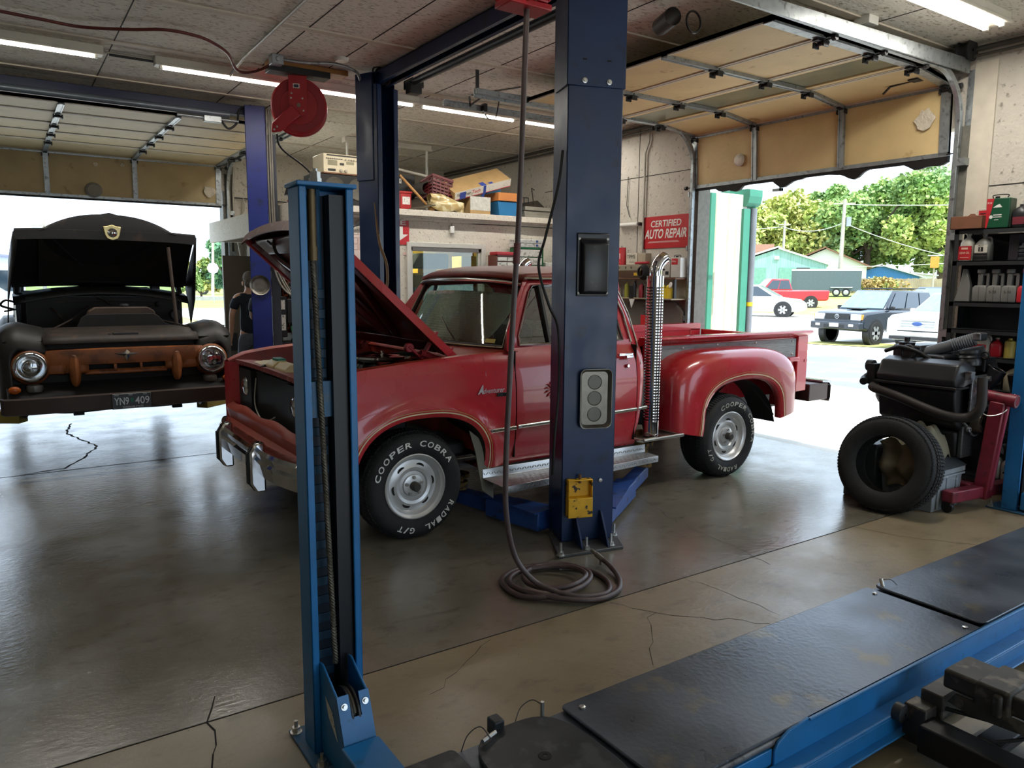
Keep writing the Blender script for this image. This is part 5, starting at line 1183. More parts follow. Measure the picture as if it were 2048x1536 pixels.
b = B(); b.tube([(.727, 7.086, .542), (1.021, 7.086, .542), (1.021, 7.086, .667), (.727, 7.086, .667)], .0016, 4, closed=True); b.done('plate_border', M_plw, pl)
b = B(); b.box((.866, 7.085, .592), (.885, 7.087, .628)); b.done('plate_sticker', mat('sticker_green', '#2f8a6d', .5), pl)
# pan between the fenders
b = B(); b.loft([[Vector((x, 7.24, .56)), Vector((x, 7.30, .68)), Vector((x, 7.42, .76)), Vector((x, 7.42, .84)), Vector((x, 7.42, 1.10)), Vector((x, 7.40, 1.115))] for x in lsp(-.01, 1.77, 8)], False, False); b.done('grille_opening', M_oldin, ot, smooth=40)
# rusty grille bar with three slots
def gy(x): return 7.30+.06*((x-XC)/.62)**2
b = B()
def face(x0, x1, z0, z1, n=6):
    b.loft([[Vector((x, gy(x)+.03, z0)), Vector((x, gy(x), z0+.01)), Vector((x, gy(x)-.018*math.sin(math.pi*((z0+z1)/2-.82)/.23), (z0+z1)/2)), Vector((x, gy(x), z1-.01 if z1 > 1.0 else z1)), Vector((x, gy(x)+(.05 if z1 > 1.0 else .0), z1))] for x in lsp(x0, x1, n)], False, False)
face(.24, 1.52, .90, 1.045, 16); face(.56, 1.20, .815, .845, 10)
for x0, x1 in ((.40, .585), (.775, .80), (.98, 1.0), (1.19, 1.36)): face(x0, x1, .83, .905, 3)
face(.26, .42, .83, .91, 3); face(1.34, 1.50, .83, .91, 3)
gr = b.done('grille_bar', M_rust, ot, smooth=50, solid=.02, offset=1)
for xt, zb in ((.485, .705), (1.285, .715)):
    b = B(); b.loft([[Vector((xt-.07, gy(xt)+.01, 1.02)), Vector((xt, gy(xt)-.035, 1.03)), Vector((xt+.07, gy(xt)+.01, 1.02)), Vector((xt, gy(xt)+.05, 1.02))], [Vector((xt-.075, gy(xt)+.01, .87)), Vector((xt, gy(xt)-.075, .87)), Vector((xt+.075, gy(xt)+.01, .87)), Vector((xt, gy(xt)+.06, .87))],
                      [Vector((xt-.06, gy(xt)+.01, .79)), Vector((xt, gy(xt)-.085, .77)), Vector((xt+.06, gy(xt)+.01, .79)), Vector((xt, gy(xt)+.05, .78))], [Vector((xt-.04, gy(xt), zb+.02)), Vector((xt, gy(xt)-.06, zb)), Vector((xt+.04, gy(xt), zb+.02)), Vector((xt, gy(xt)+.03, zb+.02))]], True, True)
    b.done('grille_tooth', M_rust, gr, smooth=60, subd=1)
b = B(); pts = []
for k in range(8):
    rr = [(.10, 0), (.022, .014), (0, .03), (.022, .014)][k % 4]
star = [(-.10, .012), (-.025, .018), (0, .045), (.025, .018), (.10, .012), (.022, -.012), (0, -.055), (-.022, -.012)]
c0 = Vector((XC, 7.262, .99)); vs = [Vector((XC+x, 7.275, .985+z)) for x, z in star]
b.add([c0]+vs, [(0, i+1, (i+1) % 8+1) for i in range(8)]); b.add(vs, [tuple(range(8))]); b.done('star_emblem', M_chrome, gr)
def lamps(s, f):
    b = B(); b.lathe((f(.168), 7.40, .905), (0, -1, 0), [(.155, -.05), (.15, .02), (.135, .055), (.122, .07), (.115, .065)], 32); o = b.done('headlight_pod', M_rust, ot, smooth=60)
    b = B(); b.lathe((f(.168), 7.40, .905), (0, -1, 0), [(.128, .05), (.125, .078), (.112, .088), (.100, .08), (.098, .07)], 32); b.done('headlight_ring', M_chrome, o, smooth=60)
    b = B(); b.lathe((f(.168), 7.40, .905), (0, -1, 0), [(.10, .074), (.08, .088), (.04, .097), (0, .099)], 32); b.done('headlight_lens', M_lens, o, smooth=60)
    b = B(); b.lathe((f(.168), 7.40, .905), (0, -1, 0), [(.098, .07), (.08, .05), (.05, .02), (.015, .01), (.015, .04), (0, .04)], 32); b.done('headlight_reflector', M_chrome, o, smooth=60)
    b = B(); b.lathe((f(.168)+s*.02, 7.36, .70), (0, 0, 1), [(.0, 0), (.055, 0), (.062, .02), (.06, .05), (.04, .06), (0, .062)], 20); b.done('parking_lamp', mat('lamp_base_grey', '#7b7b76', .4, .4), o, smooth=50)
    b = B(); b.ell((f(.045), 7.31, .725), (.045, .03, .033), 16, 10); b.done('turn_signal', M_amber, ot, smooth=180)
both(lamps)
def fender(s, f):
    rings = []
    for (y, zt, xo, xi, zb) in ((7.36, 1.05, .035, .30, .70), (7.365, 1.08, .015, .30, .68), (7.42, 1.16, -.03, .295, .64), (7.52, 1.225, -.055, .285, .62), (7.75, 1.25, -.07, .28, .74), (7.95, 1.245, -.07, .28, .93), (8.2, 1.20, -.07, .28, .80), (8.45, 1.12, -.06, .29, .60), (8.7, 1.02, -.05, .3, .52)):
        ring = []
        for a in lsp(0, 90, 5): ring.append(Vector((f(xi-(xi-.10)*math.sin(R(a))), y, zt-(.05 if y > 7.29 else .08)*(1-math.sin(R(a))))))
        for a in lsp(15, 90, 6): ring.append(Vector((f(.10-(.10-xo)*math.sin(R(a))), y, zt-.14*(1-math.cos(R(a))))))
        for t in lsp(.15, 1, 5): ring.append(Vector((f(xo+.012*t), y, zt-.14+(zb-zt+.14)*t)))
        rings.append(ring)
    b = B(); b.loft(rings, False, False); o = b.done('fender', M_oldb, ot, smooth=70, solid=.01)
both(fender)
# apron, radiator panel and engine bay
b = B(); b.loft([[Vector((x, 7.36, 1.085-.0*abs(x-XC))), Vector((x, 7.42, 1.135)), Vector((x, 7.60, 1.165)), Vector((x, 7.88, 1.19))] for x in lsp(.27, 1.49, 10)], False, False); b.done('front_apron', M_rustbr, ot, smooth=50, solid=.01)
b = B(); b.box((.80, 7.43, 1.145), (1.0, 7.50, 1.165)); b.box((.76, 7.45, 1.13), (.79, 7.48, 1.16)); b.done('hood_catch', M_steel_dk, ot, bevel=.004)
b = B(); b.prism([(.50, .9), (.50, 1.18), (.56, 1.20), (.60, 1.285), (.65, 1.315), (1.20, 1.315), (1.25, 1.285), (1.30, 1.22), (1.38, 1.19), (1.38, .9)], 'y', 7.88, 7.90); b.done('radiator_panel', M_oldin, ot, bevel=.006)
b = B(); b.prism([(.64, 1.27), (.66, 1.34), (.72, 1.375), (1.16, 1.375), (1.22, 1.34), (1.24, 1.27)], 'y', 7.94, 8.04); o = b.done('radiator_tank', mat('radiator_brown', '#3d2c1f', .6, var=.3), ot, bevel=.012)
b = B(); b.lathe((.97, 7.99, 1.372), (0, 0, 1), [(0,.03),(.035,.03),(.04,.02),(.04,.012),(.03,.01),(.03,0)], 20); b.done('radiator_cap', M_steel_dk, o, smooth=40)
b = B(); b.box((.20, 8.62, .7), (1.56, 8.66, 1.46)); b.done('firewall', M_oldin, ot)
b = B(); b.box((.45, 8.05, .75), (1.3, 8.6, 1.12)); b.box((.62, 8.1, 1.1), (.8, 8.55, 1.2)); b.box((.98, 8.1, 1.1), (1.16, 8.55, 1.2)); b.lathe((.88, 8.3, 1.15), (0, 0, 1), [(.16, 0), (.17, .02), (.17, .1), (.14, .13), (0, .14)], 24); b.done('engine', M_oldin, ot, bevel=.02)
b = B()
for pts, r in (([(.33, 7.70, 1.18), (.55, 8.2, 1.26), (.72, 8.6, 1.36)], .008), ([(1.47, 7.72, 1.19), (1.2, 8.2, 1.27), (1.02, 8.6, 1.38)], .008), ([(.40, 8.6, 1.35), (.45, 8.5, 1.30), (.5, 8.55, 1.2), (.47, 8.5, 1.12)], .012), ([(1.3, 8.6, 1.36), (1.2, 8.4, 1.3), (1.28, 8.2, 1.2)], .008), ([(.3, 8.64, 1.4), (.9, 8.58, 1.42), (1.5, 8.64, 1.4)], .006), ([(.80, 8.62, 1.45), (.86, 8.5, 1.42), (.9, 8.45, 1.38)], .007)):
    b.tube(spline(pts, 6), r, 6)
b.done('engine_rods', M_rustbr, ot, smooth=60)
b = B(); b.lathe((1.50, 8.55, 1.27), (0, -1, 0), [(0, .12), (.05, .12), (.055, .1), (.055, 0)], 16); b.lathe((1.36, 8.61, 1.38), (0, -1, 0), [(0, .05), (.022, .045), (.03, 0)], 12); b.done('horn', M_oldin, ot, smooth=50)
b = B(); b.loft([[Vector((x, 8.62, 1.36+.12*(1-((x-XC)/.85)**2))), Vector((x, 8.68, 1.43+.10*(1-((x-XC)/.85)**2))), Vector((x, 8.86, 1.46+.10*(1-((x-XC)/.85)**2)))] for x in lsp(.10, 1.66, 16)], False, False); b.done('cowl', M_oldb, ot, smooth=50, solid=.01)
# cab: pillars, roof, windshield, back window
b = B()
def cabring(y, zt, w, zb=1.45):
    return [Vector((XC-w, y, zb)), Vector((XC-w*.96, y, zb+(zt-zb)*.6)), Vector((XC-w*.80, y, zt-.05)), Vector((XC-w*.4, y, zt)), Vector((XC, y, zt+.012)), Vector((XC+w*.4, y, zt)), Vector((XC+w*.80, y, zt-.05)), Vector((XC+w*.96, y, zb+(zt-zb)*.6)), Vector((XC+w, y, zb))]
b.loft([cabring(9.02, 1.985, .70, 1.90), cabring(9.15, 2.045, .73, 1.8), cabring(9.6, 2.06, .74, 1.75), cabring(10.05, 2.03, .72, 1.75), cabring(10.2, 1.95, .70, 1.85)], False, False); b.done('cab_roof', M_oldb, ot, smooth=60, solid=.02)
b = B()
for f in (lambda x: x, om):
    b.beam((f(.14), 8.86, 1.47), (f(.20), 9.05, 1.97), .05, .05); b.beam((f(.16), 10.2, 1.2), (f(.2), 10.17, 1.95), .12, .05); b.box((f(.12), 8.86, .75), (f(.16), 10.2, 1.46))
b.box((.16, 10.17, .75), (1.60, 10.2, 1.50)); b.done('cab_body', M_oldb, ot, bevel=.01)
b = B(); b.grid(lambda u, v: (.16+1.44*u, 8.84-.06*(1-(2*u-1)**2)+.2*v, 1.47+.085*(1-(2*u-1)**2)*(1-v)+.5*v), 16, 6); b.done('windshield', glass('old_windshield', '#d7e4ea', .12), ot, smooth=180)
for (x0, x1) in ((.42, .80), (1.0, 1.35)):
    b = B(); b.tube([(x0, 8.80, 1.525+.01), (x1, 8.77, 1.555)], .005, 5); b.cyl((x1-.02, 8.77, 1.54), (x1-.02, 8.75, 1.57), .012, n=8); b.done('wiper', M_steel_dk, ot)
# visor horn on the roof edge and mirror bracket
b = B(); b.prism([(9.0, 2.02), (9.02, 2.12), (9.10, 2.03)], 'x', .30, .36); b.done('roof_marker', M_oldb, ot, bevel=.01)
b = B(); b.tube(spline([(.12, 8.95, 1.40), (.04, 8.93, 1.42), (0.0, 8.95, 1.37), (.1, 8.97, 1.33)], 6), .012, 6); b.tube([(.12, 8.95, 1.33), (.02, 8.95, 1.31)], .01, 6); b.done('mirror_bracket', M_oldin, ot, smooth=60)
# raised hood: crown on top, deep sides, lip at the front
def hd(u, v):   # u 0 rear .. 1 front lip, v 0..1 across
    w = .80-.06*u; x = XC-w+2*w*v; k = 1-abs(2*v-1)**3.0
    y = 8.86-.92*u; z = 1.56+.40*u+.10*math.sin(u*math.pi*.6)
    return Vector((x, y, z+.02*k))
b = B(); b.grid(lambda u, v: hd(u, v), 10, 20); hoodo = b.done('hood', M_oldb, ot, smooth=60, solid=.012)
b = B()     # crown: central raised dome that shows over the lip
b.grid(lambda u, v: Vector((XC-.56+1.12*v, 8.70-.78*u, hd(u, .5).z-.02+(.165*(1-abs(2*v-1)**2.4))*(.35+.65*u)+.018*math.exp(-((v-.5)/.035)**2)*u)), 10, 32); 
b.loft([[Vector((XC-.56+1.12*v, 7.92, hd(1, .5).z-.03)), Vector((XC-.56+1.12*v, 7.905, hd(1, .5).z-.02+.08*(1-abs(2*v-1)**2.4))), Vector((XC-.56+1.12*v, 7.92, hd(1, .5).z-.02+.165*(1-abs(2*v-1)**2.4)+.018*math.exp(-((v-.5)/.035)**2)))] for v in lsp(0, 1, 32)], False, False)
b.done('hood_crown', M_oldb, hoodo, smooth=60)
b = B(); b.loft([[hd(1, v)+Vector((0, .0, .012)), hd(1, v)+Vector((0, -.03, -.005)), hd(1, v)+Vector((0, -.02, -.085)), hd(1, v)+Vector((0, .02, -.085))] for v in lsp(0, 1, 10)], True, True); b.done('hood_lip', M_oldb, hoodo, smooth=30)
for f in (lambda x: x, om):
    b = B(); b.loft([[Vector((f(.135), 7.93, 2.04)), Vector((f(.15), 7.93, 1.945))], [Vector((f(.115), 8.15, 1.95)), Vector((f(.11), 8.15, 1.72))], [Vector((f(.09), 8.5, 1.80)), Vector((f(.06), 8.5, 1.42))], [Vector((f(.075), 8.86, 1.58)), Vector((f(.045), 8.82, 1.16))]], False, False); b.done('hood_side', M_oldb, hoodo, smooth=60, solid=.012, offset=0)
b = B(); b.grid(lambda u, v: hd(u, .01+.98*v)+Vector((0, 0, -.016)), 6, 8); b.done('hood_lining', M_oldin, hoodo, smooth=60)
b = B(); b.tube([hd(.92, .18)+Vector((0,0,-.03)), hd(.35, .38)+Vector((0,0,-.03))], .008, 6); b.tube([hd(.92, .80)+Vector((0,0,-.03)), hd(.4, .58)+Vector((0,0,-.03))], .008, 6); b.done('hood_brace', M_oldin, hoodo)
b = B(); b.cyl((1.37, 7.93, 1.94), (1.40, 7.86, 1.19), .016, n=10); b.done('hood_prop', mat('prop_rod_brown', '#4d4038', .55, .3), ot, smooth=40)
b = B(); b.prism([(-.075, .055), (-.03, .062), (0, .075), (.03, .062), (.075, .055), (.062, -.02), (.045, -.055), (0, -.07), (-.045, -.055), (-.062, -.02)], 'y', 7.888, 7.905, Matrix.Translation((XC+.015, 0, 2.055))); o = b.done('hood_crest', mat('crest_gold', '#b9a775', .3, .8, var=.2, scale=40), hoodo, bevel=.006)
b = B(); b.lathe((XC+.015, 7.888, 2.055), (0, -1, 0), [(.042, 0), (.04, .006), (.03, .008), (.03, .003), (.015, .009), (0, .01)], 20); b.done('crest_boss', M_chrome, o, smooth=40)
# bed and running gear
b = B(); b.box((.2, 10.3, .75), (.24, 11.85, 1.25)); b.box((1.52, 10.3, .75), (1.56, 11.85, 1.25)); b.box((.2, 10.3, .72), (1.56, 11.85, .76)); b.box((.2, 10.28, .75), (1.56, 10.32, 1.3)); b.done('cargo_bed', M_oldb, ot)
def rf(s, f):
    b = B(); b.loft([[Vector((f(.20), y, z)), Vector((f(.02), y, z-.02)), Vector((f(-.04), y, z-.1)), Vector((f(-.045), y, z-.30))] for y, z in ((10.35, .80), (10.45, 1.05), (10.7, 1.18), (11.0, 1.20), (11.3, 1.12), (11.5, .85))], False, False); b.done('rear_fender', M_oldb, ot, smooth=60, solid=.01)
both(rf)
b = B(); b.box((.46, 7.3, .56), (.53, 11.7, .68)); b.box((1.23, 7.3, .56), (1.30, 11.7, .68)); b.done('frame_rail', M_oldin, ot)
b = B(); b.tube(spline([(.14, 7.95, .50), (.3, 7.95, .46), (.5, 7.95, .44), (.88, 7.95, .45), (1.26, 7.95, .44), (1.46, 7.95, .46), (1.62, 7.95, .50)], 6), .04, 10); b.done('front_axle', M_oldin, ot, smooth=60)
for x in (.49, 1.27):
    b = B(); b.loft([[Vector((x-.03, y, z)), Vector((x+.03, y, z)), Vector((x+.03, y, z+.035)), Vector((x-.03, y, z+.035))] for y, z in ((7.32, .56), (7.6, .50), (7.95, .485), (8.3, .50), (8.6, .57))], True, True); b.box((x-.04, 7.3, .48), (x+.04, 7.36, .60)); b.done('leaf_spring', M_oldin, ot)
for x in (.13, 1.63):
    b = B(); b.lathe((x-.04, 7.95, .52), (1, 0, 0), [(0, 0), (.13, 0), (.135, .03), (.06, .08), (0, .08)], 20); b.done('brake_hub', mat('hub_rust', '#39302a', .6, .4), ot, smooth=40)
def rw(s, f):
    b = B(); n = 32; prof = [(.19, .07), (.22, .085), (.28, .09), (.33, .08), (.36, .05), (.362, 0), (.36, -.05), (.33, -.08), (.28, -.09), (.22, -.085), (.19, -.07)]
    b.lathe((f(.08), 10.95, .62), (1, 0, 0), prof, 36); b.lathe((f(.08), 10.95, .62), (1, 0, 0), [(.19, .05), (.1, .02), (0, .02)], 24); b.done('rear_wheel', M_tire, ot, smooth=50)
both(rw)
# ================================================================ hose reels, hoses, cables, conduits
M_reel = mat('reel_red', '#a01a26', .35, var=.1, scale=8)
M_hose = mat('dark_air_hose', '#4a3c3b', .45, var=.15, scale=20)
M_board = mat('ceiling_board_pine', '#9c6a35', .6, var=.15, scale=8, stretch=(1, 6, 6))
rl = wthing('hose_reel', 'round red hose reel hung from a board under the ceiling beside the dark blue post', 'hose reel', (2.2, 6.9, 3.45))
RC = Vector((2.36, 6.95, 3.185)); RA = Vector((-.36, -.93, 0)).normalized()       # reel axis towards the room
b = B(); b.lathe(RC, RA, [(.03, .05), (.235, .05), (.245, .042), (.245, .034), (.16, .03), (.15, .02), (.15, -.05), (.245, -.06), (.25, -.07), (.03, -.075)], 44); b.done('drum', M_reel, rl, smooth=35)
b = B(); b.lathe(RC, RA, [(.09, .0445), (.155, .0445), (.165, .053), (.225, .053), (.232, .045)], 44); b.done('drum_flange', mat('reel_red_face', '#8c1620', .4, var=.1), rl, smooth=35)
b = B(); b.lathe(RC, RA, [(.0, .046), (.15, .046)], 36); b.done('drum_well', mat('reel_well_dark', '#4d1018', .5), rl)
RX = RA.cross(Vector((0, 0, 1))).normalized()*-1
def rp(u, v, d): return RC+RX*u+Vector((0, 0, v))+RA*d
if rp(1, 0, 0).x < rp(0, 0, 0).x: RX = -RX
arm_ = [(-.085, .255), (.075, .255), (.075, -.02), (.06, -.075), (.0, -.10), (-.05, -.06), (-.085, .02)]
b = B(); n = len(arm_); b.add([rp(u, v, .075) for u, v in arm_]+[rp(u, v, .083) for u, v in arm_], [tuple(range(n)), tuple(range(2*n-1, n-1, -1))]+[(i, i+n, (i+1) % n+n, (i+1) % n) for i in range(n)]); b.done('bracket', M_reel, rl)
b = B(); g = [(-.06, .0), (.02, -.09), (-.16, -.24), (-.24, -.25), (-.235, -.17)]; n = len(g)
b.add([rp(u, v, .085) for u, v in g]+[rp(u, v, .115) for u, v in g], [tuple(range(n)), tuple(range(2*n-1, n-1, -1))]+[(i, i+n, (i+1) % n+n, (i+1) % n) for i in range(n)]); b.done('guide_arm', M_reel, rl, bevel=.01)
for u, v in ((-.06, .10), (-.065, .06), (.035, .06), (-.05, -.03), (.04, -.045), (-.19, -.20), (-.215, -.225)):
    b = B(); b.lathe(rp(u, v, .083 if v > -.1 else .115), RA, [(.009, 0), (.008, .004), (0, .005)], 10); b.done('bolt', M_nickel, rl, smooth=40)
b = B(); b.lathe(rp(0, 0, .083), RA, [(.016, 0), (.016, .012), (.007, .012), (.007, .004), (0, .004)], 16); b.done('axle', M_tray, rl, smooth=40)
b = B(); b.add([rp(u, v, .0845) for u, v in ((-.045, .145), (.012, .145), (.012, .185), (-.045, .185))], [(0, 1, 2, 3)]); o = b.done('reel_label', M_label, rl)
b = B(); b.add([rp(u, v, .085) for u, v in ((-.036, .152), (.003, .152), (.003, .177), (-.036, .177))], [(0, 1, 2, 3)]); b.done('label_panel', mat('label_navy', '#1f2440', .5), o)
b = B(); b.box((2.08, 6.86, 3.50), (2.80, 7.02, 3.545)); b.done('mounting_board', M_board, rl, bevel=.004)
b = B(); b.box((2.08, 6.84, 3.445), (2.62, 7.0, 3.50)); b.done('mounting_plate', M_black, rl, bevel=.003)
b = B(); p = rp(-.20, -.25, .05); b.tube(spline([p, p+Vector((.06, .05, -.12)), Vector((2.62, 7.35, 2.62)), Vector((2.86, 7.9, 2.2)), Vector((2.95, 8.06, 2.02))], 8), .009, 8); b.done('reel_cord', M_rubber, rl, smooth=60)
b = B(); b.box((2.06, 6.72, 3.47), (2.16, 6.82, 3.55)); b.lathe((2.11, 6.72, 3.51), (0, -1, 0), [(.02, 0), (.02, .008), (0, .008)], 10)
jb = tag(b.done('junction_box', M_galv, bevel=.005), 'grey metal junction box on the ceiling above the red hose reel', 'electrical box')
b = B(); b.tube(spline([(2.16, 6.76, 3.52), (2.35, 6.70, 3.51), (2.6, 6.66, 3.53), (2.80, 6.68, 3.50), (2.88, 6.75, 3.42)], 10), .014, 8); tag(b.done('flexible_conduit', M_galv, smooth=60), 'ribbed flexible conduit looping from ceiling box to the dark blue post', 'conduit')
b = B(); P = [(-.6, 6.62, 3.52), (.14, 6.75, 3.52), (.40, 6.78, 3.52), (.65, 6.80, 3.52), (.95, 6.62, 3.51), (1.19, 6.5, 3.52), (1.42, 6.52, 3.52), (1.58, 6.62, 3.51), (1.72, 6.8, 3.50), (1.84, 7.05, 3.46), (1.93, 7.12, 3.455), (2.02, 7.0, 3.46), (2.10, 6.88, 3.50)]
b.tube(spline(P, 8), .0125, 8); tag(b.done('red_cable', M_cable, smooth=60), 'dark red cable sagging in curves under the ceiling at upper left', 'cable')
b = B(); b.tube([(1.87, 3.0, 3.53), (1.87, 5.4, 3.53), (1.88, 6.9, 3.53), (1.88, 7.28, 3.50), (1.87, 7.36, 3.47)], .012, 8)
for y in (5.0, 6.2): b.box((1.85, y, 3.525), (1.89, y+.02, 3.55))
tag(b.done('conduit', M_greytube, smooth=50), 'pale thin conduit running over the ceiling to the tube lights, left of the red reel', 'conduit')
b = B(); b.tube([(-2.2, 7.47, 3.535), (6.4, 7.47, 3.535)], .011, 8); tag(b.done('conduit', M_greytube, smooth=50), 'long straight conduit running above the row of tube lights', 'conduit')
b = B(); b.tube([(.9, 7.40, 3.50), (1.24, 7.40, 3.50)], .010, 8); tag(b.done('connecting_rod', M_black, smooth=50), 'short black rod bridging the gap between two tube lights', 'rod')
for i, (z, r, lb) in enumerate(((3.50, .02, 'upper thick pipe running along the top of the right wall'), (3.44, .013, 'thin lower pipe running along the top of the right wall'))):
    b = B(); b.tube([(6.60-.03*i, 1.0, z), (6.60-.03*i, 3.1, z), (6.60-.03*i, 11.9, z)], r, 10); tag(b.done('wall_pipe', mat('dark_pipe', '#4e4d48', .5, .4), smooth=50), lb, 'pipe')
b = B(); b.tube([(6.62, 6.86, 3.42), (6.62, 6.86, 3.32), (6.62, 6.92, 3.20), (6.62, 6.92, 1.75)], .013, 8); tag(b.done('conduit', M_greytube, smooth=50), 'upright bent conduit on the right wall left of the red sign', 'conduit')
b = B(); b.tube([(6.63, 7.22, 2.95), (6.63, 7.24, 2.6), (6.63, 7.18, 2.45)], .004, 6); tag(b.done('wall_wire', M_black, smooth=50), 'thin black wire hanging on the wall above the paper roll', 'wire')
b = B(); b.tube([(6.25, 6.45, 3.50), (6.25, 7.7, 3.46), (6.26, 7.78, 3.40), (6.26, 7.78, 2.50)], .012, 8); tag(b.done('conduit', M_white, smooth=50), 'white pipe dropping onto the loft edge beside the wide blue column', 'conduit')
for k, (x, lb) in enumerate(((2.94, 'left of two grey pipes rising beside the left door frame'), (3.0, 'right of two grey pipes rising beside the left door frame'))):
    b = B(); b.tube([(x, 11.93, .2), (x, 11.93, 3.0), (x+.02, 11.9, 3.3)], .016, 8); tag(b.done('wall_pipe', M_greytube, smooth=50), lb, 'pipe')
b = B(); b.tube(spline([(3.08, 11.9, 1.9), (3.0, 11.7, 2.1), (2.95, 11.6, 2.35), (3.04, 11.7, 2.55), (3.12, 11.8, 2.7), (3.14, 11.9, 2.85)], 8), .012, 8); tag(b.done('wall_hose', M_greytube, smooth=60), 'grey cable bending around the white loft end near left door', 'cable')
b = B(); b.tube([(3.0, 11.94, 2.86), (5.5, 11.94, 2.80)], .01, 6); tag(b.done('wall_pipe', M_steel_dk, smooth=50), 'thin dark pipe crossing the back wall above the loft', 'pipe')
# the reel overhead by the wide column and its hose coiled on the floor
h2 = wthing('hose_reel', 'red overhead hose reel at the top edge beside the wide navy column', 'hose reel', (2.2, 3.15, 3.4))
b = B(); b.lathe((2.17, 3.13, 3.16), (.9, .42, 0), [(.03, -.06), (.23, -.06), (.23, -.05), (.14, -.045), (.14, .045), (.23, .05), (.23, .06), (.03, .06)], 36); b.done('drum', M_reel, h2, smooth=35)
b = B(); b.box((2.05, 3.06, 2.92), (2.29, 3.2, 2.95)); b.prism([(2.08, 2.95), (2.26, 2.95), (2.22, 3.4), (2.12, 3.4)], 'y', 3.05, 3.06); b.box((2.08, 3.0, 3.40), (2.28, 3.25, 3.55)); b.done('bracket', M_reel, h2, bevel=.006)
for x in (2.09, 2.14, 2.21, 2.26):
    b = B(); b.cyl((x, 3.08, 2.945), (x, 3.18, 2.945), .016, n=10); b.done('guide_roller', mat('roller_ivory', '#c9bf95', .5), h2, smooth=40)
drop = spline([(2.185, 3.12, 3.0), (2.175, 3.11, 2.9), (2.15, 3.1, 2.38), (2.13, 3.1, 1.90), (2.105, 3.1, 1.50), (2.08, 3.1, 1.05), (2.065, 3.1, .72), (2.07, 3.1, .45), (2.12, 3.09, .22), (2.20, 3.03, .09), (2.28, 2.93, .045)], 10)
coil = spline([(2.28, 2.93, .045), (2.37, 2.85, .03), (2.52, 2.83, .02), (2.62, 2.92, .016), (2.66, 3.05, .016), (2.63, 3.18, .018), (2.50, 3.32, .02), (2.32, 3.36, .018), (2.18, 3.30, .016), (2.125, 3.18, .016), (2.13, 3.05, .018), (2.22, 2.95, .028), (2.38, 2.92, .04), (2.52, 2.97, .042), (2.60, 3.08, .04), (2.56, 3.24, .038), (2.42, 3.30, .036), (2.29, 3.25, .034), (2.235, 3.13, .034), (2.28, 3.00, .042), (2.40, 2.95, .055), (2.54, 3.02, .055), (2.55, 3.16, .05), (2.44, 3.26, .04), (2.28, 3.30, .03), (2.17, 3.22, .03), (2.16, 3.08, .03), (2.26, 2.90, .03), (2.42, 2.80, .02), (2.58, 2.82, .016), (2.68, 2.90, .016), (2.745, 3.0, .02), (2.775, 3.10, .035), (2.775, 3.16, .05)], 8)
b = B(); b.tube(drop+coil[1:], .0145, 10); ah = tag(b.done('air_hose', M_hose, smooth=60), 'dark air hose hanging from overhead and coiled on the concrete floor', 'hose')
b = B(); p = Vector((2.775, 3.15, .047)); d = Vector((-.01, .10, .035)).normalized(); b.cyl(p, p+d*.06, .016, n=10); b.cyl(p+d*.06, p+d*.10, .011, n=10); b.cyl(p+d*.02, p+d*.02+Vector((.0, .0, -.04)), .007, n=8); b.done('hose_coupling', M_tray, ah, smooth=40)
b = B(); q = Vector((2.125, 3.1, 1.82)); b.cyl(q, q-Vector((.006, 0, .10)), .018, n=10); b.done('hose_splice', mat('hose_rubber_red', '#5a2d2d', .6), ah, smooth=40)
# strap bracket and rail under the ceiling by the right door
sb = wthing('perforated_bracket', 'perforated steel bracket with a curved strap hanging on the far door rail', 'bracket', (4.2, 7.1, 3.55))
b = B(); b.beam((4.18, 6.95, 3.54), (4.42, 6.40, 3.545), .03, .004); b.beam((4.18, 7.0, 3.54), (4.19, 7.0, 3.44), .03, .004, (1, 0, 0)); b.beam((4.19, 7.0, 3.45), (4.27, 6.80, 3.54), .03, .004); b.done('angle_iron', M_steel_dk, sb)
b = B(); b.box((3.90, 7.05, 3.42), (6.3, 7.06, 3.475)); b.box((3.90, 7.02, 3.47), (6.3, 7.06, 3.475)); b.done('rail', M_galv, sb)
b = B(); b.loft([[Vector((x, 6.99, z)), Vector((x, 7.01, z))] for x, z in [(4.37, 3.43)]+[(4.445+.075*math.cos(R(a)), 3.41+.075*math.sin(R(a))) for a in lsp(180, 350, 10)]+[(4.54, 3.5), (4.56, 3.6)]], False, False); b.box((4.35, 6.98, 3.41), (4.39, 7.05, 3.49)); b.done('strap', M_black, sb, solid=.003)
b = B(); b.lathe((2.60, 6.52, 3.55), (0, 0, -1), [(0, .03), (.05, .03), (.06, .02), (.065, 0)], 20); tag(b.done('lamp_holder', M_white, smooth=40), 'small round white lamp holder on the ceiling near the dark blue post', 'lamp holder')
b = B(); b.box((5.28, 3.28, 3.49), (5.40, 3.40, 3.55)); b.tube([(5.34, 3.4, 3.53), (5.34, 6.2, 3.53)], .014, 8); b.tube([(5.31, 3.4, 3.535), (5.31, 6.2, 3.535)], .009, 8); tag(b.done('ceiling_outlet', M_white, bevel=.006), 'white ceiling outlet box with pipe above the raised right door', 'outlet')
b = B(); b.cyl((3.9, 3.85, 3.42), (3.98, 4.05, 3.42), .06, n=20, caps=False); b.tube(arc((4.1, 3.42), .07, 0, 360, 24, 'xz', 3.85), .008, 5); tag(b.done('pipe_collar', M_black, smooth=50), 'black ring collar hanging above the end of the raised right door', 'bracket')
# hatch in the ceiling
b = B(); b.box((3.2, 9.1, 3.535), (3.95, 9.9, 3.55)); struct(b.done('trim_8', M_ceil, bevel=.004))

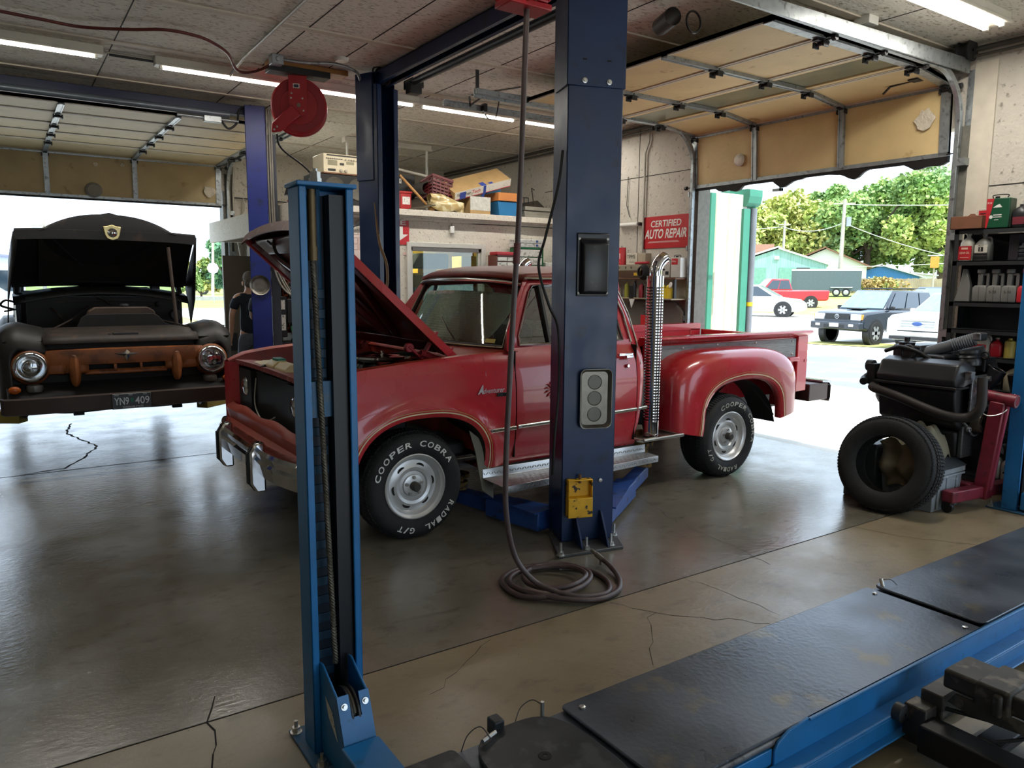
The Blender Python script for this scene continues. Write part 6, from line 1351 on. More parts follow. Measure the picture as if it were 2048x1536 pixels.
# ================================================================ things on the loft
Z0 = 2.467
M_card = mat('cardboard', '#a98a5c', .75, var=.1, scale=9)
M_cardw = mat('white_carton', '#cfcbc0', .7, var=.06, scale=9, col2='#a9a08c', c2lo=.62, c2hi=.7)
def crate(name, lo, hi, m, label, cat, slots=True, T=None):
    x0, y0, z0 = lo; x1, y1, z1 = hi; b = B(); t = .012
    b.box((x0, y0, z0), (x1, y1, z0+t), T)
    for k in range(6):
        za = z0+(z1-z0)*k/6; zb = za+(z1-z0)/6*.55
        for q in (((x0, y0, za), (x1, y0+t, zb)), ((x0, y1-t, za), (x1, y1, zb)), ((x0, y0, za), (x0+t, y1, zb)), ((x1-t, y0, za), (x1, y1, zb))): b.box(*q, T)
    for k in range(6):
        xa = x0+(x1-x0-t)*k/5
        for yy in (y0, y1-t): b.box((xa, yy, z0), (xa+t, yy+t, z1), T)
    for yy in lsp(y0, y1-t, 3):
        for xx in (x0, x1-t): b.box((xx, yy, z0), (xx+t, yy+t, z1), T)
    for q in (((x0-.008, y0-.008, z1-.03), (x1+.008, y0+t, z1)), ((x0-.008, y1-t, z1-.03), (x1+.008, y1+.008, z1)), ((x0-.008, y0, z1-.03), (x0+t, y1, z1)), ((x1-t, y0, z1-.03), (x1+.008, y1, z1))): b.box(*q, T)
    return tag(b.done(name, m), label, cat)
sp = wthing('speaker_cabinet', 'black twin speaker cabinet under the cream stereo on the loft', 'speaker', (3.4, 8.5, Z0))
b = B(); b.box((2.98, 8.36, Z0), (3.78, 8.7, 2.825)); b.done('cabinet', mat('speaker_black', '#1b1a18', .7), sp, bevel=.008)
for x in (3.22, 3.50):
    b = B(); b.lathe((x, 8.36, 2.67), (0, -1, 0), [(.0, .004), (.11, .006), (.118, .012), (.125, .006), (.125, 0)], 32); b.done('speaker_grille', mat('speaker_mesh', '#57534a', .7, .2, var=.2, scale=80), sp, smooth=50)
b = B(); b.lathe((3.69, 8.36, 2.71), (0, -1, 0), [(.0, .004), (.03, .01), (.042, .008), (.045, 0)], 20); b.done('tweeter', M_tray, sp, smooth=50)
st = wthing('stereo_receiver', 'cream vintage stereo with dials and cassette deck on top of speakers', 'stereo', (3.36, 8.5, 2.83))
M_cream = mat('stereo_cream', '#cdc3a6', .45, var=.06, scale=8)
b = B(); b.box((3.10, 8.37, 2.84), (3.60, 8.72, 3.05)); b.done('case', M_cream, st, bevel=.006)
b = B(); b.box((3.09, 8.35, 2.828), (3.61, 8.74, 2.842)); b.done('base', mat('stereo_wood', '#6d4426', .5), st)
for (x0, x1, z0, z1, m) in ((3.15, 3.26, 2.925, 2.98, 'stereo_window'), (3.37, 3.46, 2.945, 2.975, 'stereo_window'), (3.50, 3.57, 2.875, 2.90, 'stereo_black'), (3.15, 3.24, 2.86, 2.885, 'stereo_black'), (3.14, 3.50, 3.025, 3.04, 'stereo_black'), (3.29, 3.34, 2.93, 2.955, 'stereo_black')):
    b = B(); b.box((x0, 8.366, z0), (x1, 8.3695, z1)); b.done('dial_window', mat(m, '#3a3a36' if m == 'stereo_black' else '#8f8a70', .3), st)
for x, z, r in ((3.30, 2.87, .017), (3.36, 2.87, .017), (3.40, 2.995, .009), (3.43, 2.995, .009), (3.46, 2.995, .009), (3.50, 2.995, .009), (3.55, 2.995, .016), (3.55, 3.03, .012), (3.36, 2.995, .009)):
    b = B(); b.cyl((x, 8.37, z), (x, 8.348, z), r, r*.85, n=14); b.done('knob', mat('knob_silver', '#b9b4a6', .3, .6), st, smooth=40)
b = B()
for k in range(9): b.box((3.13+k*.022, 8.365, 2.99), (3.145+k*.022, 8.37, 3.0))
b.done('button_row', mat('stereo_black', '#3a3a36', .3), st)
b = B(); b.box((4.02, 8.9, Z0), (4.5, 9.3, 2.97)); b.box((4.06, 8.895, 2.78), (4.2, 8.9, 2.9)); tag(b.done('black_case', M_black, bevel=.01), 'black equipment case at the back of the loft behind a carpet roll', 'case')
b = B(); b.box((4.28, 8.893, 2.86), (4.31, 8.895, 2.92)); tag(b.done('paper_tag', M_label), 'small white tag on the black equipment case', 'tag')
b = B()
pts = [(.115*(1-.0052*a)*math.cos(R(a*2.2)), .115*(1-.0052*a)*math.sin(R(a*2.2))) for a in range(0, 150, 6)]
b.loft([[Vector((4.45+u, y, 2.75+v)) for u, v in pts] for y in (8.46, 9.1)], False, False); tag(b.done('carpet_roll', mat('dark_carpet', '#33302b', .95, var=.3, scale=40), smooth=60, solid=.012), 'dark rolled up carpet lying between broom handle and maroon crate', 'carpet roll')
b = B(); b.box((4.06, 8.4, Z0), (4.2, 8.6, 2.70)); b.box((4.05, 8.39, 2.68), (4.21, 8.61, 2.705)); rb = tag(b.done('red_bin', mat('bin_red', '#a02420', .45), bevel=.005), 'small red bin at loft edge beside the dark blue post', 'bin')
b = B(); b.box((4.08, 8.397, 2.55), (4.18, 8.3995, 2.64)); b.done('bin_label', M_label, rb)
b = B(); b.cyl((4.06, 8.42, 2.89), (4.43, 8.30, 2.485), .016, n=10); b.ell((4.42, 8.30, 2.50), (.045, .03, .03)); tag(b.done('broom_handle', mat('broom_wood', '#a77a45', .5), smooth=50), 'wooden broom handle leaning at the loft edge in front of the carpet', 'broom')
Tc = Matrix.Translation((4.60, 8.5, 2.76)) @ Euler((R(-14), R(11), R(4))).to_matrix().to_4x4()
crate('milk_crate', (-.15, -.13, -.13), (.15, .13, .13), mat('crate_maroon', '#5e1a1f', .5), 'maroon plastic milk crate tilted on the loft beside the long carton', 'crate', T=Tc)
b = B(); b.grid(lambda u, v: (4.12+.62*u, 8.22+.5*v, Z0+.015+.15*math.sin(math.pi*u)**.8*(.35+.65*v)*(1-.3*math.sin(u*9))), 14, 8); tag(b.done('folded_tarp', mat('brown_tarp', '#4b4335', .9, var=.2), smooth=60, solid=.01, offset=1), 'dull brown tarp heaped under the maroon crate', 'tarp')
b = B(); rn = random.Random(3)
def bagp(u, v):
    a = u*2*math.pi; r = (.07+.05*math.sin(v*math.pi))*(1+.18*math.sin(a*3+v*7)+.10*math.sin(a*7+v*11)); x = 4.37+.46*v
    return (x, 8.27+r*.8*math.cos(a), Z0+.10-.03*v+r*math.sin(a)*.85+.06*(1-v)**3)
b.grid(bagp, 30, 18); tag(b.done('plastic_bag', mat('clear_bag_yellowed', '#b09a66', .25, var=.2, scale=8, col2='#d8cfa8', c2lo=.5, c2hi=.6, spec=.8), smooth=60), 'crumpled yellowish plastic bag lying on the loft edge', 'bag')
# long carton, tilted
Tw = Matrix.Translation((5.14, 8.43, 2.865)) @ Euler((R(32), R(-16), 0)).to_matrix().to_4x4()
wt = thing('long_carton', 'long white carton printed with red and black letters, tilted across other boxes', 'carton', (5.14, 8.43, 2.865)); wt.rotation_euler = (R(32), R(-16), 0)
b = B(); b.box((-.43, -.15, -.05), (.43, .17, .05)); b.done('box', M_card, wt, bevel=.002)
b = B(); b.box((-.43, -.1525, -.05), (.43, -.1505, .055)); b.box((.431, -.15, -.05), (.433, .17, .05)); fr = b.done('printed_side', M_cardw, wt)
b = B(); b.box((-.43, -.1535, -.052), (.43, -.1526, -.042)); b.done('red_stripe', mat('stripe_red', '#a81e2b', .5), fr)
b = B(); b.text('We', (-.40, -.1532, -.012), (1, 0, 0), (0, 0, 1), .042, off=.015, width=.075); b.text('ather', (-.318, -.1532, -.012), (1, 0, 0), (0, 0, 1), .042, off=.015, width=.13); b.done('carton_lettering', mat('ink_black', '#1b1b1d', .6), fr)
b = B(); b.text('Tech', (-.18, -.1532, -.012), (1, 0, 0), (0, 0, 1), .046, off=.015, width=.13, shear=.15); b.done('carton_lettering', mat('ink_red', '#b01c2a', .6), fr)
M_tapeb = mat('blue_masking_tape', '#28408e', .6, var=.08)
b = B(); b.box((-.36, -.1545, -.05), (-.27, -.153, .04)); b.box((-.0, -.155, -.06), (.04, -.153, .054)); b.box((-.02, -.15, .0505), (.05, -.06, .0525)); b.box((.10, -.14, .0505), (.16, -.10, .0525)); b.done('blue_tape', M_tapeb, wt)
b = B(); b.beam((.01, -.156, -.05), (-.05, -.16, -.20), .04, .002, (0, 1, 0)); b.done('tape_tail', M_tapeb, wt)
b = B(); b.box((4.98, 8.32, Z0), (5.28, 8.62, 2.70)); wb = tag(b.done('carton', M_card, bevel=.003), 'square cardboard carton with white wrinkled front, beside the blue bin', 'carton')
b = B(); b.box((4.98, 8.3175, 2.53), (5.28, 8.3195, 2.70)); b.done('white_wrap', mat('wrinkled_white_wrap', '#b9b8b0', .5, var=.12, scale=20, bump=.6, bscale=25), wb)
b = B(); b.prism([(5.42, Z0), (5.74, Z0), (5.76, 2.67), (5.40, 2.67)], 'y', 8.32, 8.66); tag(b.done('blue_bin', mat('bin_blue', '#1f6a9c', .45, var=.08), bevel=.01), 'bright blue plastic bin under an orange carton on the loft', 'bin')
b = B(); b.box((5.39, 8.30, 2.672), (5.77, 8.64, 2.775)); tag(b.done('carton', mat('carton_orange', '#b9763c', .65, var=.08), bevel=.003), 'shallow orange carton sitting on the blue bin', 'carton')
b = B(); b.box((5.5, 8.75, 2.79), (5.72, 8.9, 2.90)); b.box((5.5, 8.75, Z0), (5.72, 8.9, 2.79)); tag(b.done('carton', mat('carton_teal', '#2d6f95', .6), bevel=.003), 'blue carton behind the orange one, showing above it', 'carton')
b = B(); b.cyl((4.04, 8.75, 3.03), (4.78, 8.72, 2.92), .018, n=10); tag(b.done('white_pole', mat('dusty_white_pole', '#a9a598', .6), smooth=50), 'dusty white pole lying over the black case on the loft', 'pole')
b = B(); b.loft([[Vector((4.85+.06*math.cos(a), 8.9, 2.93+.05*math.sin(a))) for a in lsp(0, 2*math.pi, 10)[:-1]], [Vector((5.0+.05*math.cos(a), 8.85, 2.90+.04*math.sin(a))) for a in lsp(0, 2*math.pi, 10)[:-1]]], True, True); b.box((4.8, 8.86, Z0), (5.0, 9.1, 2.9)); tag(b.done('old_motor', M_black, smooth=40), 'black motor lump behind the long carton on the loft', 'motor')
b = B(); b.box((5.84, 8.34, 2.58), (6.38, 8.5, 2.63)); b.box((5.84, 8.36, 2.53), (6.3, 8.48, 2.575)); b.box((5.84, 8.35, Z0), (6.3, 8.5, 2.53)); tag(b.done('light_fixture_scrap', mat('scrap_white_metal', '#8d8a80', .5, .2, var=.15), bevel=.004), 'old white light fixture housings stacked at the loft edge', 'fixture')
b = B(); b.lathe((6.40, 8.5, 2.54), (0, -1, 0), [(.03, 0), (.07, 0), (.075, .03), (.075, .12), (.06, .14), (.03, .14)], 20); tag(b.done('duct_elbow', M_steel_dk, smooth=40), 'dark round duct piece beside the fixture housings', 'duct')
b = B(); b.prism([(5.85, Z0), (6.5, Z0), (6.5, 2.62), (6.3, 2.76), (5.86, 2.66)], 'y', 8.7, 9.0); b.tube([(6.22, 8.68, 2.70), (6.18, 8.68, 2.92), (6.24, 8.7, 2.9)], .008, 6); tag(b.done('scrap_pile', mat('scrap_dark', '#3a342c', .9, var=.3), bevel=.02), 'dark heap of scrap panels at the right end of the loft', 'scrap')
b = B()
for q in (((5.88, 8.66, 2.78), (6.12, 8.67, 2.78)), ((5.88, 8.66, 2.66), (5.88, 8.66, 2.78)), ((6.12, 8.67, 2.70), (6.12, 8.67, 2.78)), ((6.05, 8.67, 2.68), (6.05, 8.67, 2.78))): b.tube(q, .006, 5)
tag(b.done('wire_rack', M_steel_dk), 'bent wire rack sticking out of the scrap heap on the loft', 'rack')
b = B()
for k in range(7): b.tube(spline([(2.70+.02*k, 8.2+.05*k, 2.49+.012*k), (2.76, 8.3, 2.55+.01*k), (2.86, 8.25, 2.50+.02*k), (2.95, 8.4, 2.53), (2.82, 8.55, 2.50+.01*k), (2.70, 8.4, 2.50)], 6), .014, 6)
tag(b.done('coiled_red_hose', mat('hose_bundle_red', '#6b1f22', .5), smooth=60), 'dark red hose bundle heaped at the left end of the loft', 'hose')
b = B(); b.prism([(2.68, 2.56), (2.98, 2.60), (2.96, 2.65), (2.72, 2.68)], 'y', 8.3, 8.5); tag(b.done('black_trim_piece', M_black, bevel=.01), 'black plastic trim piece on top of the red hose bundle', 'trim piece')

# ================================================================ office wall, its shelf and inside
b = B(); b.box((5.08, 7.90, 1.60), (6.64, 8.2, 1.64)); b.box((5.1, 8.0, 1.45), (5.14, 8.2, 1.6)); b.box((6.3, 8.0, 1.45), (6.34, 8.2, 1.6)); tag(b.done('wall_shelf', mat('shelf_brown', '#5a3d27', .6), bevel=.003), 'brown wall shelf holding drawer cabinets beside the office window', 'shelf')
def drawers(name, x0, x1, z0, z1, y0, y1, rows, cols, mbody, mdraw, label):
    t = wthing(name, label, 'drawer cabinet', ((x0+x1)/2, (y0+y1)/2, z0))
    b = B(); b.box((x0, y0+.02, z0), (x1, y1, z1)); b.box((x0, y0, z0), (x0+.012, y0+.02, z1)); b.box((x1-.012, y0, z0), (x1, y0+.02, z1)); b.box((x0, y0, z1-.012), (x1, y0+.02, z1)); b.done('cabinet', mbody, t)
    for i in range(rows):
        for j in range(cols):
            xa = x0+.014+(x1-x0-.028)*j/cols; xb = xa+(x1-x0-.028)/cols-.006; za = z0+.01+(z1-z0-.025)*i/rows; zb = za+(z1-z0-.025)/rows-.012
            b = B(); b.box((xa, y0+.004, za), (xb, y0+.02, zb)); o = b.done('drawer', mdraw, t, bevel=.003)
            b = B(); b.box(((xa+xb)/2-.02, y0-.004, za+.01), ((xa+xb)/2+.02, y0+.005, za+.018)); b.done('drawer_pull', mdraw, o)
    return t
M_draw = mat('drawer_clear_white', '#c9c9c0', .35, var=.12, scale=18, col2='#8f8d84', c2lo=.58, c2hi=.64)
drawers('drawer_cabinet', 5.12, 5.45, 1.64, 1.965, 7.92, 8.12, 5, 2, mat('cabinet_brown_red', '#5f2a22', .45), M_draw, 'brown drawer cabinet with dirty white drawers and a red box on top')
drawers('drawer_cabinet', 5.47, 5.86, 1.64, 2.07, 7.95, 8.15, 4, 1, mat('cabinet_green', '#1f6a41', .45), M_draw, 'green drawer cabinet with three wide clear drawers on the wall shelf')
b = B(); b.box((5.13, 7.93, 1.966), (5.44, 8.1, 2.005)); tag(b.done('red_case', mat('case_red', '#b02a35', .45), bevel=.006), 'flat red case on top of the brown drawer cabinet', 'case')
M_clear = mat('clear_organizer_plastic', '#b9bcb8', .2, var=.12, scale=16, col2='#7f837f', c2lo=.55, c2hi=.65, spec=.7)
for k, (z, lb) in enumerate(((2.072, 'lower of two clear organizer boxes on the green cabinet'), (2.122, 'upper of two clear organizer boxes on the green cabinet'))):
    t = wthing('organizer_box', lb, 'organizer', (5.65, 8.05, z)); b = B(); b.box((5.44+.01*k, 7.95, z), (5.84, 8.14, z+.048)); b.done('box', M_clear, t, bevel=.006)
    b = B(); b.box((5.74, 7.944, z+.015), (5.77, 7.95, z+.04)); b.done('latch', mat('latch_blue', '#26447d', .4), t)
b = B(); b.box((5.90, 7.93, 1.64), (6.14, 8.1, 1.885)); tag(b.done('white_tray', M_draw, bevel=.004), 'white shallow parts tray beyond the green drawer cabinet', 'tray')
b = B(); b.box((6.15, 7.93, 1.64), (6.42, 8.12, 1.92)); tag(b.done('brown_box', mat('box_dark_brown', '#4a2e1e', .6), bevel=.004), 'dark brown box under the grey metal tin on the wall shelf', 'box')
b = B(); b.box((6.12, 7.92, 1.922), (6.36, 8.1, 1.985)); tag(b.done('metal_tin', mat('tin_grey', '#8d9094', .4, .5), bevel=.006), 'grey metal tin on the dark brown box', 'tin')
ft = wthing('air_freshener', 'small white dispenser hanging on the office wall above the window', 'dispenser', (4.64, 8.18, 2.26))
b = B(); b.box((4.61, 8.165, 2.215), (4.665, 8.2, 2.305)); b.done('body', M_white, ft, bevel=.008)
b = B(); b.tube(spline([(4.636, 8.18, 2.305), (4.63, 8.17, 2.335), (4.65, 8.17, 2.35)], 6), .003, 5); b.done('hook', M_black, ft)
b = B(); b.tube([(3.2, 8.19, 2.345), (5.9, 8.135, 2.345), (6.3, 8.135, 2.345), (6.38, 8.12, 2.37), (6.44, 8.12, 2.45)], .006, 6); tag(b.done('wall_wire', M_steel_dk), 'thin wire run along the underside of the loft trim', 'wire')
rs = wthing('red_safety_sign', 'red and white upright safety sign half hidden by the dark blue post', 'sign', (3.9, 8.19, 2.2))
b = B(); b.box((3.70, 8.192, 2.06), (4.06, 8.198, 2.36)); b.done('panel', mat('sign_red', '#b01f26', .4, var=.05), rs)
b = B(); b.text('FIRE', (3.72, 8.1915, 2.29), (1, 0, 0), (0, 0, 1), .05, width=.30, off=.02); b.quad((3.8, 8.1915, 2.27), (3.98, 8.1915, 2.27), (3.98, 8.1915, 2.18), (4.05, 8.1915, 2.18), (3.89, 8.1915, 2.075), (3.73, 8.1915, 2.18), (3.8, 8.1915, 2.18)); b.done('sign_lettering', M_white, rs)
b = B(); b.box((3.98, 8.195, 1.94), (4.05, 8.198, 1.97)); tag(b.done('small_label', mat('label_pink', '#c9a9a0', .6)), 'small pale label on the office wall below the red safety sign', 'label')
ps = wthing('wall_poster', 'faded pinkish poster on the office wall between the two blue posts', 'poster', (3.43, 8.19, 2.0))
b = B(); b.box((3.33, 8.195, 1.86), (3.52, 8.199, 2.16)); b.done('sheet', mat('poster_pale', '#cdbdb4', .6, var=.05), ps)
b = B()
for x, z in ((3.365, 2.06), (3.43, 2.06), (3.365, 1.985), (3.43, 1.985)): b.tube([(x, 8.1945, z), (x+.05, 8.1945, z), (x+.05, 8.1945, z+.06), (x, 8.1945, z+.06)], .002, 4, closed=True)
b.tube([(3.335, 8.1945, 1.865), (3.515, 8.1945, 1.865), (3.515, 8.1945, 2.155), (3.335, 8.1945, 2.155)], .002, 4, closed=True); b.done('printing', mat('poster_ink', '#a0605c', .6), ps)
b = B()
for k in range(4): b.tube(spline([(3.34, 8.18, 2.24-.01*k), (3.43, 8.15, 2.26+.015*k), (3.52, 8.13, 2.32+.02*k), (3.62, 8.17, 2.36)], 6), .006, 5)
tag(b.done('cable_bundle', M_steel_dk, smooth=60), 'tangled cable bundle crossing the office wall left of the dark blue post', 'cable')
tube_light(4.0, 5.2, 9.9, 2.30, 30, label='tube light on the office ceiling inside the window')
lt = bpy.data.objects[-1] if False else None
of = wthing('supply_shelf', 'yellow lit supply shelf seen through the office window', 'shelf', (4.6, 9.6, 0))
b = B()
for z in (1.05, 1.35, 1.72): b.box((4.1, 9.5, z), (6.0, 9.9, z+.025))
b.box((4.08, 9.5, 0), (4.11, 9.9, 2.2)); b.box((5.99, 9.5, 0), (6.02, 9.9, 2.2)); b.box((4.1, 9.9, 0), (6.0, 9.92, 2.2)); b.done('frame', mat('shelf_yellow', '#b9a14a', .6, var=.1), of)
def can(name, x, y, z, r, h, m, label, cat='can', mlid=None):
    b = B(); b.lathe((x, y, z), (0, 0, 1), [(0, 0), (r, 0), (r, h*.8), (r*.9, h*.86), (r*.35, h*.92), (r*.35, h), (0, h)], 16); return tag(b.done(name, m, smooth=40), label, cat)
def bx(name, lo, hi, m, label, cat='box', bev=.004):
    b = B(); b.box(lo, hi); return tag(b.done(name, m, bevel=bev), label, cat)
bx('carton', (4.85, 9.52, 1.747), (5.15, 9.8, 1.92), mat('yellow_carton', '#bf9c3f', .6), 'yellow carton on the top level of the office supply shelf', 'carton')
bx('carton', (4.80, 9.52, 1.377), (5.10, 9.8, 1.55), mat('blue_yellow_carton', '#2f79a8', .6), 'blue carton on the middle level of the office supply shelf', 'carton')
can('spray_bottle', 5.24, 9.6, 1.377, .045, .30, mat('bottle_pale_blue', '#9fb6c0', .3), 'tall pale blue bottle on the office supply shelf', 'bottle')
can('oil_bottle', 5.40, 9.6, 1.377, .05, .26, mat('bottle_green', '#6d8a55', .35), 'green bottle right of the pale blue one in the office', 'bottle')
can('wash_bottle', 5.52, 9.62, 1.377, .05, .22, M_white, 'white bottle near the right of the office supply shelf', 'bottle')
bx('carton', (5.55, 9.52, 1.747), (5.95, 9.8, 2.0), mat('yellow_bag_carton', '#c7b45c', .6), 'pale yellow carton at the right of the office top shelf', 'carton')
b = B(); b.prism([(4.45, 1.80), (4.58, 2.0), (5.0, 2.0), (5.0, 1.80)], 'y', 8.9, 9.2); tag(b.done('hanging_jacket', mat('jacket_blue_grey', '#4a5a6e', .8), bevel=.03), 'blue grey cloth hanging just inside the office window', 'cloth')
bx('tissue_box', (4.9, 9.52, 1.077), (5.1, 9.7, 1.17), M_cardw, 'white paper box on the low level of the office shelf')
# ================================================================ bench on the right wall, beyond the red pickup
cs_ = wthing('wall_sign', 'red CERTIFIED AUTO REPAIR sign on the wall beside the right door', 'sign', (6.64, 6.57, 2.24))
b = B(); b.box((6.638, 6.185, 2.05), (6.648, 6.945, 2.43)); b.done('panel', mat('sign_red', '#b01f26', .4, var=.05), cs_)
b = B(); b.text('CERTIFIED', (6.6365, 6.81, 2.305), (0, -1, 0), (0, 0, 1), .075, width=.50, shear=.12, off=.018); b.text('AUTO REPAIR', (6.6365, 6.91, 2.17), (0, -1, 0), (0, 0, 1), .105, width=.69, shear=.2, off=.024); b.done('sign_lettering', M_white, cs_)
b = B(); b.quad((6.6365, 6.86, 2.115), (6.6365, 6.32, 2.115), (6.6365, 6.36, 2.135), (6.6365, 6.82, 2.135)); b.done('sign_underline', mat('sign_grey_pink', '#c08a88', .5), cs_)
wb_ = wthing('work_shelf', 'grimy two level work shelf on the wall below the red CERTIFIED sign', 'shelf', (6.5, 6.7, 1.4))
b = B(); b.box((6.40, 6.14, 1.675), (6.65, 7.6, 1.695)); b.done('upper_board', mat('shelf_brown', '#5a3d27', .6), wb_, bevel=.003)
b = B(); b.box((6.34, 6.14, 1.44), (6.65, 7.6, 1.455)); b.done('lower_board', mat('shelf_tan', '#8d8068', .6), wb_, bevel=.003)
b = B(); b.box((6.41, 7.3, .9), (6.44, 7.33, 1.68)); b.box((6.41, 6.16, 1.455), (6.44, 6.19, 1.68)); b.done('upright', M_steel_dk, wb_)
b = B(); b.cyl((6.60, 7.32, 2.355), (6.60, 6.99, 2.355), .026, n=16); pr_ = tag(b.done('paper_roll', M_white, smooth=40), 'white paper roll on a holder above the red bag by the wide column', 'paper roll')
b = B(); b.box((6.60, 6.965, 2.335), (6.65, 6.985, 2.375)); b.box((6.60, 7.325, 2.335), (6.65, 7.345, 2.375)); b.done('roll_holder', M_black, pr_)
b = B(); b.grid(lambda u, v: (6.52+.05*math.cos(u*6.283)*(.5+.5*math.sin(math.pi*min(1, v*1.2))), 7.18+.085*math.sin(u*6.283)*(1-.25*v), 1.72+.35*v), 16, 8)
bg_ = tag(b.done('red_bag', mat('bag_red', '#b02830', .6, var=.1), smooth=60), 'bright red bag hanging by the wide navy column above the shelf', 'bag')
b = B(); b.text('FI', (6.46, 7.205, 1.93), (0, -1, 0), (0, 0, 1), .065, off=.015); b.text('F', (6.46, 7.20, 1.83), (0, -1, 0), (0, 0, 1), .06, off=.015); b.done('bag_lettering', M_white, bg_)
tp_ = wthing('cardboard_sign_box', 'small pale box with TPMS handwritten on it, on the brown case', 'box', (6.53, 7.0, 1.85))
b = B(); b.box((6.48, 6.86, 1.855), (6.58, 7.06, 1.995)); b.done('box', mat('box_pale', '#c3bcab', .7, var=.05), tp_, bevel=.003)
b = B(); b.text('TPMS', (6.4785, 7.045, 1.93), (0, -1, 0), (0, 0, 1), .045, width=.145); b.text('TOOLS', (6.4785, 7.0, 1.875), (0, -1, 0), (0, 0, 1), .018, width=.09); b.done('handwriting', mat('ink_black', '#1b1b1d', .6), tp_)
bx('carton', (6.48, 6.72, 1.855), (6.58, 6.85, 1.99), mat('box_tan_grey', '#a89e88', .7), 'plain tan box right of the TPMS box')
br_ = wthing('brown_case', 'long brown and grey case with a yellow sticker on the work shelf', 'case', (6.5, 6.95, 1.7))
b = B(); b.box((6.42, 6.70, 1.697), (6.62, 7.16, 1.78)); b.done('case_base', mat('case_brown', '#4a3222', .5), br_, bevel=.005)
b = B(); b.box((6.42, 6.70, 1.78), (6.62, 7.17, 1.852)); b.done('case_lid', mat('case_grey', '#8a8371', .5, var=.1), br_, bevel=.005)
b = B(); b.box((6.417, 6.775, 1.72), (6.42, 6.85, 1.755)); b.done('sticker', mat('sticker_yellow2', '#c7a21f', .5), br_)
for y in (7.12, 7.0, 6.9):
    b = B(); b.lathe((6.42, y, 1.82), (-1, 0, 0), [(.012, 0), (.012, .004), (0, .005)], 12); b.done('case_knob', M_tray, br_, smooth=40)
b = B(); b.beam((6.46, 6.87, 1.872), (6.46, 6.64, 1.875), .035, .03); tag(b.done('red_handle_tool', mat('tool_red', '#a01d2c', .45), bevel=.01), 'red handled tool lying on top of the brown case', 'tool')
b = B()
for k in range(5): b.tube([(6.40-.012*k, 6.66+.085*math.cos(a)*(1-.1*k), 1.76+.085*math.sin(a)*(1-.08*k)) for a in lsp(0, 6.283, 20)], .010, 6)
tag(b.done('coiled_hose', M_rubber, smooth=60), 'black coiled hose hanging beside the chrome exhaust stack', 'hose')
def metal_can(x0, x1, y0, y1, z0, z1, label, m, lab=None, mlab=None, sideways=False):
    t = wthing('metal_can', label, 'can', ((x0+x1)/2, (y0+y1)/2, z0))
    b = B(); b.box((x0, y0, z0), (x1, y1, z1)); o = b.done('can_body', m, t, bevel=.006)
    b = B(); ym = (y0+y1)/2; b.tube(spline([(x0+.03, y0+.03, z1), (x0+.03, y0+.03, z1+.025), (x0+.03, y1-.03, z1+.025), (x0+.03, y1-.03, z1)], 6), .004, 6); b.done('can_handle', M_black, t)
    b = B(); b.cyl((x1-.04, y1-.04, z1), (x1-.04, y1-.04, z1+.02), .016, n=12); b.done('can_cap', M_black, t, smooth=40)
    return t
M_canw = mat('can_white', '#c3c2bb', .4, .2, var=.05)
mc = metal_can(6.48, 6.58, 6.15, 6.30, 1.697, 1.925, 'white metal can with a red label, right end of the work shelf', M_canw)
b = B(); b.box((6.4775, 6.19, 1.845), (6.4798, 6.285, 1.915)); b.done('can_label', mat('label_red', '#b3222b', .45), mc)
b = B(); b.text('Safety', (6.4765, 6.28, 1.875), (0, -1, 0), (0, 0, 1), .02, width=.065, shear=.2); b.box((6.477, 6.2, 1.80), (6.4795, 6.28, 1.805)); b.box((6.477, 6.2, 1.78), (6.4795, 6.28, 1.785)); b.done('can_lettering', M_white, mc)
mc = metal_can(6.50, 6.60, 6.33, 6.47, 1.697, 1.88, 'smaller white metal can left of the red labelled can', M_canw)
b = B(); b.box((6.4975, 6.35, 1.73), (6.4998, 6.40, 1.77)); b.box((6.4975, 6.41, 1.78), (6.4998, 6.45, 1.80)); b.done('can_marks', M_black, mc)
b = B(); b.lathe((6.5, 6.56, 1.697), (0, 0, 1), [(0, 0), (.03, 0), (.03, .2), (.025, .215), (.035, .22), (.035, .25), (0, .255)], 14); tag(b.done('spray_can', M_canw, smooth=40), 'pale spray can with dark cap behind the chrome stack tip', 'spray can')
for i, (y, r, h, col, lb) in enumerate(((7.0, .028, .18, '#8d8a2c', 'olive yellow bottle on the lower work shelf'), (6.86, .022, .20, '#26262a', 'black caulk tube on the lower work shelf beside the olive bottle'), (6.74, .03, .17, '#8a2430', 'dark red bottle on the lower work shelf'), (6.66, .026, .19, '#3a332b', 'dark bottle just left of the chrome exhaust stack'))):
    can('oil_bottle', 6.45, y, 1.456, r, h, mat('bench_bottle_%s' % 'abcd'[i], col, .4), lb, 'bottle')
b = B(); b.grid(lambda u, v: (6.42+.05*math.cos(u*6.283)*(1+.15*math.sin(5*u*6.283)), 6.30+.085*math.sin(u*6.283)*(1+.12*math.sin(4*u*6.283)), 1.456+.12*v), 20, 5); yl = tag(b.done('yellow_shop_bag', mat('bag_yellow', '#d9bf1e', .5, var=.1), smooth=60), 'bright yellow crumpled bag on the lower work shelf by the door', 'bag')
b = B(); b.ell((6.42, 6.35, 1.575), (.035, .035, .04)); b.ell((6.42, 6.26, 1.58), (.03, .035, .035)); b.done('bag_knot', mat('bag_yellow', '#d9bf1e', .5), yl, smooth=180)
b = B(); b.lathe((6.40, 6.215, 1.61), (-1, .2, .2), [(0, .006), (.03, .005), (.035, 0), (0, 0)], 20); tag(b.done('round_cap', M_white, smooth=40), 'round white cap leaning over the yellow bag', 'cap')
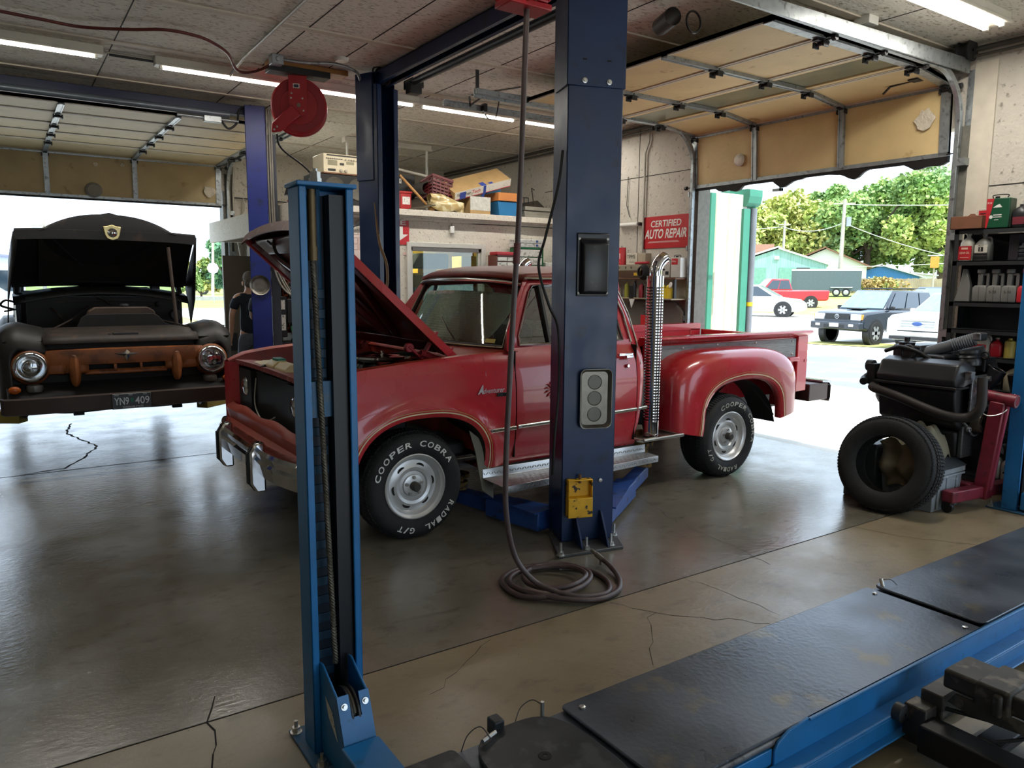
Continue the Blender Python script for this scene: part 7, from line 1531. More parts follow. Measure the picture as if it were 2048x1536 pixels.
b = B(); b.prism([(6.83, 1.44), (6.74, 1.44), (6.79, 1.335)], 'x', 6.335, 6.345); tag(b.done('paper_funnel', M_white), 'white pointed paper cone hanging from the lower work shelf', 'paper')
b = B(); b.box((6.33, 6.76, 1.45), (6.34, 6.83, 1.60)); tag(b.done('black_clipboard', M_black, bevel=.003), 'narrow black clip hanging above the white paper cone', 'clip')
b = B(); b.prism([(6.08+.08, 1.05), (7.1, 1.05), (7.1, 1.40), (6.95, 1.42), (6.3, 1.42), (6.16, 1.30)], 'x', 6.55, 6.60); tag(b.done('folding_table', mat('table_grey_beige', '#76706a', .6), bevel=.02), 'grey folded table leaning below the lower work shelf', 'table')
bx('red_box', (6.40, 6.55, 1.08), (6.52, 6.69, 1.25), mat('box_bright_red', '#c81f28', .45), 'bright red box seen over the truck bed side')
b = bpy.data.objects[-1]; q = B(); q.box((6.5, 6.5, .0), (6.64, 6.9, 1.08)); tag(q.done('low_cabinet', M_steel_dk, bevel=.006), 'low dark cabinet under the red box behind the truck bed', 'cabinet')
# ================================================================ parts shelves by the right wall
M_shelf = mat('shelf_dark_steel', '#2f3234', .5, .4, var=.15, scale=10)
su = wthing('shelving_unit', 'dark steel shelving unit of oil jugs beside the right door', 'shelving', (6.5, 2.6, 0))
SX0, SX1, SY0, SY1 = 6.36, 6.63, 1.9, 3.09
ZS = [2.068, 1.822, 1.50, 1.285, 1.075, .82, .50, .12]
for z in ZS:
    b = B(); b.box((SX0, SY0, z-.035), (SX0+.008, SY1, z)); b.box((SX0, SY0, z-.006), (SX1, SY1, z)); b.done('shelf', M_shelf, su)
for (x, y) in ((SX0, SY1), (SX0, SY0), (SX1-.03, SY1), (SX1-.03, SY0)):
    b = B(); b.box((x, y, 0), (x+.03, y+.004, 2.07)); b.box((x, y-.03, 0), (x+.004, y+.004, 2.07)); o = b.done('upright', M_shelf, su)
b = B()
for k in range(40): b.box((SX0+.10, SY1-.002, .1+k*.048), (SX0+.106, SY1-.0005, .116+k*.048)); 
b.done('upright_holes', mat('daylight_hole', '#8f9490', .5), su)
b = B(); b.box((SX1-.004, SY0, .1), (SX1, SY1, 2.04)); b.done('back_panel', mat('shelf_back_navy', '#12151a', .7), su)
b = B(); b.box((SX0+.14, SY1-.006, .1), (SX1, SY1-.003, 2.04)); b.done('side_panel', mat('shelf_back_navy', '#12151a', .7), su)
zt = ZS[0]+.001
b = B(); y0, y1 = 2.88, 3.12; x0, x1 = 6.33, 6.46
b.box((x0, y0, zt), (x0+.008, y1, zt+.10)); b.box((x1-.008, y0, zt), (x1, y1, zt+.10)); b.box((x0, y0, zt), (x1, y0+.008, zt+.10)); b.box((x0, y1-.008, zt), (x1, y1, zt+.10)); b.box((x0, y0, zt), (x1, y1, zt+.008)); b.prism([(y0+.09, zt+.10), (y0+.18, zt+.10), (y0+.15, zt+.125), (y0+.12, zt+.125)], 'x', x1-.01, x1)
tag(b.done('tool_tray', mat('tray_rust_brown', '#6f4630', .6, var=.15, scale=10), bevel=.003), 'rusty brown open tray at the left end of the shelf top', 'tray')
tn = wthing('small_tin', 'small red and white tin standing behind the brown tray', 'tin', (6.52, 2.95, zt))
b = B(); b.box((6.50, 2.885, zt), (6.56, 3.01, zt+.165)); b.done('tin_body', mat('tin_white', '#b9b3a6', .5), tn, bevel=.004)
b = B(); b.box((6.4975, 2.89, zt+.07), (6.4998, 2.99, zt+.15)); b.done('tin_label', mat('label_red', '#b3222b', .45), tn)
b = B(); b.box((6.4965, 2.90, zt+.12), (6.4975, 2.98, zt+.128)); b.box((6.4965, 2.9, zt+.10), (6.4975, 2.95, zt+.11)); b.done('tin_print', M_black, tn)
gc = metal_can(6.38, 6.49, 2.72, 2.88, zt, zt+.225, 'tall green and red metal can on the shelf top', mat('can_green', '#0f4a30', .4, .1))
b = B(); b.quad((6.3785, 2.882, zt+.002), (6.3785, 2.87, zt+.002), (6.3785, 2.83, zt+.223), (6.3785, 2.882, zt+.223)); b.done('can_label', mat('label_red', '#b3222b', .45), gc)
b = B(); b.text('R134', (6.3778, 2.875, zt+.185), (0, -1, 0), (0, 0, 1), .014, width=.03); b.prism([(2.835, zt+.155), (2.77, zt+.155), (2.79, zt+.18), (2.81, zt+.172)], 'x', 6.3778, 6.379); b.box((6.3778, 2.77, zt+.095), (6.379, 2.83, zt+.102)); b.box((6.3778, 2.77, zt+.08), (6.379, 2.83, zt+.086)); b.box((6.3778, 2.79, zt+.06), (6.379, 2.82, zt+.064)); b.lathe((6.379, 2.845, zt+.085), (-1, 0, 0), [(0, .001), (.013, .001), (.013, 0)], 16); b.done('can_lettering', M_white, gc)
b = B(); b.box((6.40, 2.7195, zt), (6.49, 2.7205, zt+.22)); b.done('can_side', mat('can_side_grey_green', '#5b6b58', .5), gc)
def jug(x, y, z, w, d, h, m, label, neck=.25, handle=True, cap=None, cat='jug', name='oil_jug', lab=None):
    """bottle with a shoulder, neck and cap; front faces -x"""
    t = thing(name, label, cat, (x, y, z)); rings = []
    for k, (zz, sx, sy) in enumerate(((0, .94, .94), (.02, 1, 1), (.55, 1, 1), (.66, .95, .92), (.80, .62, .55), (.86, neck*1.3, neck), (.94, neck*1.3, neck))):
        pts = []
        for q in range(16):
            a = q*2*math.pi/16+math.pi/16; ca, sa = math.cos(a), math.sin(a); e = 4 if k < 4 else 2.4
            r = (abs(ca)**e+abs(sa)**e)**(-1/e); pts.append(Vector((ca*r*d/2*sx, sa*r*w/2*sy, zz*h)))
        rings.append(pts)
    b = B(); b.loft(rings, True, True); b.done('jug_body', m, t, smooth=50)
    b = B(); b.cyl((0, 0, h*.93), (0, 0, h), min(w, d)*neck*.62+.004, n=14); b.done('jug_cap', cap or m, t, smooth=40)
    if handle:
        b = B(); b.tube(spline([(0, -w*.10, h*.88), (0, -w*.38, h*.84), (0, -w*.44, h*.66), (0, -w*.40, h*.56)], 5), d*.09, 8); b.done('jug_handle', m, t, smooth=60)
    if lab:
        for (u0, u1, v0, v1, ml) in lab:
            b = B(); b.box((-d/2-.0015, -w*u1, h*v0), (-d/2+.0005, -w*u0, h*v1)); b.done('jug_label', ml, t)
    return t
M_greyjug = mat('jug_grey_plastic', '#6d6d69', .4, var=.06); M_blkbtl = mat('bottle_black_plastic', '#202023', .4)
M_whitebtl = mat('bottle_white_plastic', '#bfbbae', .45, var=.05); M_redjug = mat('jug_red', '#b3202c', .4)
jug(6.45, 2.665, zt, .11, .08, .185, M_blkbtl, 'dark plastic oil bottle with a maroon label on the shelf top', .22, False, M_whitebtl, 'bottle', 'oil_bottle', [(-.36, .36, .12, .42, mat('label_maroon', '#6a1f2a', .5))])
wq = jug(6.50, 2.585, zt, .10, .08, .235, M_whitebtl, 'white squeeze bottle with black pointed nozzle on the shelf top', .22, False, M_black, 'bottle', 'squeeze_bottle')
b = B(); b.cyl((0, 0, .235), (0, 0, .275), .011, .004, n=10); b.done('nozzle', M_black, wq, smooth=40)
b = B(); b.tube(spline([(-.042, .03, .15), (-.043, .01, .18), (-.042, -.02, .16), (-.043, -.01, .12), (-.042, .02, .10), (-.042, -.02, .06)], 6), .003, 5); b.done('bottle_print', M_black, wq)
z1 = ZS[1]+.001
gq = jug(6.43, 3.015, z1, .10, .09, .215, M_whitebtl, 'white bottle with a red gear oil label on the second shelf', .26, False, M_whitebtl, 'bottle', 'gear_oil_bottle', [(-.5, .47, .04, .54, mat('label_red', '#b3222b', .45))])
b = B(); b.text('GEAR OIL', (-.0468, .042, .055), (0, -1, 0), (0, 0, 1), .017, width=.075, shear=.1, off=.01); b.box((-.0468, -.03, .025), (-.0466, .035, .028)); b.box((-.0468, -.02, .09), (-.0466, .03, .105)); b.done('label_print', mat('print_peach', '#d8b9a0', .6), gq)
mq = jug(6.43, 2.895, z1, .115, .10, .205, mat('jug_silver_grey', '#77756f', .4), 'grey oil jug with a big black 1 on its label', .22, True, None, 'jug', 'oil_jug', [(-.42, .40, .30, .60, M_whitebtl), (-.44, .42, .04, .17, M_black), (-.42, .40, .20, .27, M_black)])
b = B(); b.box((-.0522, -.015, .07), (-.0515, .02, .105)); b.done('label_square', M_black, mq)
b = B(); b.text('1', (-.0528, .008, .074), (0, -1, 0), (0, 0, 1), .027, off=.03); b.done('label_number', M_whitebtl, mq)
b = B(); b.text('Mobil', (-.0528, .02, .111), (0, -1, 0), (0, 0, 1), .010, width=.035, off=.01); b.done('label_number', M_black, mq)
bx('dark_box', (6.45, 2.66, z1), (6.58, 2.73, z1+.2), mat('dark_plum_box', '#262128', .6), 'dim upright dark box at the back of the second shelf')
b = B(); b.lathe((6.43, 2.60, z1), (0, 0, 1), [(0, 0), (.055, 0), (.055, .02), (.045, .022), (.05, .03), (.052, .045), (.046, .05), (.052, .06), (.052, .075), (.045, .08), (.05, .09), (.048, .105), (.03, .11), (.03, .125), (.012, .13), (.012, .145), (0, .146)], 20); tag(b.done('ribbed_jar', mat('jar_dark_ribbed', '#23272c', .4), smooth=25), 'dark ribbed stack of discs on the second shelf', 'jar')
z2 = ZS[2]+.001
b = B(); b.loft([[Vector((6.38, 3.07, z2)), Vector((6.38, 2.95, z2)), Vector((6.48, 2.96, z2)), Vector((6.48, 3.06, z2))], [Vector((6.40, 3.045, z2+.13)), Vector((6.40, 2.965, z2+.13)), Vector((6.46, 2.97, z2+.13)), Vector((6.46, 3.04, z2+.13))], [Vector((6.41, 3.03, z2+.26)), Vector((6.41, 3.0, z2+.26)), Vector((6.44, 3.0, z2+.26)), Vector((6.44, 3.03, z2+.26))]], True, True); tag(b.done('oil_funnel', M_greyjug, bevel=.006), 'tall pointed grey pouring jug, first on the third shelf', 'jug')
def tall_jug(y, m, label, mark=None, cat='jug'):
    t = thing('pouring_jug', label, cat, (6.43, y, z2)); b = B()
    b.loft([[Vector((sx*.05*k1, sy*.052*k2+off, zz)) for sx, sy in ((-1, 1), (-1, -1), (1, -1), (1, 1))] for zz, k1, k2, off in ((0, .96, .96, 0), (.01, 1, 1, 0), (.11, 1, 1, 0), (.13, .8, .8, 0))], True, True)
    b.loft([[Vector((sx*.022, sy*.018+.012, zz)) for sx, sy in ((-1, 1), (-1, -1), (1, -1), (1, 1))] for zz in (.12, .22)], True, True); b.done('jug_body', m, t, bevel=.008)
    b = B(); b.lathe((0, .012, .215), (0, 0, 1), [(.018, 0), (.03, .012), (.03, .035), (.026, .04), (0, .04)], 18); b.done('jug_spout', m, t, smooth=40)
    b = B(); b.box((-.012, -.052, .10), (.012, -.028, .22)); b.box((-.012, -.05, .205), (.012, .01, .225)); b.done('jug_handle', m, t, bevel=.008)
    b = B(); b.box((-.0505, -.001, 0), (-.0495, .001, .12)); b.done('jug_seam', M_black, t)
    if mark: b = B(); b.text(mark, (-.0515, .03, .07), (0, -1, 0), (0, 0, 1), .02, width=.05); b.done('jug_handwriting', M_black, t)
for y, lb, mk in ((2.885, 'grey pouring jug with round spout, second from left on the third shelf', None), (2.78, 'grey pouring jug marked with a handwritten number, middle of the third shelf', '5-20'), (2.675, 'grey pouring jug next to the red jug on the third shelf', '5-30')): tall_jug(y, M_greyjug, lb, mk)
tall_jug(2.565, M_redjug, 'bright red pouring jug at the right of the third shelf')
z4 = ZS[4]+.001
jug(6.46, 2.855, z4, .13, .10, .185, M_whitebtl, 'white oil jug with a red label above the engine', .2, True, M_black, 'jug', 'oil_jug', [(-.35, .35, .1, .5, mat('label_red', '#b3222b', .45))])
jug(6.46, 2.75, z4, .09, .08, .15, M_redjug, 'small red bottle between white jug and yellow can above the engine', .2, False, M_whitebtl, 'bottle', 'oil_bottle')
can('yellow_can', 6.45, 2.655, z4, .037, .15, mat('can_dull_yellow', '#a4913f', .5), 'dull yellow round can above the engine, right of the red bottle')
jug(6.46, 2.95, z4, .07, .07, .13, M_redjug, 'dark red bottle at the left of the shelf above the engine', .2, False, M_black, 'bottle', 'oil_bottle')
z5 = ZS[5]+.001
jug(6.46, 2.60, z5, .14, .12, .21, mat('jug_tan_white', '#b0a487', .5), 'cream jug on the shelf beside the engine', .2, True, M_black)
jug(6.46, 2.46, z5, .14, .12, .21, M_whitebtl, 'white jug with a red patch half hidden by the light blue post', .2, True, M_black, lab=[(-.3, .3, .1, .5, mat('label_red', '#b3222b', .45))])
z6 = ZS[6]+.001
for i, y in enumerate((2.68, 2.58, 2.47)):
    jug(6.46, y, z6-.38, .10, .10, .2, M_whitebtl, ('pale bottle low behind the engine stand, leftmost of three', 'pale bottle low behind the engine stand, middle of three', 'pale bottle low behind the engine stand, nearest the light blue post')[i], .2, False, M_black, 'bottle', 'oil_bottle')
b = B(); b.box((6.40, 2.42, z6), (6.55, 2.66, z6+.22)); tag(b.done('dark_crate', mat('crate_navy', '#161a22', .6), bevel=.01), 'dark crate on a low shelf behind the engine stand', 'crate')
# ================================================================ engine on its red stand, loose tyre, tote
M_maroon = mat('engine_stand_maroon', '#7d2433', .42, var=.15, scale=10, col2='#5c2029', c2lo=.55, c2hi=.7)
es = wthing('engine_stand', 'maroon engine stand holding the black engine', 'engine stand', (5.95, 2.5, 0))
b = B(); b.beam((5.55, 2.60, .12), (6.32, 2.50, .12), .085, .085); b.done('cross_leg', M_maroon, es, bevel=.008)
b = B(); b.beam((5.93, 2.60, .12), (5.97, 3.35, .12), .085, .085); b.done('long_leg', M_maroon, es, bevel=.008)
b = B(); b.beam((5.95, 2.545, .07), (5.93, 2.47, .80), .10, .10, (0, 1, 0)); b.done('mast', M_maroon, es, bevel=.008)
b = B(); b.beam((5.945, 2.487, .14), (5.925, 2.41, .79), .03, .012, (0, 1, 0)); b.done('mast_channel', mat('stand_pink_edge', '#a04558', .4), es)
b = B(); b.cyl((5.93, 2.60, .84), (5.93, 2.36, .815), .042, n=20); b.cyl((5.93, 2.42, .82), (5.93, 2.36, .814), .048, n=20); b.done('pivot_tube', M_maroon, es, smooth=40)
b = B(); b.lathe((5.93, 2.358, .8145), (0, -1, -.1), [(.043, 0), (.036, 0), (.034, -.08)], 20); b.done('tube_end', M_nickel, es, smooth=40)
b = B(); b.box((5.78, 2.60, .70), (6.05, 2.62, .98)); b.done('mounting_plate', M_bare, es, bevel=.006)
for x, z in ((5.83, .94), (5.99, .95), (5.82, .74), (6.0, .74)):
    b = B(); b.cyl((x, 2.60, z), (x, 2.57, z), .018, n=8); b.done('mount_bolt', M_nickel, es, smooth=40)
for (x, y) in ((5.57, 2.60), (6.30, 2.50), (5.97, 3.33)):
    b = B(); b.lathe((x-.015, y, .04), (1, 0, 0), [(0, 0), (.038, 0), (.038, .03), (0, .03)], 18); b.box((x-.03, y-.03, .06), (x+.03, y+.03, .08)); b.done('caster', M_black, es, smooth=40)
b = B(); b.tube(spline([(5.98, 2.40, .86), (5.9, 2.42, .74), (5.84, 2.5, .70), (5.83, 2.58, .74)], 6), .004, 5); b.done('tie_wire', M_nickel, es)
M_eng = mat('engine_black_iron', '#17181a', .5, .3, var=.3, scale=10, col2='#2b2724', c2lo=.55, c2hi=.7)
M_engp = mat('engine_cover_plastic', '#1d1e21', .38, var=.15, scale=8)
en = wthing('engine', 'large black V8 engine with ribbed intake hoses mounted on the maroon stand', 'engine', (5.93, 3.0, .4))
b = B(); b.prism([(5.70, .62), (5.66, .86), (5.78, .98), (5.93, .90), (6.08, .98), (6.20, .86), (6.16, .62), (6.05, .56), (5.81, .56)], 'y', 2.66, 3.24); b.done('block', M_eng, en, bevel=.015)
b = B(); b.prism([(5.76, .56), (5.80, .36), (6.04, .36), (6.10, .56)], 'y', 2.68, 3.20); b.done('oil_pan', M_eng, en, bevel=.02)
b = B(); b.box((5.80, 2.645, .36), (5.98, 2.68, .60)); b.done('pan_end', mat('pan_grey_speckled', '#4a4b4c', .5, .5, var=.3, scale=60), en, bevel=.01)
def vc(s):
    f = (lambda x: x) if s == 1 else (lambda x: 2*5.93-x)
    b = B(); b.loft([[Vector((f(5.60+dx), y, .90)), Vector((f(5.585+dx), y, .95)), Vector((f(5.64+dx), y, 1.06-dz)), Vector((f(5.74), y, 1.09-dz)), Vector((f(5.82), y, 1.05)), Vector((f(5.79), y, .93))] for y, dx, dz in ((2.60, .06, .06), (2.64, .0, .0), (2.70, 0, -.0), (2.95, 0, .0), (3.21, 0, .0), (3.25, .05, .05))], True, True); o = b.done('valve_cover', M_engp, en, bevel=.012)
    b = B(); b.box((f(5.58), 2.62, .885), (f(5.80), 3.23, .905)); b.done('cover_flange', M_eng, o, bevel=.004)
    b = B(); b.tube(spline([(f(5.62), 3.25, .85), (f(5.55), 3.2, .84), (f(5.53), 3.0, .80), (f(5.54), 2.8, .74), (f(5.58), 2.66, .70), (f(5.64), 2.55, .70), (f(5.66), 2.48, .78), (f(5.70), 2.50, .98)], 8), .034, 12); b.done('exhaust_manifold', mat('manifold_rust_black', '#2a2523', .6, .4, var=.25, scale=12), en, smooth=60)
    return o
o = vc(1); vc(-1)
b = B(); b.quad((5.594, 2.87, .965), (5.594, 2.75, .965), (5.617, 2.75, 1.01), (5.617, 2.87, 1.01)); b.done('cover_label', M_label, o, solid=.001)
b = B(); b.quad((5.6155, 2.87, 1.004), (5.6155, 2.75, 1.004), (5.620, 2.75, 1.014), (5.620, 2.87, 1.014)); b.done('label_stripe', mat('label_red', '#b3222b', .45), o, solid=.001)
b = B(); b.box((5.72, 2.72, .98), (6.14, 3.2, 1.07)); b.box((5.76, 2.8, 1.07), (5.98, 2.96, 1.11)); b.box((5.8, 3.0, 1.06), (6.1, 3.22, 1.17)); b.done('intake_manifold', M_engp, en, bevel=.015)
b = B(); b.lathe((5.85, 2.66, 1.05), (0, .1, 1), [(.07, 0), (.075, .03), (.065, .05), (.072, .06), (.062, .075), (.07, .09), (.065, .11), (.055, .11), (.055, .05)], 24); b.done('intake_neck', M_engp, en, smooth=40)
def bellows(p0, p1, r, name, m, par, rib=(0.6, 1.0)):
    p0, p1 = Vector(p0), Vector(p1); d = p1-p0; L = d.length; prof = []
    n = 24
    for i in range(n*2+1):
        t = i/(2*n); rr = r*(1.12 if (i % 2 and rib[0] <= t <= rib[1]) else 1.0); prof.append((rr, L*t))
    b = B(); b.lathe(p0, d, [(0, 0)]+prof+[(r*.8, L), (0, L*.9)], 18); return b.done(name, m, par, smooth=40)
bellows((5.88, 3.04, 1.10), (5.98, 2.70, 1.235), .045, 'intake_hose', mat('hose_silver_grey', '#5c5f62', .45, .2), en, (.6, 1))
bellows((5.96, 2.98, 1.06), (6.06, 2.66, 1.15), .042, 'intake_hose', mat('hose_silver_grey', '#5c5f62', .45, .2), en, (0, .4))
b = B(); b.box((5.93, 2.64, 1.225), (6.04, 2.70, 1.285)); b.done('hose_flange', M_bare, en, bevel=.01)
b = B(); b.lathe((5.82, 3.12, 1.16), (0, 0, 1), [(.055, 0), (.06, .03), (.02, .04), (.02, .07), (0, .07)], 18); b.tube(arc((3.05, 1.12), .05, 0, 360, 18, 'yz', 5.72), .014, 8); b.tube(arc((2.62, 1.12), .026, 0, 360, 14, 'yz', 5.98), .007, 8); b.cyl((5.98, 2.62, 1.09), (5.98, 2.62, 1.0), .01)
b.tube(spline([(5.70, 3.22, 1.12), (5.69, 3.1, 1.16), (5.72, 2.98, 1.13), (5.75, 2.9, 1.08)], 6), .016, 8); b.done('engine_fittings', M_eng, en, smooth=60)
b = B(); b.lathe((5.80, 3.26, .80), (-.6, .8, 0), [(0, -.02), (.09, -.02), (.10, 0), (.085, .02), (.10, .04), (.06, .06), (0, .06)], 24); b.lathe((5.66, 3.28, 1.0), (0, 1, 0), [(0, 0), (.045, 0), (.045, .05), (0, .06)], 16); b.box((5.60, 3.24, .86), (5.70, 3.30, 1.02)); b.tube(spline([(5.56, 3.30, .88), (5.62, 3.32, .90), (5.70, 3.28, .96)], 6), .03, 10); b.done('front_pulley', M_eng, en, smooth=40)
b = B(); b.lathe((5.91, 2.62, .63), (0, -1, 0), [(.03, .05), (.032, .06), (.07, .06), (.075, .045), (.075, 0)], 24); o = b.done('crank_flange', mat('crank_bronze_grey', '#5b5349', .45, .7), en, smooth=40)
for k in range(8):
    a = k*math.pi/4; b = B(); b.cyl((5.91+.052*math.cos(a), 2.559, .63+.052*math.sin(a)), (5.91+.052*math.cos(a), 2.557, .63+.052*math.sin(a)), .008, n=8); b.done('flange_hole', M_dark, o)
b = B(); b.cyl((5.74, 2.70, .70), (5.72, 2.58, .62), .008); b.lathe((5.72, 2.58, .60), (0, -1, 0), [(.018, 0), (.018, .02), (.01, .02)], 12); b.tube(arc((5.91, .64), .11, 200, 340, 12, 'xz', 2.61), .008, 6); b.box((5.66, 2.56, .96), (5.72, 2.60, 1.02)); b.done('rear_brackets', M_bare, en, smooth=40)
b = B(); b.lathe((6.05, 2.60, .93), (.1, -.5, 1), [(.045, -.06), (.05, .0), (.06, .03), (.06, .10), (.052, .10), (.05, .02)], 20); b.box((6.0, 2.62, 1.0), (6.16, 2.86, 1.10)); b.done('rear_housing', M_engp, en, smooth=40, bevel=.008)
lt_ = wthing('loose_tyre', 'black unmounted tyre leaning against the grey tote under the engine', 'tyre', (5.25, 2.9, 0))
TA = Vector((-.97, -.10, .20)).normalized(); TC = Vector((5.27, 2.89, .338))
b = B(); prof = [(.205, .075), (.215, .09), (.25, .105), (.29, .11), (.32, .10), (.338, .08), (.345, .05), (.348, 0), (.345, -.05), (.338, -.08), (.32, -.10), (.29, -.11), (.25, -.105), (.215, -.09), (.205, -.075), (.215, -.07), (.27, -.08), (.32, -.06), (.325, 0), (.32, .06), (.27, .08), (.215, .07)]
b.lathe(TC, TA, prof, 72, closed=True); lt0 = b.done('tyre_casing', M_tire, lt_, smooth=60)
x_ = TA.cross(Vector((0, 0, 1))).normalized(); y_ = TA.cross(x_)
def tv(a, r, h): return TC+TA*h+x_*(r*math.cos(a))+y_*(r*math.sin(a))
b = B(); n = 90
for i in range(n):
    a0 = i*2*math.pi/n; da = 2*math.pi/n*.7
    for h0, h1, rr in ((-.095, -.058, .340), (-.05, -.018, .3485), (-.012, .022, .3495), (.030, .055, .3475), (.062, .098, .338)):
        b.add([tv(a0, rr-.004, h0), tv(a0+da, rr-.004, h0), tv(a0+da+.02, rr-.004, h1), tv(a0+.02, rr-.004, h1), tv(a0, rr+.005, h0), tv(a0+da, rr+.005, h0), tv(a0+da+.02, rr+(.005 if abs(h1) < .09 else -.012), h1), tv(a0+.02, rr+(.005 if abs(h1) < .09 else -.012), h1)], [(4,5,6,7), (0,1,5,4), (1,2,6,5), (2,3,7,6), (3,0,4,7)])
b.done('tyre_tread', M_tire, lt0)
b = B(); b.loft([[tv(a, .346, -.085), tv(a, .352, -.02)] for a in lsp(-.62, -.42, 4)], False, False); b.done('tread_sticker', mat('sticker_orange', '#d98a25', .5), lt0)
tt = wthing('storage_tote', 'grey plastic storage tote on the floor behind the loose tyre', 'tote', (5.68, 2.78, 0))
M_tote = mat('tote_grey', '#8b9296', .45, var=.1, scale=10, col2='#b5babb', c2lo=.62, c2hi=.66)
b = B(); b.loft([[Vector((5.46-k*.02, 2.66-k*.01, z)), Vector((5.84+k*.02, 2.66-k*.01, z)), Vector((5.84+k*.02, 3.02+k*.02, z)), Vector((5.46-k*.02, 3.02+k*.02, z))] for z, k in ((0, 0), (.26, 1), (.265, 2), (.31, 2))], True, True); b.done('tub', M_tote, tt, bevel=.01)
b = B()
for x in (5.52, 5.64, 5.78): b.box((x-.012, 2.645, .02), (x+.012, 2.655, .26))
b.box((5.44, 2.63, .245), (5.86, 2.65, .262)); b.done('tub_ribs', M_tote, tt, bevel=.004)
b = B(); b.add([(5.43, 2.63, .312), (5.87, 2.63, .312), (5.87, 2.80, .40), (5.43, 2.80, .40)], [(0, 1, 2, 3)]); b.done('open_lid', mat('tote_lid_dark', '#3b3f42', .5), tt, solid=.008)
b = B(); b.box((5.38, 3.05, 0), (5.62, 3.30, .42)); b.box((5.37, 3.04, .40), (5.63, 3.31, .44)); tag(b.done('storage_tote', mat('tote_charcoal', '#2c3236', .5), bevel=.01), 'charcoal storage tote seen through the middle of the loose tyre', 'tote')
b = B()
def jk_(u, v):
    x = 5.45+.38*u; y = 2.72+.30*v; z = .42+.16*math.sin(math.pi*u)**.6*(.6+.4*math.sin(math.pi*v))+.025*math.sin(u*17+v*5)+.02*math.sin(v*19-u*6)
    if v < .12: z -= (.12-v)*1.2
    return (x, y, z)
b.grid(jk_, 30, 24); tag(b.done('work_jacket', mat('canvas_olive', '#7d7763', .85, var=.15, scale=8), smooth=60, solid=.008), 'crumpled olive canvas jacket lying on the grey tote', 'jacket')
b = B(); b.grid(lambda u, v: (5.36+.04*math.sin(v*9)+.02*math.sin(u*13), 2.72+.30*u-.06*v, .50-.34*v+.02*math.sin(u*11)), 20, 16); tag(b.done('canvas_cloth', mat('canvas_khaki', '#6d6550', .85, var=.2, scale=8), smooth=60, solid=.008), 'khaki canvas cloth hanging down behind the loose tyre', 'cloth')
for k, (pts, lb) in enumerate((([(6.10, 2.50, .42), (6.2, 2.40, .45), (6.28, 2.28, .40), (6.33, 2.16, .30)], 'upper black corrugated hose beside the light blue post'), ([(6.12, 2.48, .28), (6.2, 2.38, .23), (6.3, 2.25, .17), (6.34, 2.14, .16)], 'lower black corrugated hose behind the engine stand mast'))):
    P = spline(pts, 14); rr = [.042 if i % 2 else .034 for i in range(len(P))]
    b = B(); b.tube(P, rr, 12); tag(b.done('corrugated_hose', M_rubber, smooth=30), lb, 'hose')
b = B(); b.box((6.12, 2.28, 0), (6.34, 2.44, .14)); tag(b.done('white_basket', M_whitebtl, bevel=.01), 'white basket on the floor behind the engine stand mast', 'basket')

# ================================================================ nook under the loft: charger, parts racks, door leaf, people
dr_ = wthing('door_leaf', 'plain brown door leaf standing open beside the left overhead door', 'door', (3.1, 11.5, 0))
b = B(); b.box((2.71, 11.5, .02), (3.13, 11.54, 1.985)); b.done('leaf', mat('door_brown', '#5d5144', .6, var=.06, scale=2), dr_, bevel=.003)
b = B(); b.lathe((2.785, 11.5, 1.04), (0, -1, 0), [(.03, 0), (.03, .006), (.012, .012), (.012, .03), (.028, .04), (.03, .055), (.02, .065), (0, .067)], 16); b.done('door_knob', mat('brass', '#b59a5a', .25, .9), dr_, smooth=50)
b = B(); b.box((2.76, 11.494, .60), (2.87, 11.5, .86)); b.done('kick_patch', M_black, dr_)
bc_ = wthing('battery_charger', 'black shop machine with two white labels standing behind the royal blue post', 'machine', (2.7, 8.9, 0))
b = B(); b.box((2.60, 8.75, .03), (2.86, 9.0, .92)); b.done('cabinet', M_black, bc_, bevel=.01)
b = B(); b.box((2.60, 8.70, .98), (2.74, 8.86, 1.45)); b.box((2.74, 8.70, 1.14), (2.86, 8.8, 1.42)); b.done('control_box', M_black, bc_, bevel=.008)
b = B(); b.box((2.625, 8.695, 1.30), (2.715, 8.70, 1.41)); b.box((2.62, 8.695, 1.06), (2.72, 8.70, 1.24)); b.done('machine_label', M_label, bc_)
b = B(); b.box((2.78, 8.69, 1.05), (2.82, 8.70, 1.11)); b.done('green_tag', mat('tag_green', '#2a7a45', .5), bc_)
b = B()
for x in (2.64, 2.70, 2.77): b.box((x, 8.742, .1), (x+.006, 8.75, .88))
b.cyl((2.63, 8.74, .98), (2.61, 8.7, .80), .012); b.cyl((2.8, 8.72, .95), (2.84, 8.66, .9), .03); b.done('machine_fittings', M_steel_dk, bc_, smooth=40)
b = B(); b.tube(spline([(2.86, 8.66, 1.12), (2.89, 8.62, 1.02), (2.86, 8.6, .92), (2.9, 8.6, .78), (2.87, 8.6, .65)], 6), .016, 8); b.done('white_hose', M_white, bc_, smooth=60)
rk = wthing('parts_rack', 'grey rack with rows of pale parts bins under the loft', 'parts rack', (2.9, 9.85, 1.2))
b = B(); b.box((2.80, 9.72, .3), (3.0, 9.95, 1.94)); b.done('rack_case', mat('rack_grey', '#55544c', .5), rk, bevel=.006)
M_bin = mat('bin_pale_green', '#b5b496', .5, var=.2, scale=25, col2='#4b4a40', c2lo=.55, c2hi=.6)
for k in range(7): 
    b = B(); b.box((2.815, 9.70, 1.80-.11*k), (2.975, 9.735, 1.865-.11*k)); b.done('bin_row', M_bin, rk, bevel=.004)
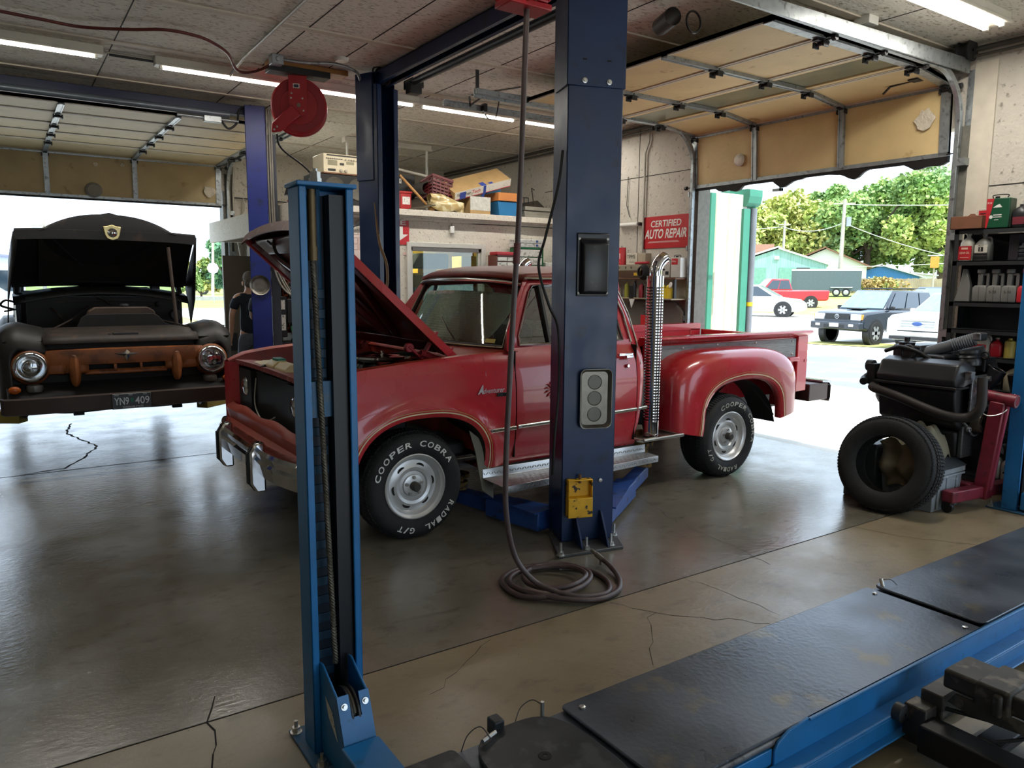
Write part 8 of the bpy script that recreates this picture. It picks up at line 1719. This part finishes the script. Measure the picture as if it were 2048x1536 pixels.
rk2 = wthing('bolt_bin', 'orange and white pigeonhole bolt bin right of the grey rack under the loft', 'bolt bin', (3.08, 9.9, 1.2))
for i in range(2):
    for k in range(8):
        b = B(); x0 = 3.01+i*.075; z0 = 1.0+k*.105
        b.box((x0, 9.70, z0), (x0+.07, 9.86, z0+.012)); b.box((x0, 9.70, z0), (x0+.006, 9.86, z0+.10)); b.box((x0+.064, 9.70, z0), (x0+.07, 9.86, z0+.10)); b.box((x0, 9.70, z0), (x0+.07, 9.706, z0+.035)); b.done('pigeonhole', mat('bin_orange', '#b5522c', .5) if i == 0 else M_white, rk2)
b = B(); b.box((3.0, 9.86, .95), (3.15, 9.9, 1.85)); b.done('bin_back', mat('bin_red_dark', '#6d221c', .6), rk2)
b = B(); b.ell((3.0, 9.75, 1.985), (.09, .09, .05)); tag(b.done('dusty_helmet', M_whitebtl, smooth=180), 'dusty white rounded cover lying on the parts racks', 'cover')

def skinned(name, pts, edges, m, parent, root=0, sub=2):
    """pts: list of (x,y,z,rx,ry)"""
    me = bpy.data.meshes.new(name); me.from_pydata([p[:3] for p in pts], edges, []); me.materials.append(m)
    o = bpy.data.objects.new(name, me); C.objects.link(o)
    md = o.modifiers.new('skin', 'SKIN'); md.use_smooth_shade = True; md.branch_smoothing = .4
    for i, p in enumerate(pts):
        sv = me.skin_vertices[0].data[i]; sv.radius = (p[3], p[4] if len(p) > 4 else p[3]); sv.use_root = (i == root)
    s_ = o.modifiers.new('sub', 'SUBSURF'); s_.levels = sub; s_.render_levels = sub
    if parent: o.parent = parent
    return o
M_skin = mat('skin', '#c79a80', .55, var=.06, scale=10)
def person(root, hgt, lean=0.0, armL=None, armR=None, cap=False, shirt='#1b2430', jeans='#59606b', hair='#6f675c'):
    """standing person facing +y (local), back towards -y; 1.0 = full height"""
    k = hgt/1.75
    def P(x, y, z, r, r2=None): return (x*k, (y+lean*max(0, z-.95))*k, z*k, r*k, (r2 or r)*k)
    armL = armL or [(-.235, .0, 1.17), (-.25, .04, .92)]; armR = armR or [(.235, .0, 1.17), (.25, .04, .92)]
    pts = [P(0, 0, .96, .14, .10), P(0, .0, 1.12, .125, .09), P(0, -.01, 1.30, .14, .095), P(0, -.01, 1.43, .09, .07), P(0, .0, 1.51, .052), P(0, .012, 1.58, .065, .075), P(0, .02, 1.66, .075, .092), P(0, .01, 1.725, .05, .06)]
    E_ = [(i, i+1) for i in range(7)]
    def chain(start, lst):
        last = start
        for p in lst: pts.append(P(*p)); E_.append((last, len(pts)-1)); last = len(pts)-1
        return last
    for s, a in ((-1, armL), (1, armR)):
        h = chain(3, [(s*.17, -.01, 1.42, .06), (a[0][0], a[0][1], a[0][2], .042), (a[1][0], a[1][1], a[1][2], .030)])
        w = Vector(a[1]); d = (Vector(a[1])-Vector(a[0])).normalized()
        hp = w+d*.05; pl_ = chain(h, [(hp.x, hp.y, hp.z, .026, .038)])
        side_ = d.cross(Vector((s, 0, 0))); side_ = side_.normalized() if side_.length > .1 else Vector((0, 1, 0))
        for q in range(4):
            b0 = hp+d*.045+side_*(.030-.020*q); ln = (.062, .072, .068, .052)[q]; cur = Vector((-s*.25, 0, 0))
            chain(pl_, [(b0.x, b0.y, b0.z, .0095), *[((b0+d*ln*t+cur*ln*t*t*.6).x, (b0+d*ln*t+cur*ln*t*t*.6).y, (b0+d*ln*t+cur*ln*t*t*.6).z, .0085) for t in (.5, 1)]])
        tb = hp+side_*.035; chain(pl_, [(tb.x, tb.y, tb.z, .011), ((tb+side_*.02+d*.035).x, (tb+side_*.02+d*.035).y, (tb+side_*.02+d*.035).z, .009)])
        chain(0, [(s*.095, .0, .86, .095), (s*.10, .015, .50, .065), (s*.10, -.02, .10, .045), (s*.11, .0, .045, .045), (s*.12, .12, .035, .04, .03)])
    o = skinned('body', pts, E_, M_skin, root)
    # clothes follow the body
    t_ = [P(0, 0, .86, .165, .125), P(0, 0, 1.12, .15, .11), P(0, -.01, 1.30, .162, .115), P(0, -.01, 1.41, .12, .09), P(0, 0, 1.46, .075, .07)]
    te = [(0, 1), (1, 2), (2, 3), (3, 4)]
    for s, a in ((-1, armL), (1, armR)):
        q = Vector((s*.17, -.01, 1.42)).lerp(Vector(a[0]), .72); n0 = len(t_)
        t_ += [P(s*.175, -.01, 1.41, .075), P(q.x, q.y, q.z, .068)]; te += [(3, n0), (n0, n0+1)]
    skinned('t_shirt', t_, te, mat('shirt_'+shirt[1:], shirt, .85, var=.12, scale=9), root)
    j_ = [P(0, 0, .99, .145, .11), P(0, 0, .88, .155, .12)]; je = [(0, 1)]
    for s in (-1, 1):
        n0 = len(j_); j_ += [P(s*.095, 0, .80, .105), P(s*.10, .012, .48, .082), P(s*.10, -.015, .09, .068)]; je += [(1, n0), (n0, n0+1), (n0+1, n0+2)]
    skinned('jeans', j_, je, mat('jeans_'+jeans[1:], jeans, .85, var=.15, scale=12), root)
    for s in (-1, 1):
        b = B(); b.loft([[Vector(((s*.11+u*.045)*k, y*k, z*k)) for u, z in ((-1, 0), (1, 0), (1, zt_*.7), (.4, zt_), (-.4, zt_), (-1, zt_*.7))] for y, zt_ in ((-.08, .09), (-.02, .10), (.08, .075), (.17, .04))], True, True); b.done('shoe', mat('shoe_dark', '#2a2724', .6), root, bevel=.01)
    def hp_(y0): return lean*.7*k
    hy = (.0+lean*.73)*k
    b = B(); b.ell((0, hy-.012*k, 1.675*k), (.083*k, .098*k, .092*k), 20, 14)
    if not cap: b.ell((0, hy-.045*k, 1.60*k), (.07*k, .05*k, .06*k))
    hr = b.done('hair', mat('hair_'+hair[1:], hair, .9, var=.35, scale=60, bump=.6, bscale=120), root, smooth=180)
    # face on the far side: nose, eyes, mouth, ears
    b = B(); b.ell((0, hy+.098*k, 1.60*k), (.014*k, .02*k, .022*k), 8, 6)
    for s in (-1, 1): b.ell((s*.082*k, hy+.005*k, 1.60*k), (.012*k, .022*k, .033*k), 8, 6)
    b.done('face_features', M_skin, root, smooth=180)
    b = B()
    for s in (-1, 1): b.ell((s*.03*k, hy+.088*k, 1.635*k), (.012*k, .008*k, .007*k), 8, 6)
    b.ell((0, hy+.085*k, 1.555*k), (.025*k, .008*k, .006*k), 8, 6); b.done('eyes_and_mouth', mat('eye_dark', '#3a211d', .4), root, smooth=180)
    if cap:
        b = B(); b.ell((0, hy-.005*k, 1.70*k), (.092*k, .108*k, .075*k), 20, 12); b.loft([[Vector((u*.075*k, hy+(.08+.09*(1-u*u))*k, 1.69*k)), Vector((u*.075*k, hy+.05*k, 1.70*k))] for u in lsp(-1, 1, 8)], False, False); b.done('cap', M_white, root, smooth=180)
    return o
p1 = thing('person', 'person in dark t-shirt and grey jeans, back turned, beside the royal blue post', 'person', (2.79, 10.45, 0)); p1.rotation_euler = (0, 0, R(-10))
person(p1, 1.74, 0.0)
p2 = thing('person', 'person in a white cap bent forward, mostly hidden behind the black machine', 'person', (2.70, 9.35, 0)); p2.rotation_euler = (0, 0, R(-25))
person(p2, 1.72, .30, armL=[(-.22, .16, 1.20), (-.15, .38, 1.12)], armR=[(.22, .16, 1.20), (.15, .38, 1.12)], cap=True, shirt='#33373d')
# ================================================================ outside the doors
M_siding = mat('white_siding', '#dcdad0', .5, var=.03); M_green = mat('trim_green', '#2f7a63', .45, var=.06)
wg = wthing('building_wing', 'white metal clad wing with green corner trim outside the right door', 'building', (7.3, 9, 0))
b = B(); b.box((6.82, 6.3, 0), (7.78, 11.9, 2.72)); b.done('siding', M_siding, wg)
for x in (7.22, 7.45, 7.6):
    b = B(); b.prism([(x-.03, 6.302), (x-.012, 6.28), (x+.012, 6.28), (x+.03, 6.302)], 'z', 0, 2.7); b.done('siding_rib', mat('siding_rib_cream', '#d6d1b8', .5), wg)
b = B(); b.prism([(7.05, 6.302), (7.07, 6.25), (7.15, 6.25), (7.17, 6.302)], 'z', 0, 2.7); b.done('green_strip', M_green, wg)
b = B(); b.box((7.68, 6.26, 0), (7.80, 6.40, 2.55)); b.done('corner_trim', M_green, wg)
b = B(); b.prism([(6.20, 2.70), (6.22, 2.62), (6.26, 2.58), (6.32, 2.58), (6.32, 2.78), (6.20, 2.78)], 'x', 7.70, 7.94); b.box((7.78, 6.3, 2.56), (7.95, 12, 2.8)); b.done('eave', M_green, wg)
b = B(); b.cyl((7.87, 6.27, 0), (7.87, 6.27, 2.56), .045, n=12); b.done('downspout', mat('downspout_grey', '#6a7077', .5), wg, smooth=40)
b = B(); b.cyl((7.87, 6.27, 1.35), (7.87, 6.27, 1.40), .048, n=12); b.done('yellow_band', mat('band_yellow', '#d9b81c', .5), wg, smooth=40)
fl_l = wthing('flood_lamp', 'grey flood lamp on an arm outside above the right door', 'lamp', (7.2, 5.5, 2.7))
b = B(); b.tube([(6.81, 5.5, 2.95), (7.3, 5.5, 2.95), (7.3, 5.5, 2.86)], .015, 8); b.prism([(5.35, 2.80), (5.42, 2.87), (5.62, 2.87), (5.66, 2.80)], 'x', 7.2, 7.4); b.box((7.28, 5.44, 2.66), (7.32, 5.47, 2.80)); b.box((7.28, 5.44, 2.66), (7.32, 5.56, 2.69)); b.done('lamp_body', mat('lamp_grey', '#7d8082', .5), fl_l, bevel=.005)
# parked vehicles: x forward, built from side outline, cabin and details
M_gl = mat('car_glass', '#22303a', .06, var=.1, spec=.9); M_lamp = mat('car_lamp', '#dfe3e4', .15); M_trimb = mat('car_black_trim', '#17191b', .5); M_alloy = mat('alloy_wheel', '#b9bcbe', .3, .8)
def car(name, label, loc, rz, k, lower, cabin, W, wheels, rw, m, grille=None, pillars=(), cat='car'):
    t = thing(name, label, cat, loc, None, rz); t.scale = (k, k, k); w = W/2
    b = B(); n = len(lower)
    rings = [[Vector((x*(1-.02*e), s*w*(1-.10*e), z)) for x, z in lower] for s, e in ((-1, 1), (-1, .25), (-1, 0), (1, 0), (1, .25), (1, 1))]
    for i, sh in ((1, .03), (4, -.03)):
        for p in rings[i]: p.y = math.copysign(w*.985, p.y)
    for i in (2, 3):
        for p in rings[i]: p.y = math.copysign(w*.9, p.y)
    rings = [[Vector((x, y, z)) for x, z in lower] for y in (-w, w)]
    b.loft(rings, True, True); b.done('car_body', m, t, bevel=.09, bseg=3)
    def cs(z): z0 = min(q[1] for q in cabin); z1 = max(q[1] for q in cabin); return w*(.95-.20*(z-z0)/(z1-z0))
    b = B(); b.loft([[Vector((x, s*cs(z), z)) for x, z in cabin] for s in (-1, 1)], True, True); b.done('cabin', m, t, bevel=.06, bseg=2)
    zc0 = min(q[1] for q in cabin); zc1 = max(q[1] for q in cabin); P4 = cabin[:4]      # rear base, rear top, front top, front base
    def at(u, v, s): # side window coordinates
        x0 = P4[0][0]+(P4[1][0]-P4[0][0])*v; x1 = P4[3][0]+(P4[2][0]-P4[3][0])*v; z = zc0+(zc1-zc0)*v
        return Vector((x0+(x1-x0)*u, s*(cs(z)+.012), z))
    cuts = [.04]+list(pillars)+[.95]
    for s in (-1, 1):
        for u0, u1 in zip(cuts, cuts[1:]):
            b = B(); b.quad(at(u0+.012, .12, s), at(u1-.012, .12, s), at(u1-.012, .86, s), at(u0+.012, .86, s)); b.done('side_window', M_gl, t, solid=.008)
    for a, c, nm in ((P4[3], P4[2], 'windscreen'), (P4[0], P4[1], 'rear_window')):
        d = .014 if a is P4[3] else -.014
        b = B(); p = [(a[0]+(c[0]-a[0])*v+d, a[1]+(c[1]-a[1])*v+.008) for v in (.08, .92)]
        b.quad((p[0][0], -cs(p[0][1])*.92, p[0][1]), (p[0][0], cs(p[0][1])*.92, p[0][1]), (p[1][0], cs(p[1][1])*.92, p[1][1]), (p[1][0], -cs(p[1][1])*.92, p[1][1])); b.done(nm, mat('windscreen_glass', '#6f8f9c', .08, spec=.9), t, solid=.008)
    for x in wheels:
        for s in (-1, 1):
            b = B(); b.lathe((x, s*(w-.20), rw), (0, s, 0), [(0, 0), (rw+.07, 0), (rw+.07, .203), (rw-.0, .204), (0, .204)], 24); b.done('wheel_arch', M_trimb, t, smooth=40)
            b = B(); b.lathe((x, s*(w-.2), rw), (0, s, 0), [(0, 0), (rw*.9, 0), (rw, .04), (rw, .17), (rw*.92, .215), (rw*.66, .215), (rw*.64, .20)], 24); wl = b.done('wheel', M_tire, t, smooth=40)
            b = B(); b.lathe((x, s*(w-.2), rw), (0, s, 0), [(rw*.66, .21), (rw*.6, .19), (rw*.56, .16), (0, .16)], 24); 
            for q in range(6):
                a = q*math.pi/3; b.beam((x, s*(w+.0), rw), (x+rw*.6*math.cos(a), s*(w+.0), rw+rw*.6*math.sin(a)), .09*rw/.35, .03, (0, 1, 0))
            b.done('wheel_rim', M_alloy, wl, smooth=30)
    for s in (-1, 1):
        b = B(); q = at(.93, .06, s); b.bc((q.x-.02, q.y+s*.09, q.z+.06), (.10, .16, .12)); b.done('mirror', m if 'white' in label else M_trimb, t, bevel=.03)
    return t, w
def add(t, nm, m, *boxes, bev=.01):
    b = B()
    for q in boxes: b.box(*q)
    return b.done(nm, m, t, bevel=bev)
M_navyc = mat('car_paint_navy', '#17202b', .2, coat=.6); M_whitec = mat('car_paint_white', '#e2e2dd', .3, coat=.4); M_redc = mat('car_paint_red', '#b3121d', .3, coat=.4); M_bluec = mat('car_paint_blue', '#27405c', .25, coat=.4)
t, w = car('suv', 'dark navy off-road SUV parked outside facing the right door', (21.0, 12.22, 0), 180, .86, [(-2.2, .55), (-2.3, .7), (-2.3, 1.05), (.95, 1.10), (2.05, 1.02), (2.2, .92), (2.22, .5), (1.95, .42), (-2.0, .42)], [(-2.25, 1.05), (-2.05, 1.70), (.15, 1.72), (.95, 1.08)], 1.74, (-1.3, 1.45), .37, M_navyc, pillars=(.34, .64))
add(t, 'front_bumper', M_navyc, ((2.1, -.86, .48), (2.38, .86, .72)), bev=.04)
add(t, 'grille', M_trimb, ((2.2, -.42, .80), (2.235, .42, .98)), ((2.37, -.36, .52), (2.385, .36, .64)))
add(t, 'headlight', M_lamp, ((2.17, .46, .78), (2.235, .80, .97)), bev=.02); add(t, 'headlight', M_lamp, ((2.17, -.80, .78), (2.235, -.46, .97)), bev=.02)
for s in (-1, 1): add(t, 'corner_lamp', mat('lamp_orange', '#d98a2c', .3), ((2.12, s*.80-.04, .80), (2.2, s*.80+.05, .96))); add(t, 'fog_lamp', M_lamp, ((2.37, s*.58-.08, .58), (2.39, s*.58+.08, .66)))
b = B(); b.lathe((2.236, 0, .89), (1, 0, 0), [(.075, 0), (.075, .01), (.06, .01)], 20); b.lathe((2.237, 0, .905), (1, 0, 0), [(.035, 0), (.035, .012), (.024, .012)], 16); b.done('grille_badge', M_alloy, t)
pq = add(t, 'licence_plate', M_lamp, ((2.385, -.16, .56), (2.395, .16, .68)))
add(t, 'hood_scoop', M_trimb, ((.95, -.25, 1.10), (1.35, .25, 1.14)), bev=.03); add(t, 'roof_rack', M_trimb, ((-1.9, -.6, 1.76), (-.1, -.57, 1.79)), ((-1.9, .57, 1.76), (-.1, .6, 1.79)), ((-1.2, -.6, 1.74), (-1.15, .6, 1.78)), ((-.5, -.6, 1.74), (-.45, .6, 1.78))); add(t, 'side_step', M_alloy, ((-.9, -.92, .40), (1.0, -.80, .45)))
t, w = car('suv', 'boxy white SUV parked outside right of the dark SUV', (20.9, 9.85, 0), 180, .84, [(-2.4, .45), (-2.5, .7), (-2.48, 1.08), (1.2, 1.12), (2.3, 1.04), (2.5, .92), (2.5, .45), (2.2, .28), (-2.1, .28)], [(-2.5, 1.05), (-2.3, 1.70), (.3, 1.70), (1.25, 1.1)], 1.93, (-1.5, 1.5), .37, M_whitec, pillars=(.3, .62))
add(t, 'grille', M_alloy, *[((2.49, -.52, .66+k*.075), (2.53, .52, .71+k*.075)) for k in range(4)]); add(t, 'headlight', M_lamp, ((2.4, .56, .68), (2.52, .90, .95))); add(t, 'headlight', M_lamp, ((2.4, -.90, .68), (2.52, -.56, .95)))
b = B(); b.ell((2.535, 0, .80), (.012, .15, .06)); b.done('grille_badge', mat('badge_blue', '#2c4c86', .3), t, smooth=180)
add(t, 'lower_intake', M_trimb, ((2.49, -.6, .565), (2.512, .6, .60)), ((2.49, -.85, .32), (2.51, .85, .42))); add(t, 'licence_plate', mat('plate_grey', '#b5b9b4', .5), ((2.5, -.17, .46), (2.515, .17, .56)))
car('car', 'dark blue car parked behind the dark SUV, mostly hidden', (27.6, 13.9, 0), 180, .95, [(-2.2, .3), (-2.2, .95), (.9, 1.0), (2.2, .85), (2.2, .3)], [(-1.9, .95), (-1.3, 1.62), (.0, 1.64), (.95, .98)], 1.8, (-1.35, 1.4), .33, M_bluec, pillars=(.5,))
car('car', 'white car passing outside behind the building wing', (32.3, 25.3, 0), -60, 1.0, [(-2.3, .35), (-2.35, .85), (-2.0, 1.0), (.9, 1.0), (2.1, .86), (2.4, .66), (2.42, .35), (2.1, .26), (-2.1, .26)], [(-2.2, .95), (-1.3, 1.56), (.1, 1.60), (1.25, .97)], 1.88, (-1.4, 1.42), .36, M_whitec, pillars=(.28, .62))
t, w = car('pickup_truck', 'bright red pickup parked far off by the green shed', (40.4, 29.9, .12), 145, 1.0, [(-2.7, .6), (-2.75, 1.15), (2.4, 1.15), (2.6, 1.0), (2.6, .5), (-2.6, .5)], [(-.5, 1.12), (-.3, 1.82), (.7, 1.84), (1.35, 1.12)], 1.95, (-1.6, 1.7), .38, M_redc, pillars=(.5,), cat='truck')
car('car', 'white car parked outside left of the old black truck', (-.75, 29.5, 0), -60, 1.0, [(-2.2, .35), (-2.25, .9), (-2.0, 1.0), (.9, 1.0), (2.1, .82), (2.35, .62), (2.35, .35), (-2.1, .26)], [(-2.1, .95), (-1.5, 1.46), (.0, 1.50), (1.2, .97)], 1.8, (-1.4, 1.42), .33, M_whitec, pillars=(.5,))
car('pickup_truck', 'white pickup far across the road beyond the left door', (21.4, 92, .05), 170, 1.25, [(-2.6, .6), (-2.6, 1.15), (2.4, 1.15), (2.6, .5)], [(-.5, 1.1), (-.3, 1.8), (.7, 1.8), (1.3, 1.1)], 1.9, (-1.6, 1.6), .4, M_whitec, cat='truck')
# trailer
tl = thing('cargo_trailer', 'dark grey enclosed cargo trailer beside the green shed', 'trailer', (55.1, 36.3, .70), None, -56)
b = B(); b.prism([(-2.3, -1.0), (-2.75, 0), (-2.3, 1.0), (2.4, 1.0), (2.4, -1.0)], 'z', .42, 2.0); b.done('trailer_box', mat('trailer_slate', '#4c5a60', .5, var=.06), tl); b = B(); b.prism([(-2.3, -1.0), (-2.75, 0), (-2.3, 1.0), (2.4, 1.0), (2.4, -1.0)], 'z', 2.0, 2.14); b.done('trailer_roof', M_siding, tl)
for x in (.65, 1.35):
    b = B(); b.lathe((x, -1.02, .32), (0, -1, 0), [(0, -.15), (.31, -.15), (.31, .03), (.2, .04), (.18, .02), (0, .02)], 20); b.done('trailer_wheel', M_tire, tl, smooth=40); b = B(); b.lathe((x, -1.06, .32), (0, -1, 0), [(.19, 0), (.1, .01), (0, .01)], 16); b.done('trailer_rim', M_alloy, tl)
add(tl, 'fender', M_alloy, ((.2, -1.1, .66), (1.8, -1.0, .74))); add(tl, 'tongue', M_trimb, ((-3.4, -.05, .4), (-2.5, .05, .5))); add(tl, 'roof_vent', M_trimb, ((-2.4, -.4, 2.14), (-1.4, .4, 2.26)))
# buildings
def house(name, label, loc, rz, W, D_, he, hp, mw, mr, over=.35, extra=None):
    t = thing(name, label, 'building', loc, None, rz); b = B(); b.prism([(-W/2, 0), (W/2, 0), (W/2, he), (0, hp), (-W/2, he)], 'y', 0, D_); b.done('walls', mw, t)
    for s in (-1, 1):
        b = B(); dx = over; sl = (hp-he)/(W/2); b.add([(0, -over, hp+.12), (s*(W/2+dx), -over, he-sl*dx+.12), (s*(W/2+dx), D_+over, he-sl*dx+.12), (0, D_+over, hp+.12)], [(0, 1, 2, 3)]); b.done('roof', mr, t, solid=.14)
    for lo, hi, mm, nm in (extra or ()): add(t, nm, mm, (lo, hi))
    return t
M_shed = mat('shed_pale_green', '#7fa79c', .5, var=.12, scale=1.2, stretch=(6, 1, .2), col2='#93b5b3', c2lo=.5, c2hi=.6); M_wroof = mat('roof_white', '#d5d8d6', .5); M_broof = mat('roof_brown', '#76543f', .8, var=.15); M_blue = mat('house_blue', '#2f6da3', .6); M_groof = mat('roof_grey_light', '#a9a9a6', .8)
house('metal_shed', 'pale green metal shed with a white roof edge behind the trailer', (57.7, 43.0, .8), -56, 8.0, 10, 2.6, 3.95, M_shed, M_wroof, .2, [((.1, -.05, 0), (3.4, .02, 2.3), mat('shed_door_green', '#6d9c8c', .5), 'shed_door'), ((-3.6, -.05, 0), (-1.0, .02, 2.3), mat('shed_door_green', '#6d9c8c', .5), 'shed_door'), ((-.35, -.12, 3.0), (.05, .0, 3.3), M_lamp, 'shed_lamp')])
house('house', 'white house with a long brown roof behind the green shed', (73.2, 48.6, 1), -56, 8, 14, 2.6, 4.4, M_siding, M_broof, .5); bpy.data.objects[-1]
house('house', 'long brown roofed house wing left of the white gable', (70.0, 53.4, 1), 34, 7, 9, 3.0, 4.7, M_siding, M_broof, .5)
house('house', 'small bright blue house with a grey roof behind the fence', (82.4, 47.6, 1), -56, 7.5, 8, 1.6, 2.75, M_blue, M_groof, .4, [((-.6, -.06, .2), (.7, .02, 1.2), M_lamp, 'window')])
house('house', 'low white house beyond the fence, right of the blue one', (86.2, 46.4, 1), -56, 5, 5, 1.7, 2.0, M_siding, M_groof, .3, [((.2, -.06, .3), (.6, .02, 1.2), M_gl, 'window'), ((.8, -.06, .3), (1.2, .02, 1.2), M_gl, 'window')])
house('metal_building', 'white metal building with a blue roof edge seen at far left', (-9.0, 62, 0), 0, 21, 14, 3.0, 4.3, mat('metal_siding_pale', '#c9d0d4', .5, var=.05, scale=2, stretch=(8, 1, .1)), mat('roof_blue_violet', '#6f74b5', .5), .3, [((9.0, -.06, .8), (9.9, .02, 2.2), M_gl, 'window'), ((3.0, -.06, 0), (8.6, .0, 2.6), mat('metal_door_pale', '#b9c2c6', .5), 'garage_door')])
fn = thing('wood_fence', 'weathered grey wooden fence along the back of the lot', 'fence', (60.5, 44.8, .85), None, -53)
b = B(); rn = random.Random(5)
for k in range(96): b.box((k*.155, 0, 0), (k*.155+.148, .03, 1.35+rn.uniform(-.03, .03)))
b.done('fence_boards', mat('fence_wood', '#8f836b', .85, var=.2, scale=1.5), fn); fn.scale = (1.0, 1, 1)
# poles, wires, signs
M_pole = mat('utility_pole_wood', '#a09a8e', .8, var=.1)
def pole(loc, h, r, label, arms=(), tf=False):
    t = thing('utility_pole', label, 'utility pole', loc); b = B(); b.cyl((0, 0, 0), (.25, .1, h), r, r*.7, 10); b.done('pole', M_pole, t, smooth=40)
    for z, L in arms: b = B(); b.beam((.2-L*.55, .1+L*.83, z), (.2+L*.55, .1-L*.83, z), .12, .12); b.done('crossarm', M_pole, t)
    if tf: b = B(); b.cyl((.5, -.25, h-2.6), (.5, -.25, h-1.7), .26, n=14); b.done('transformer', M_galv, t, smooth=40)
pole((69.0, 44.2, .9), 9.0, .22, 'tall wooden utility pole with a transformer in front of the big tree', ((8.6, 1.0),), True); pole((68.4, 50.5, .9), 7.3, .17, 'shorter utility pole above the green shed', ((6.9, .6),))
pole((2.5, 60, 0), 5.8, .12, 'pole with a crossarm above the old black truck', ((5.2, 1.0),)); pole((13.7, 68.6, 0), 5.0, .10, 'thin left pole across the road beyond the left door'); pole((15.2, 68.6, 0), 5.2, .14, 'thicker right pole across the road beyond the left door')
for i, (a, c, sag, lb) in enumerate((((69.2, 44.2, 9.4), (90, 14, 10.5), .8, 'upper wire running right from the transformer pole'), ((69.2, 44.2, 7.6), (88, 30, 3.5), 1.4, 'sagging wire running down right from the transformer pole'), ((69.2, 44.2, 7.7), (68.6, 50.5, 7.5), .6, 'wire between the two poles'), ((68.6, 50.5, 7.6), (60, 66, 7.8), .4, 'wire running left from the shorter pole'), ((64, 52, 3.6), (84, 34, 4.4), .5, 'low wire crossing in front of the big tree'))):
    b = B(); b.tube([Vector(a).lerp(Vector(c), q)-Vector((0, 0, sag*4*q*(1-q))) for q in lsp(0, 1, 16)], .035, 5); tag(b.done('overhead_wire', mat('wire_pale', '#c4cac4', .5)), lb, 'wire')
og = thing('marker_sign', 'orange marker sign on a post near the fence', 'sign', (53.5, 27.2, .6)); b = B(); b.cyl((0, 0, 0), (0, 0, 2.9), .06, n=8); b.done('post', M_pole, og); b = B(); b.bc((0, 0, 2.6), (.5, .5, .75), (0, 0, 30)); b.done('orange_box', mat('sign_orange', '#d9822b', .5), og); b = B(); b.bc((0, 0, 3.05), (.9, .4, .06), (0, 0, -55)); b.done('panel', M_alloy, og)
sg = thing('road_sign', 'round pale road sign across the road beyond the left door', 'sign', (13.05, 58.5, 0)); b = B(); b.cyl((0, 0, 0), (0, 0, 2.9), .04, n=8); b.done('post', M_alloy, sg); b = B(); b.lathe((0, -.05, 2.5), (0, -1, 0), [(0, 0), (.42, 0), (.42, .03), (0, .03)], 8); b.done('sign_plate', mat('sign_back', '#aeb6b6', .4, .4), sg)
# trees, leaf colours paled to stand in for distance haze
def tree(label, loc, h, cr, n, cols, seed, zc=.62, spread=1.0, leaf=.34, grp=None, trunk=True):
    t = thing('tree', label, 'tree', loc, grp); rn = random.Random(seed); m = mat('leaves_'+cols[0][1:], cols[0], .7, var=.35, scale=.35, col2=cols[1], c2lo=.45, c2hi=.6)
    blobs = [(rn.gauss(0, .42)*cr, rn.gauss(0, .42)*cr, h*zc+rn.uniform(-.36, .34)*h*.8, rn.uniform(.18, .34)*cr) for _ in range(30)]
    b = B()
    for _ in range(n):
        bx_, by_, bz_, br = rn.choice(blobs); d = Vector((rn.gauss(0, 1), rn.gauss(0, 1), rn.gauss(0, 1))).normalized()*br*rn.uniform(.55, 1.05)
        c = Vector((bx_*spread, by_*spread, bz_))+d
        if c.z < h*.16 or c.z > h: continue
        a = Vector((rn.gauss(0, 1), rn.gauss(0, 1), rn.gauss(0, .7))).normalized()*leaf*rn.uniform(.6, 1.2); q = a.cross(Vector((rn.gauss(0, 1), rn.gauss(0, 1), rn.gauss(0, 1)))).normalized()*leaf*.6
        b.quad(c-a, c+q, c+a, c-q)
    b.done('crown', m, t)
    if trunk:
        b = B(); b.cyl((0, 0, -.2), (0, 0, h*.5), h*.028, h*.018, 10)
        for bl in blobs[:12]: b.tube([(0, 0, h*rn.uniform(.2, .42)), (bl[0]*.5, bl[1]*.5, bl[2]*.75), (bl[0], bl[1], bl[2])], [h*.013, h*.009, h*.004], 6)
        b.done('trunk', mat('bark', '#5a4c40', .9, var=.2), t, smooth=60)
tree('large dark green tree behind the transformer pole', (90, 54, 1), 14.6, 8.2, 26000, ('#6f9150', '#9fb868'), 1, .56)
tree('yellow green tree at left behind the green shed', (79.8, 60.3, 1), 13.0, 6.5, 13000, ('#a3b35e', '#c3c474'), 2, .55)
tree('tall pale tree at the right edge behind the shelves', (116, 58.0, 1), 19.5, 8.5, 11000, ('#93b07f', '#b7c78c'), 3, .6)
tree('rounder yellow green tree right of the large dark tree', (92.5, 46.2, 1), 11.5, 5.6, 14000, ('#92aa57', '#b5c26a'), 4, .56)
tree('dark green tree between the two poles', (84, 58, 1), 11.5, 4.8, 9000, ('#769660', '#95ab68'), 6, .5)
tree('dark conifer green tree across the road beyond the left door', (17.6, 72.5, 0), 6.4, 2.6, 3500, ('#4f7d5d', '#6f9a62'), 7, .5, .7, .3)
tree('low bright green tree left of the conifer across the road', (15.4, 74, 0), 4.0, 2.4, 2500, ('#7fa05a', '#b5b05a'), 8, .5, 1, .3)
tree('orange and green bush in front of the wooden fence', (64, 37.3, .85), 1.5, 2.8, 2200, ('#a0854a', '#7f9a55'), 9, .4, 1, .16, trunk=False)
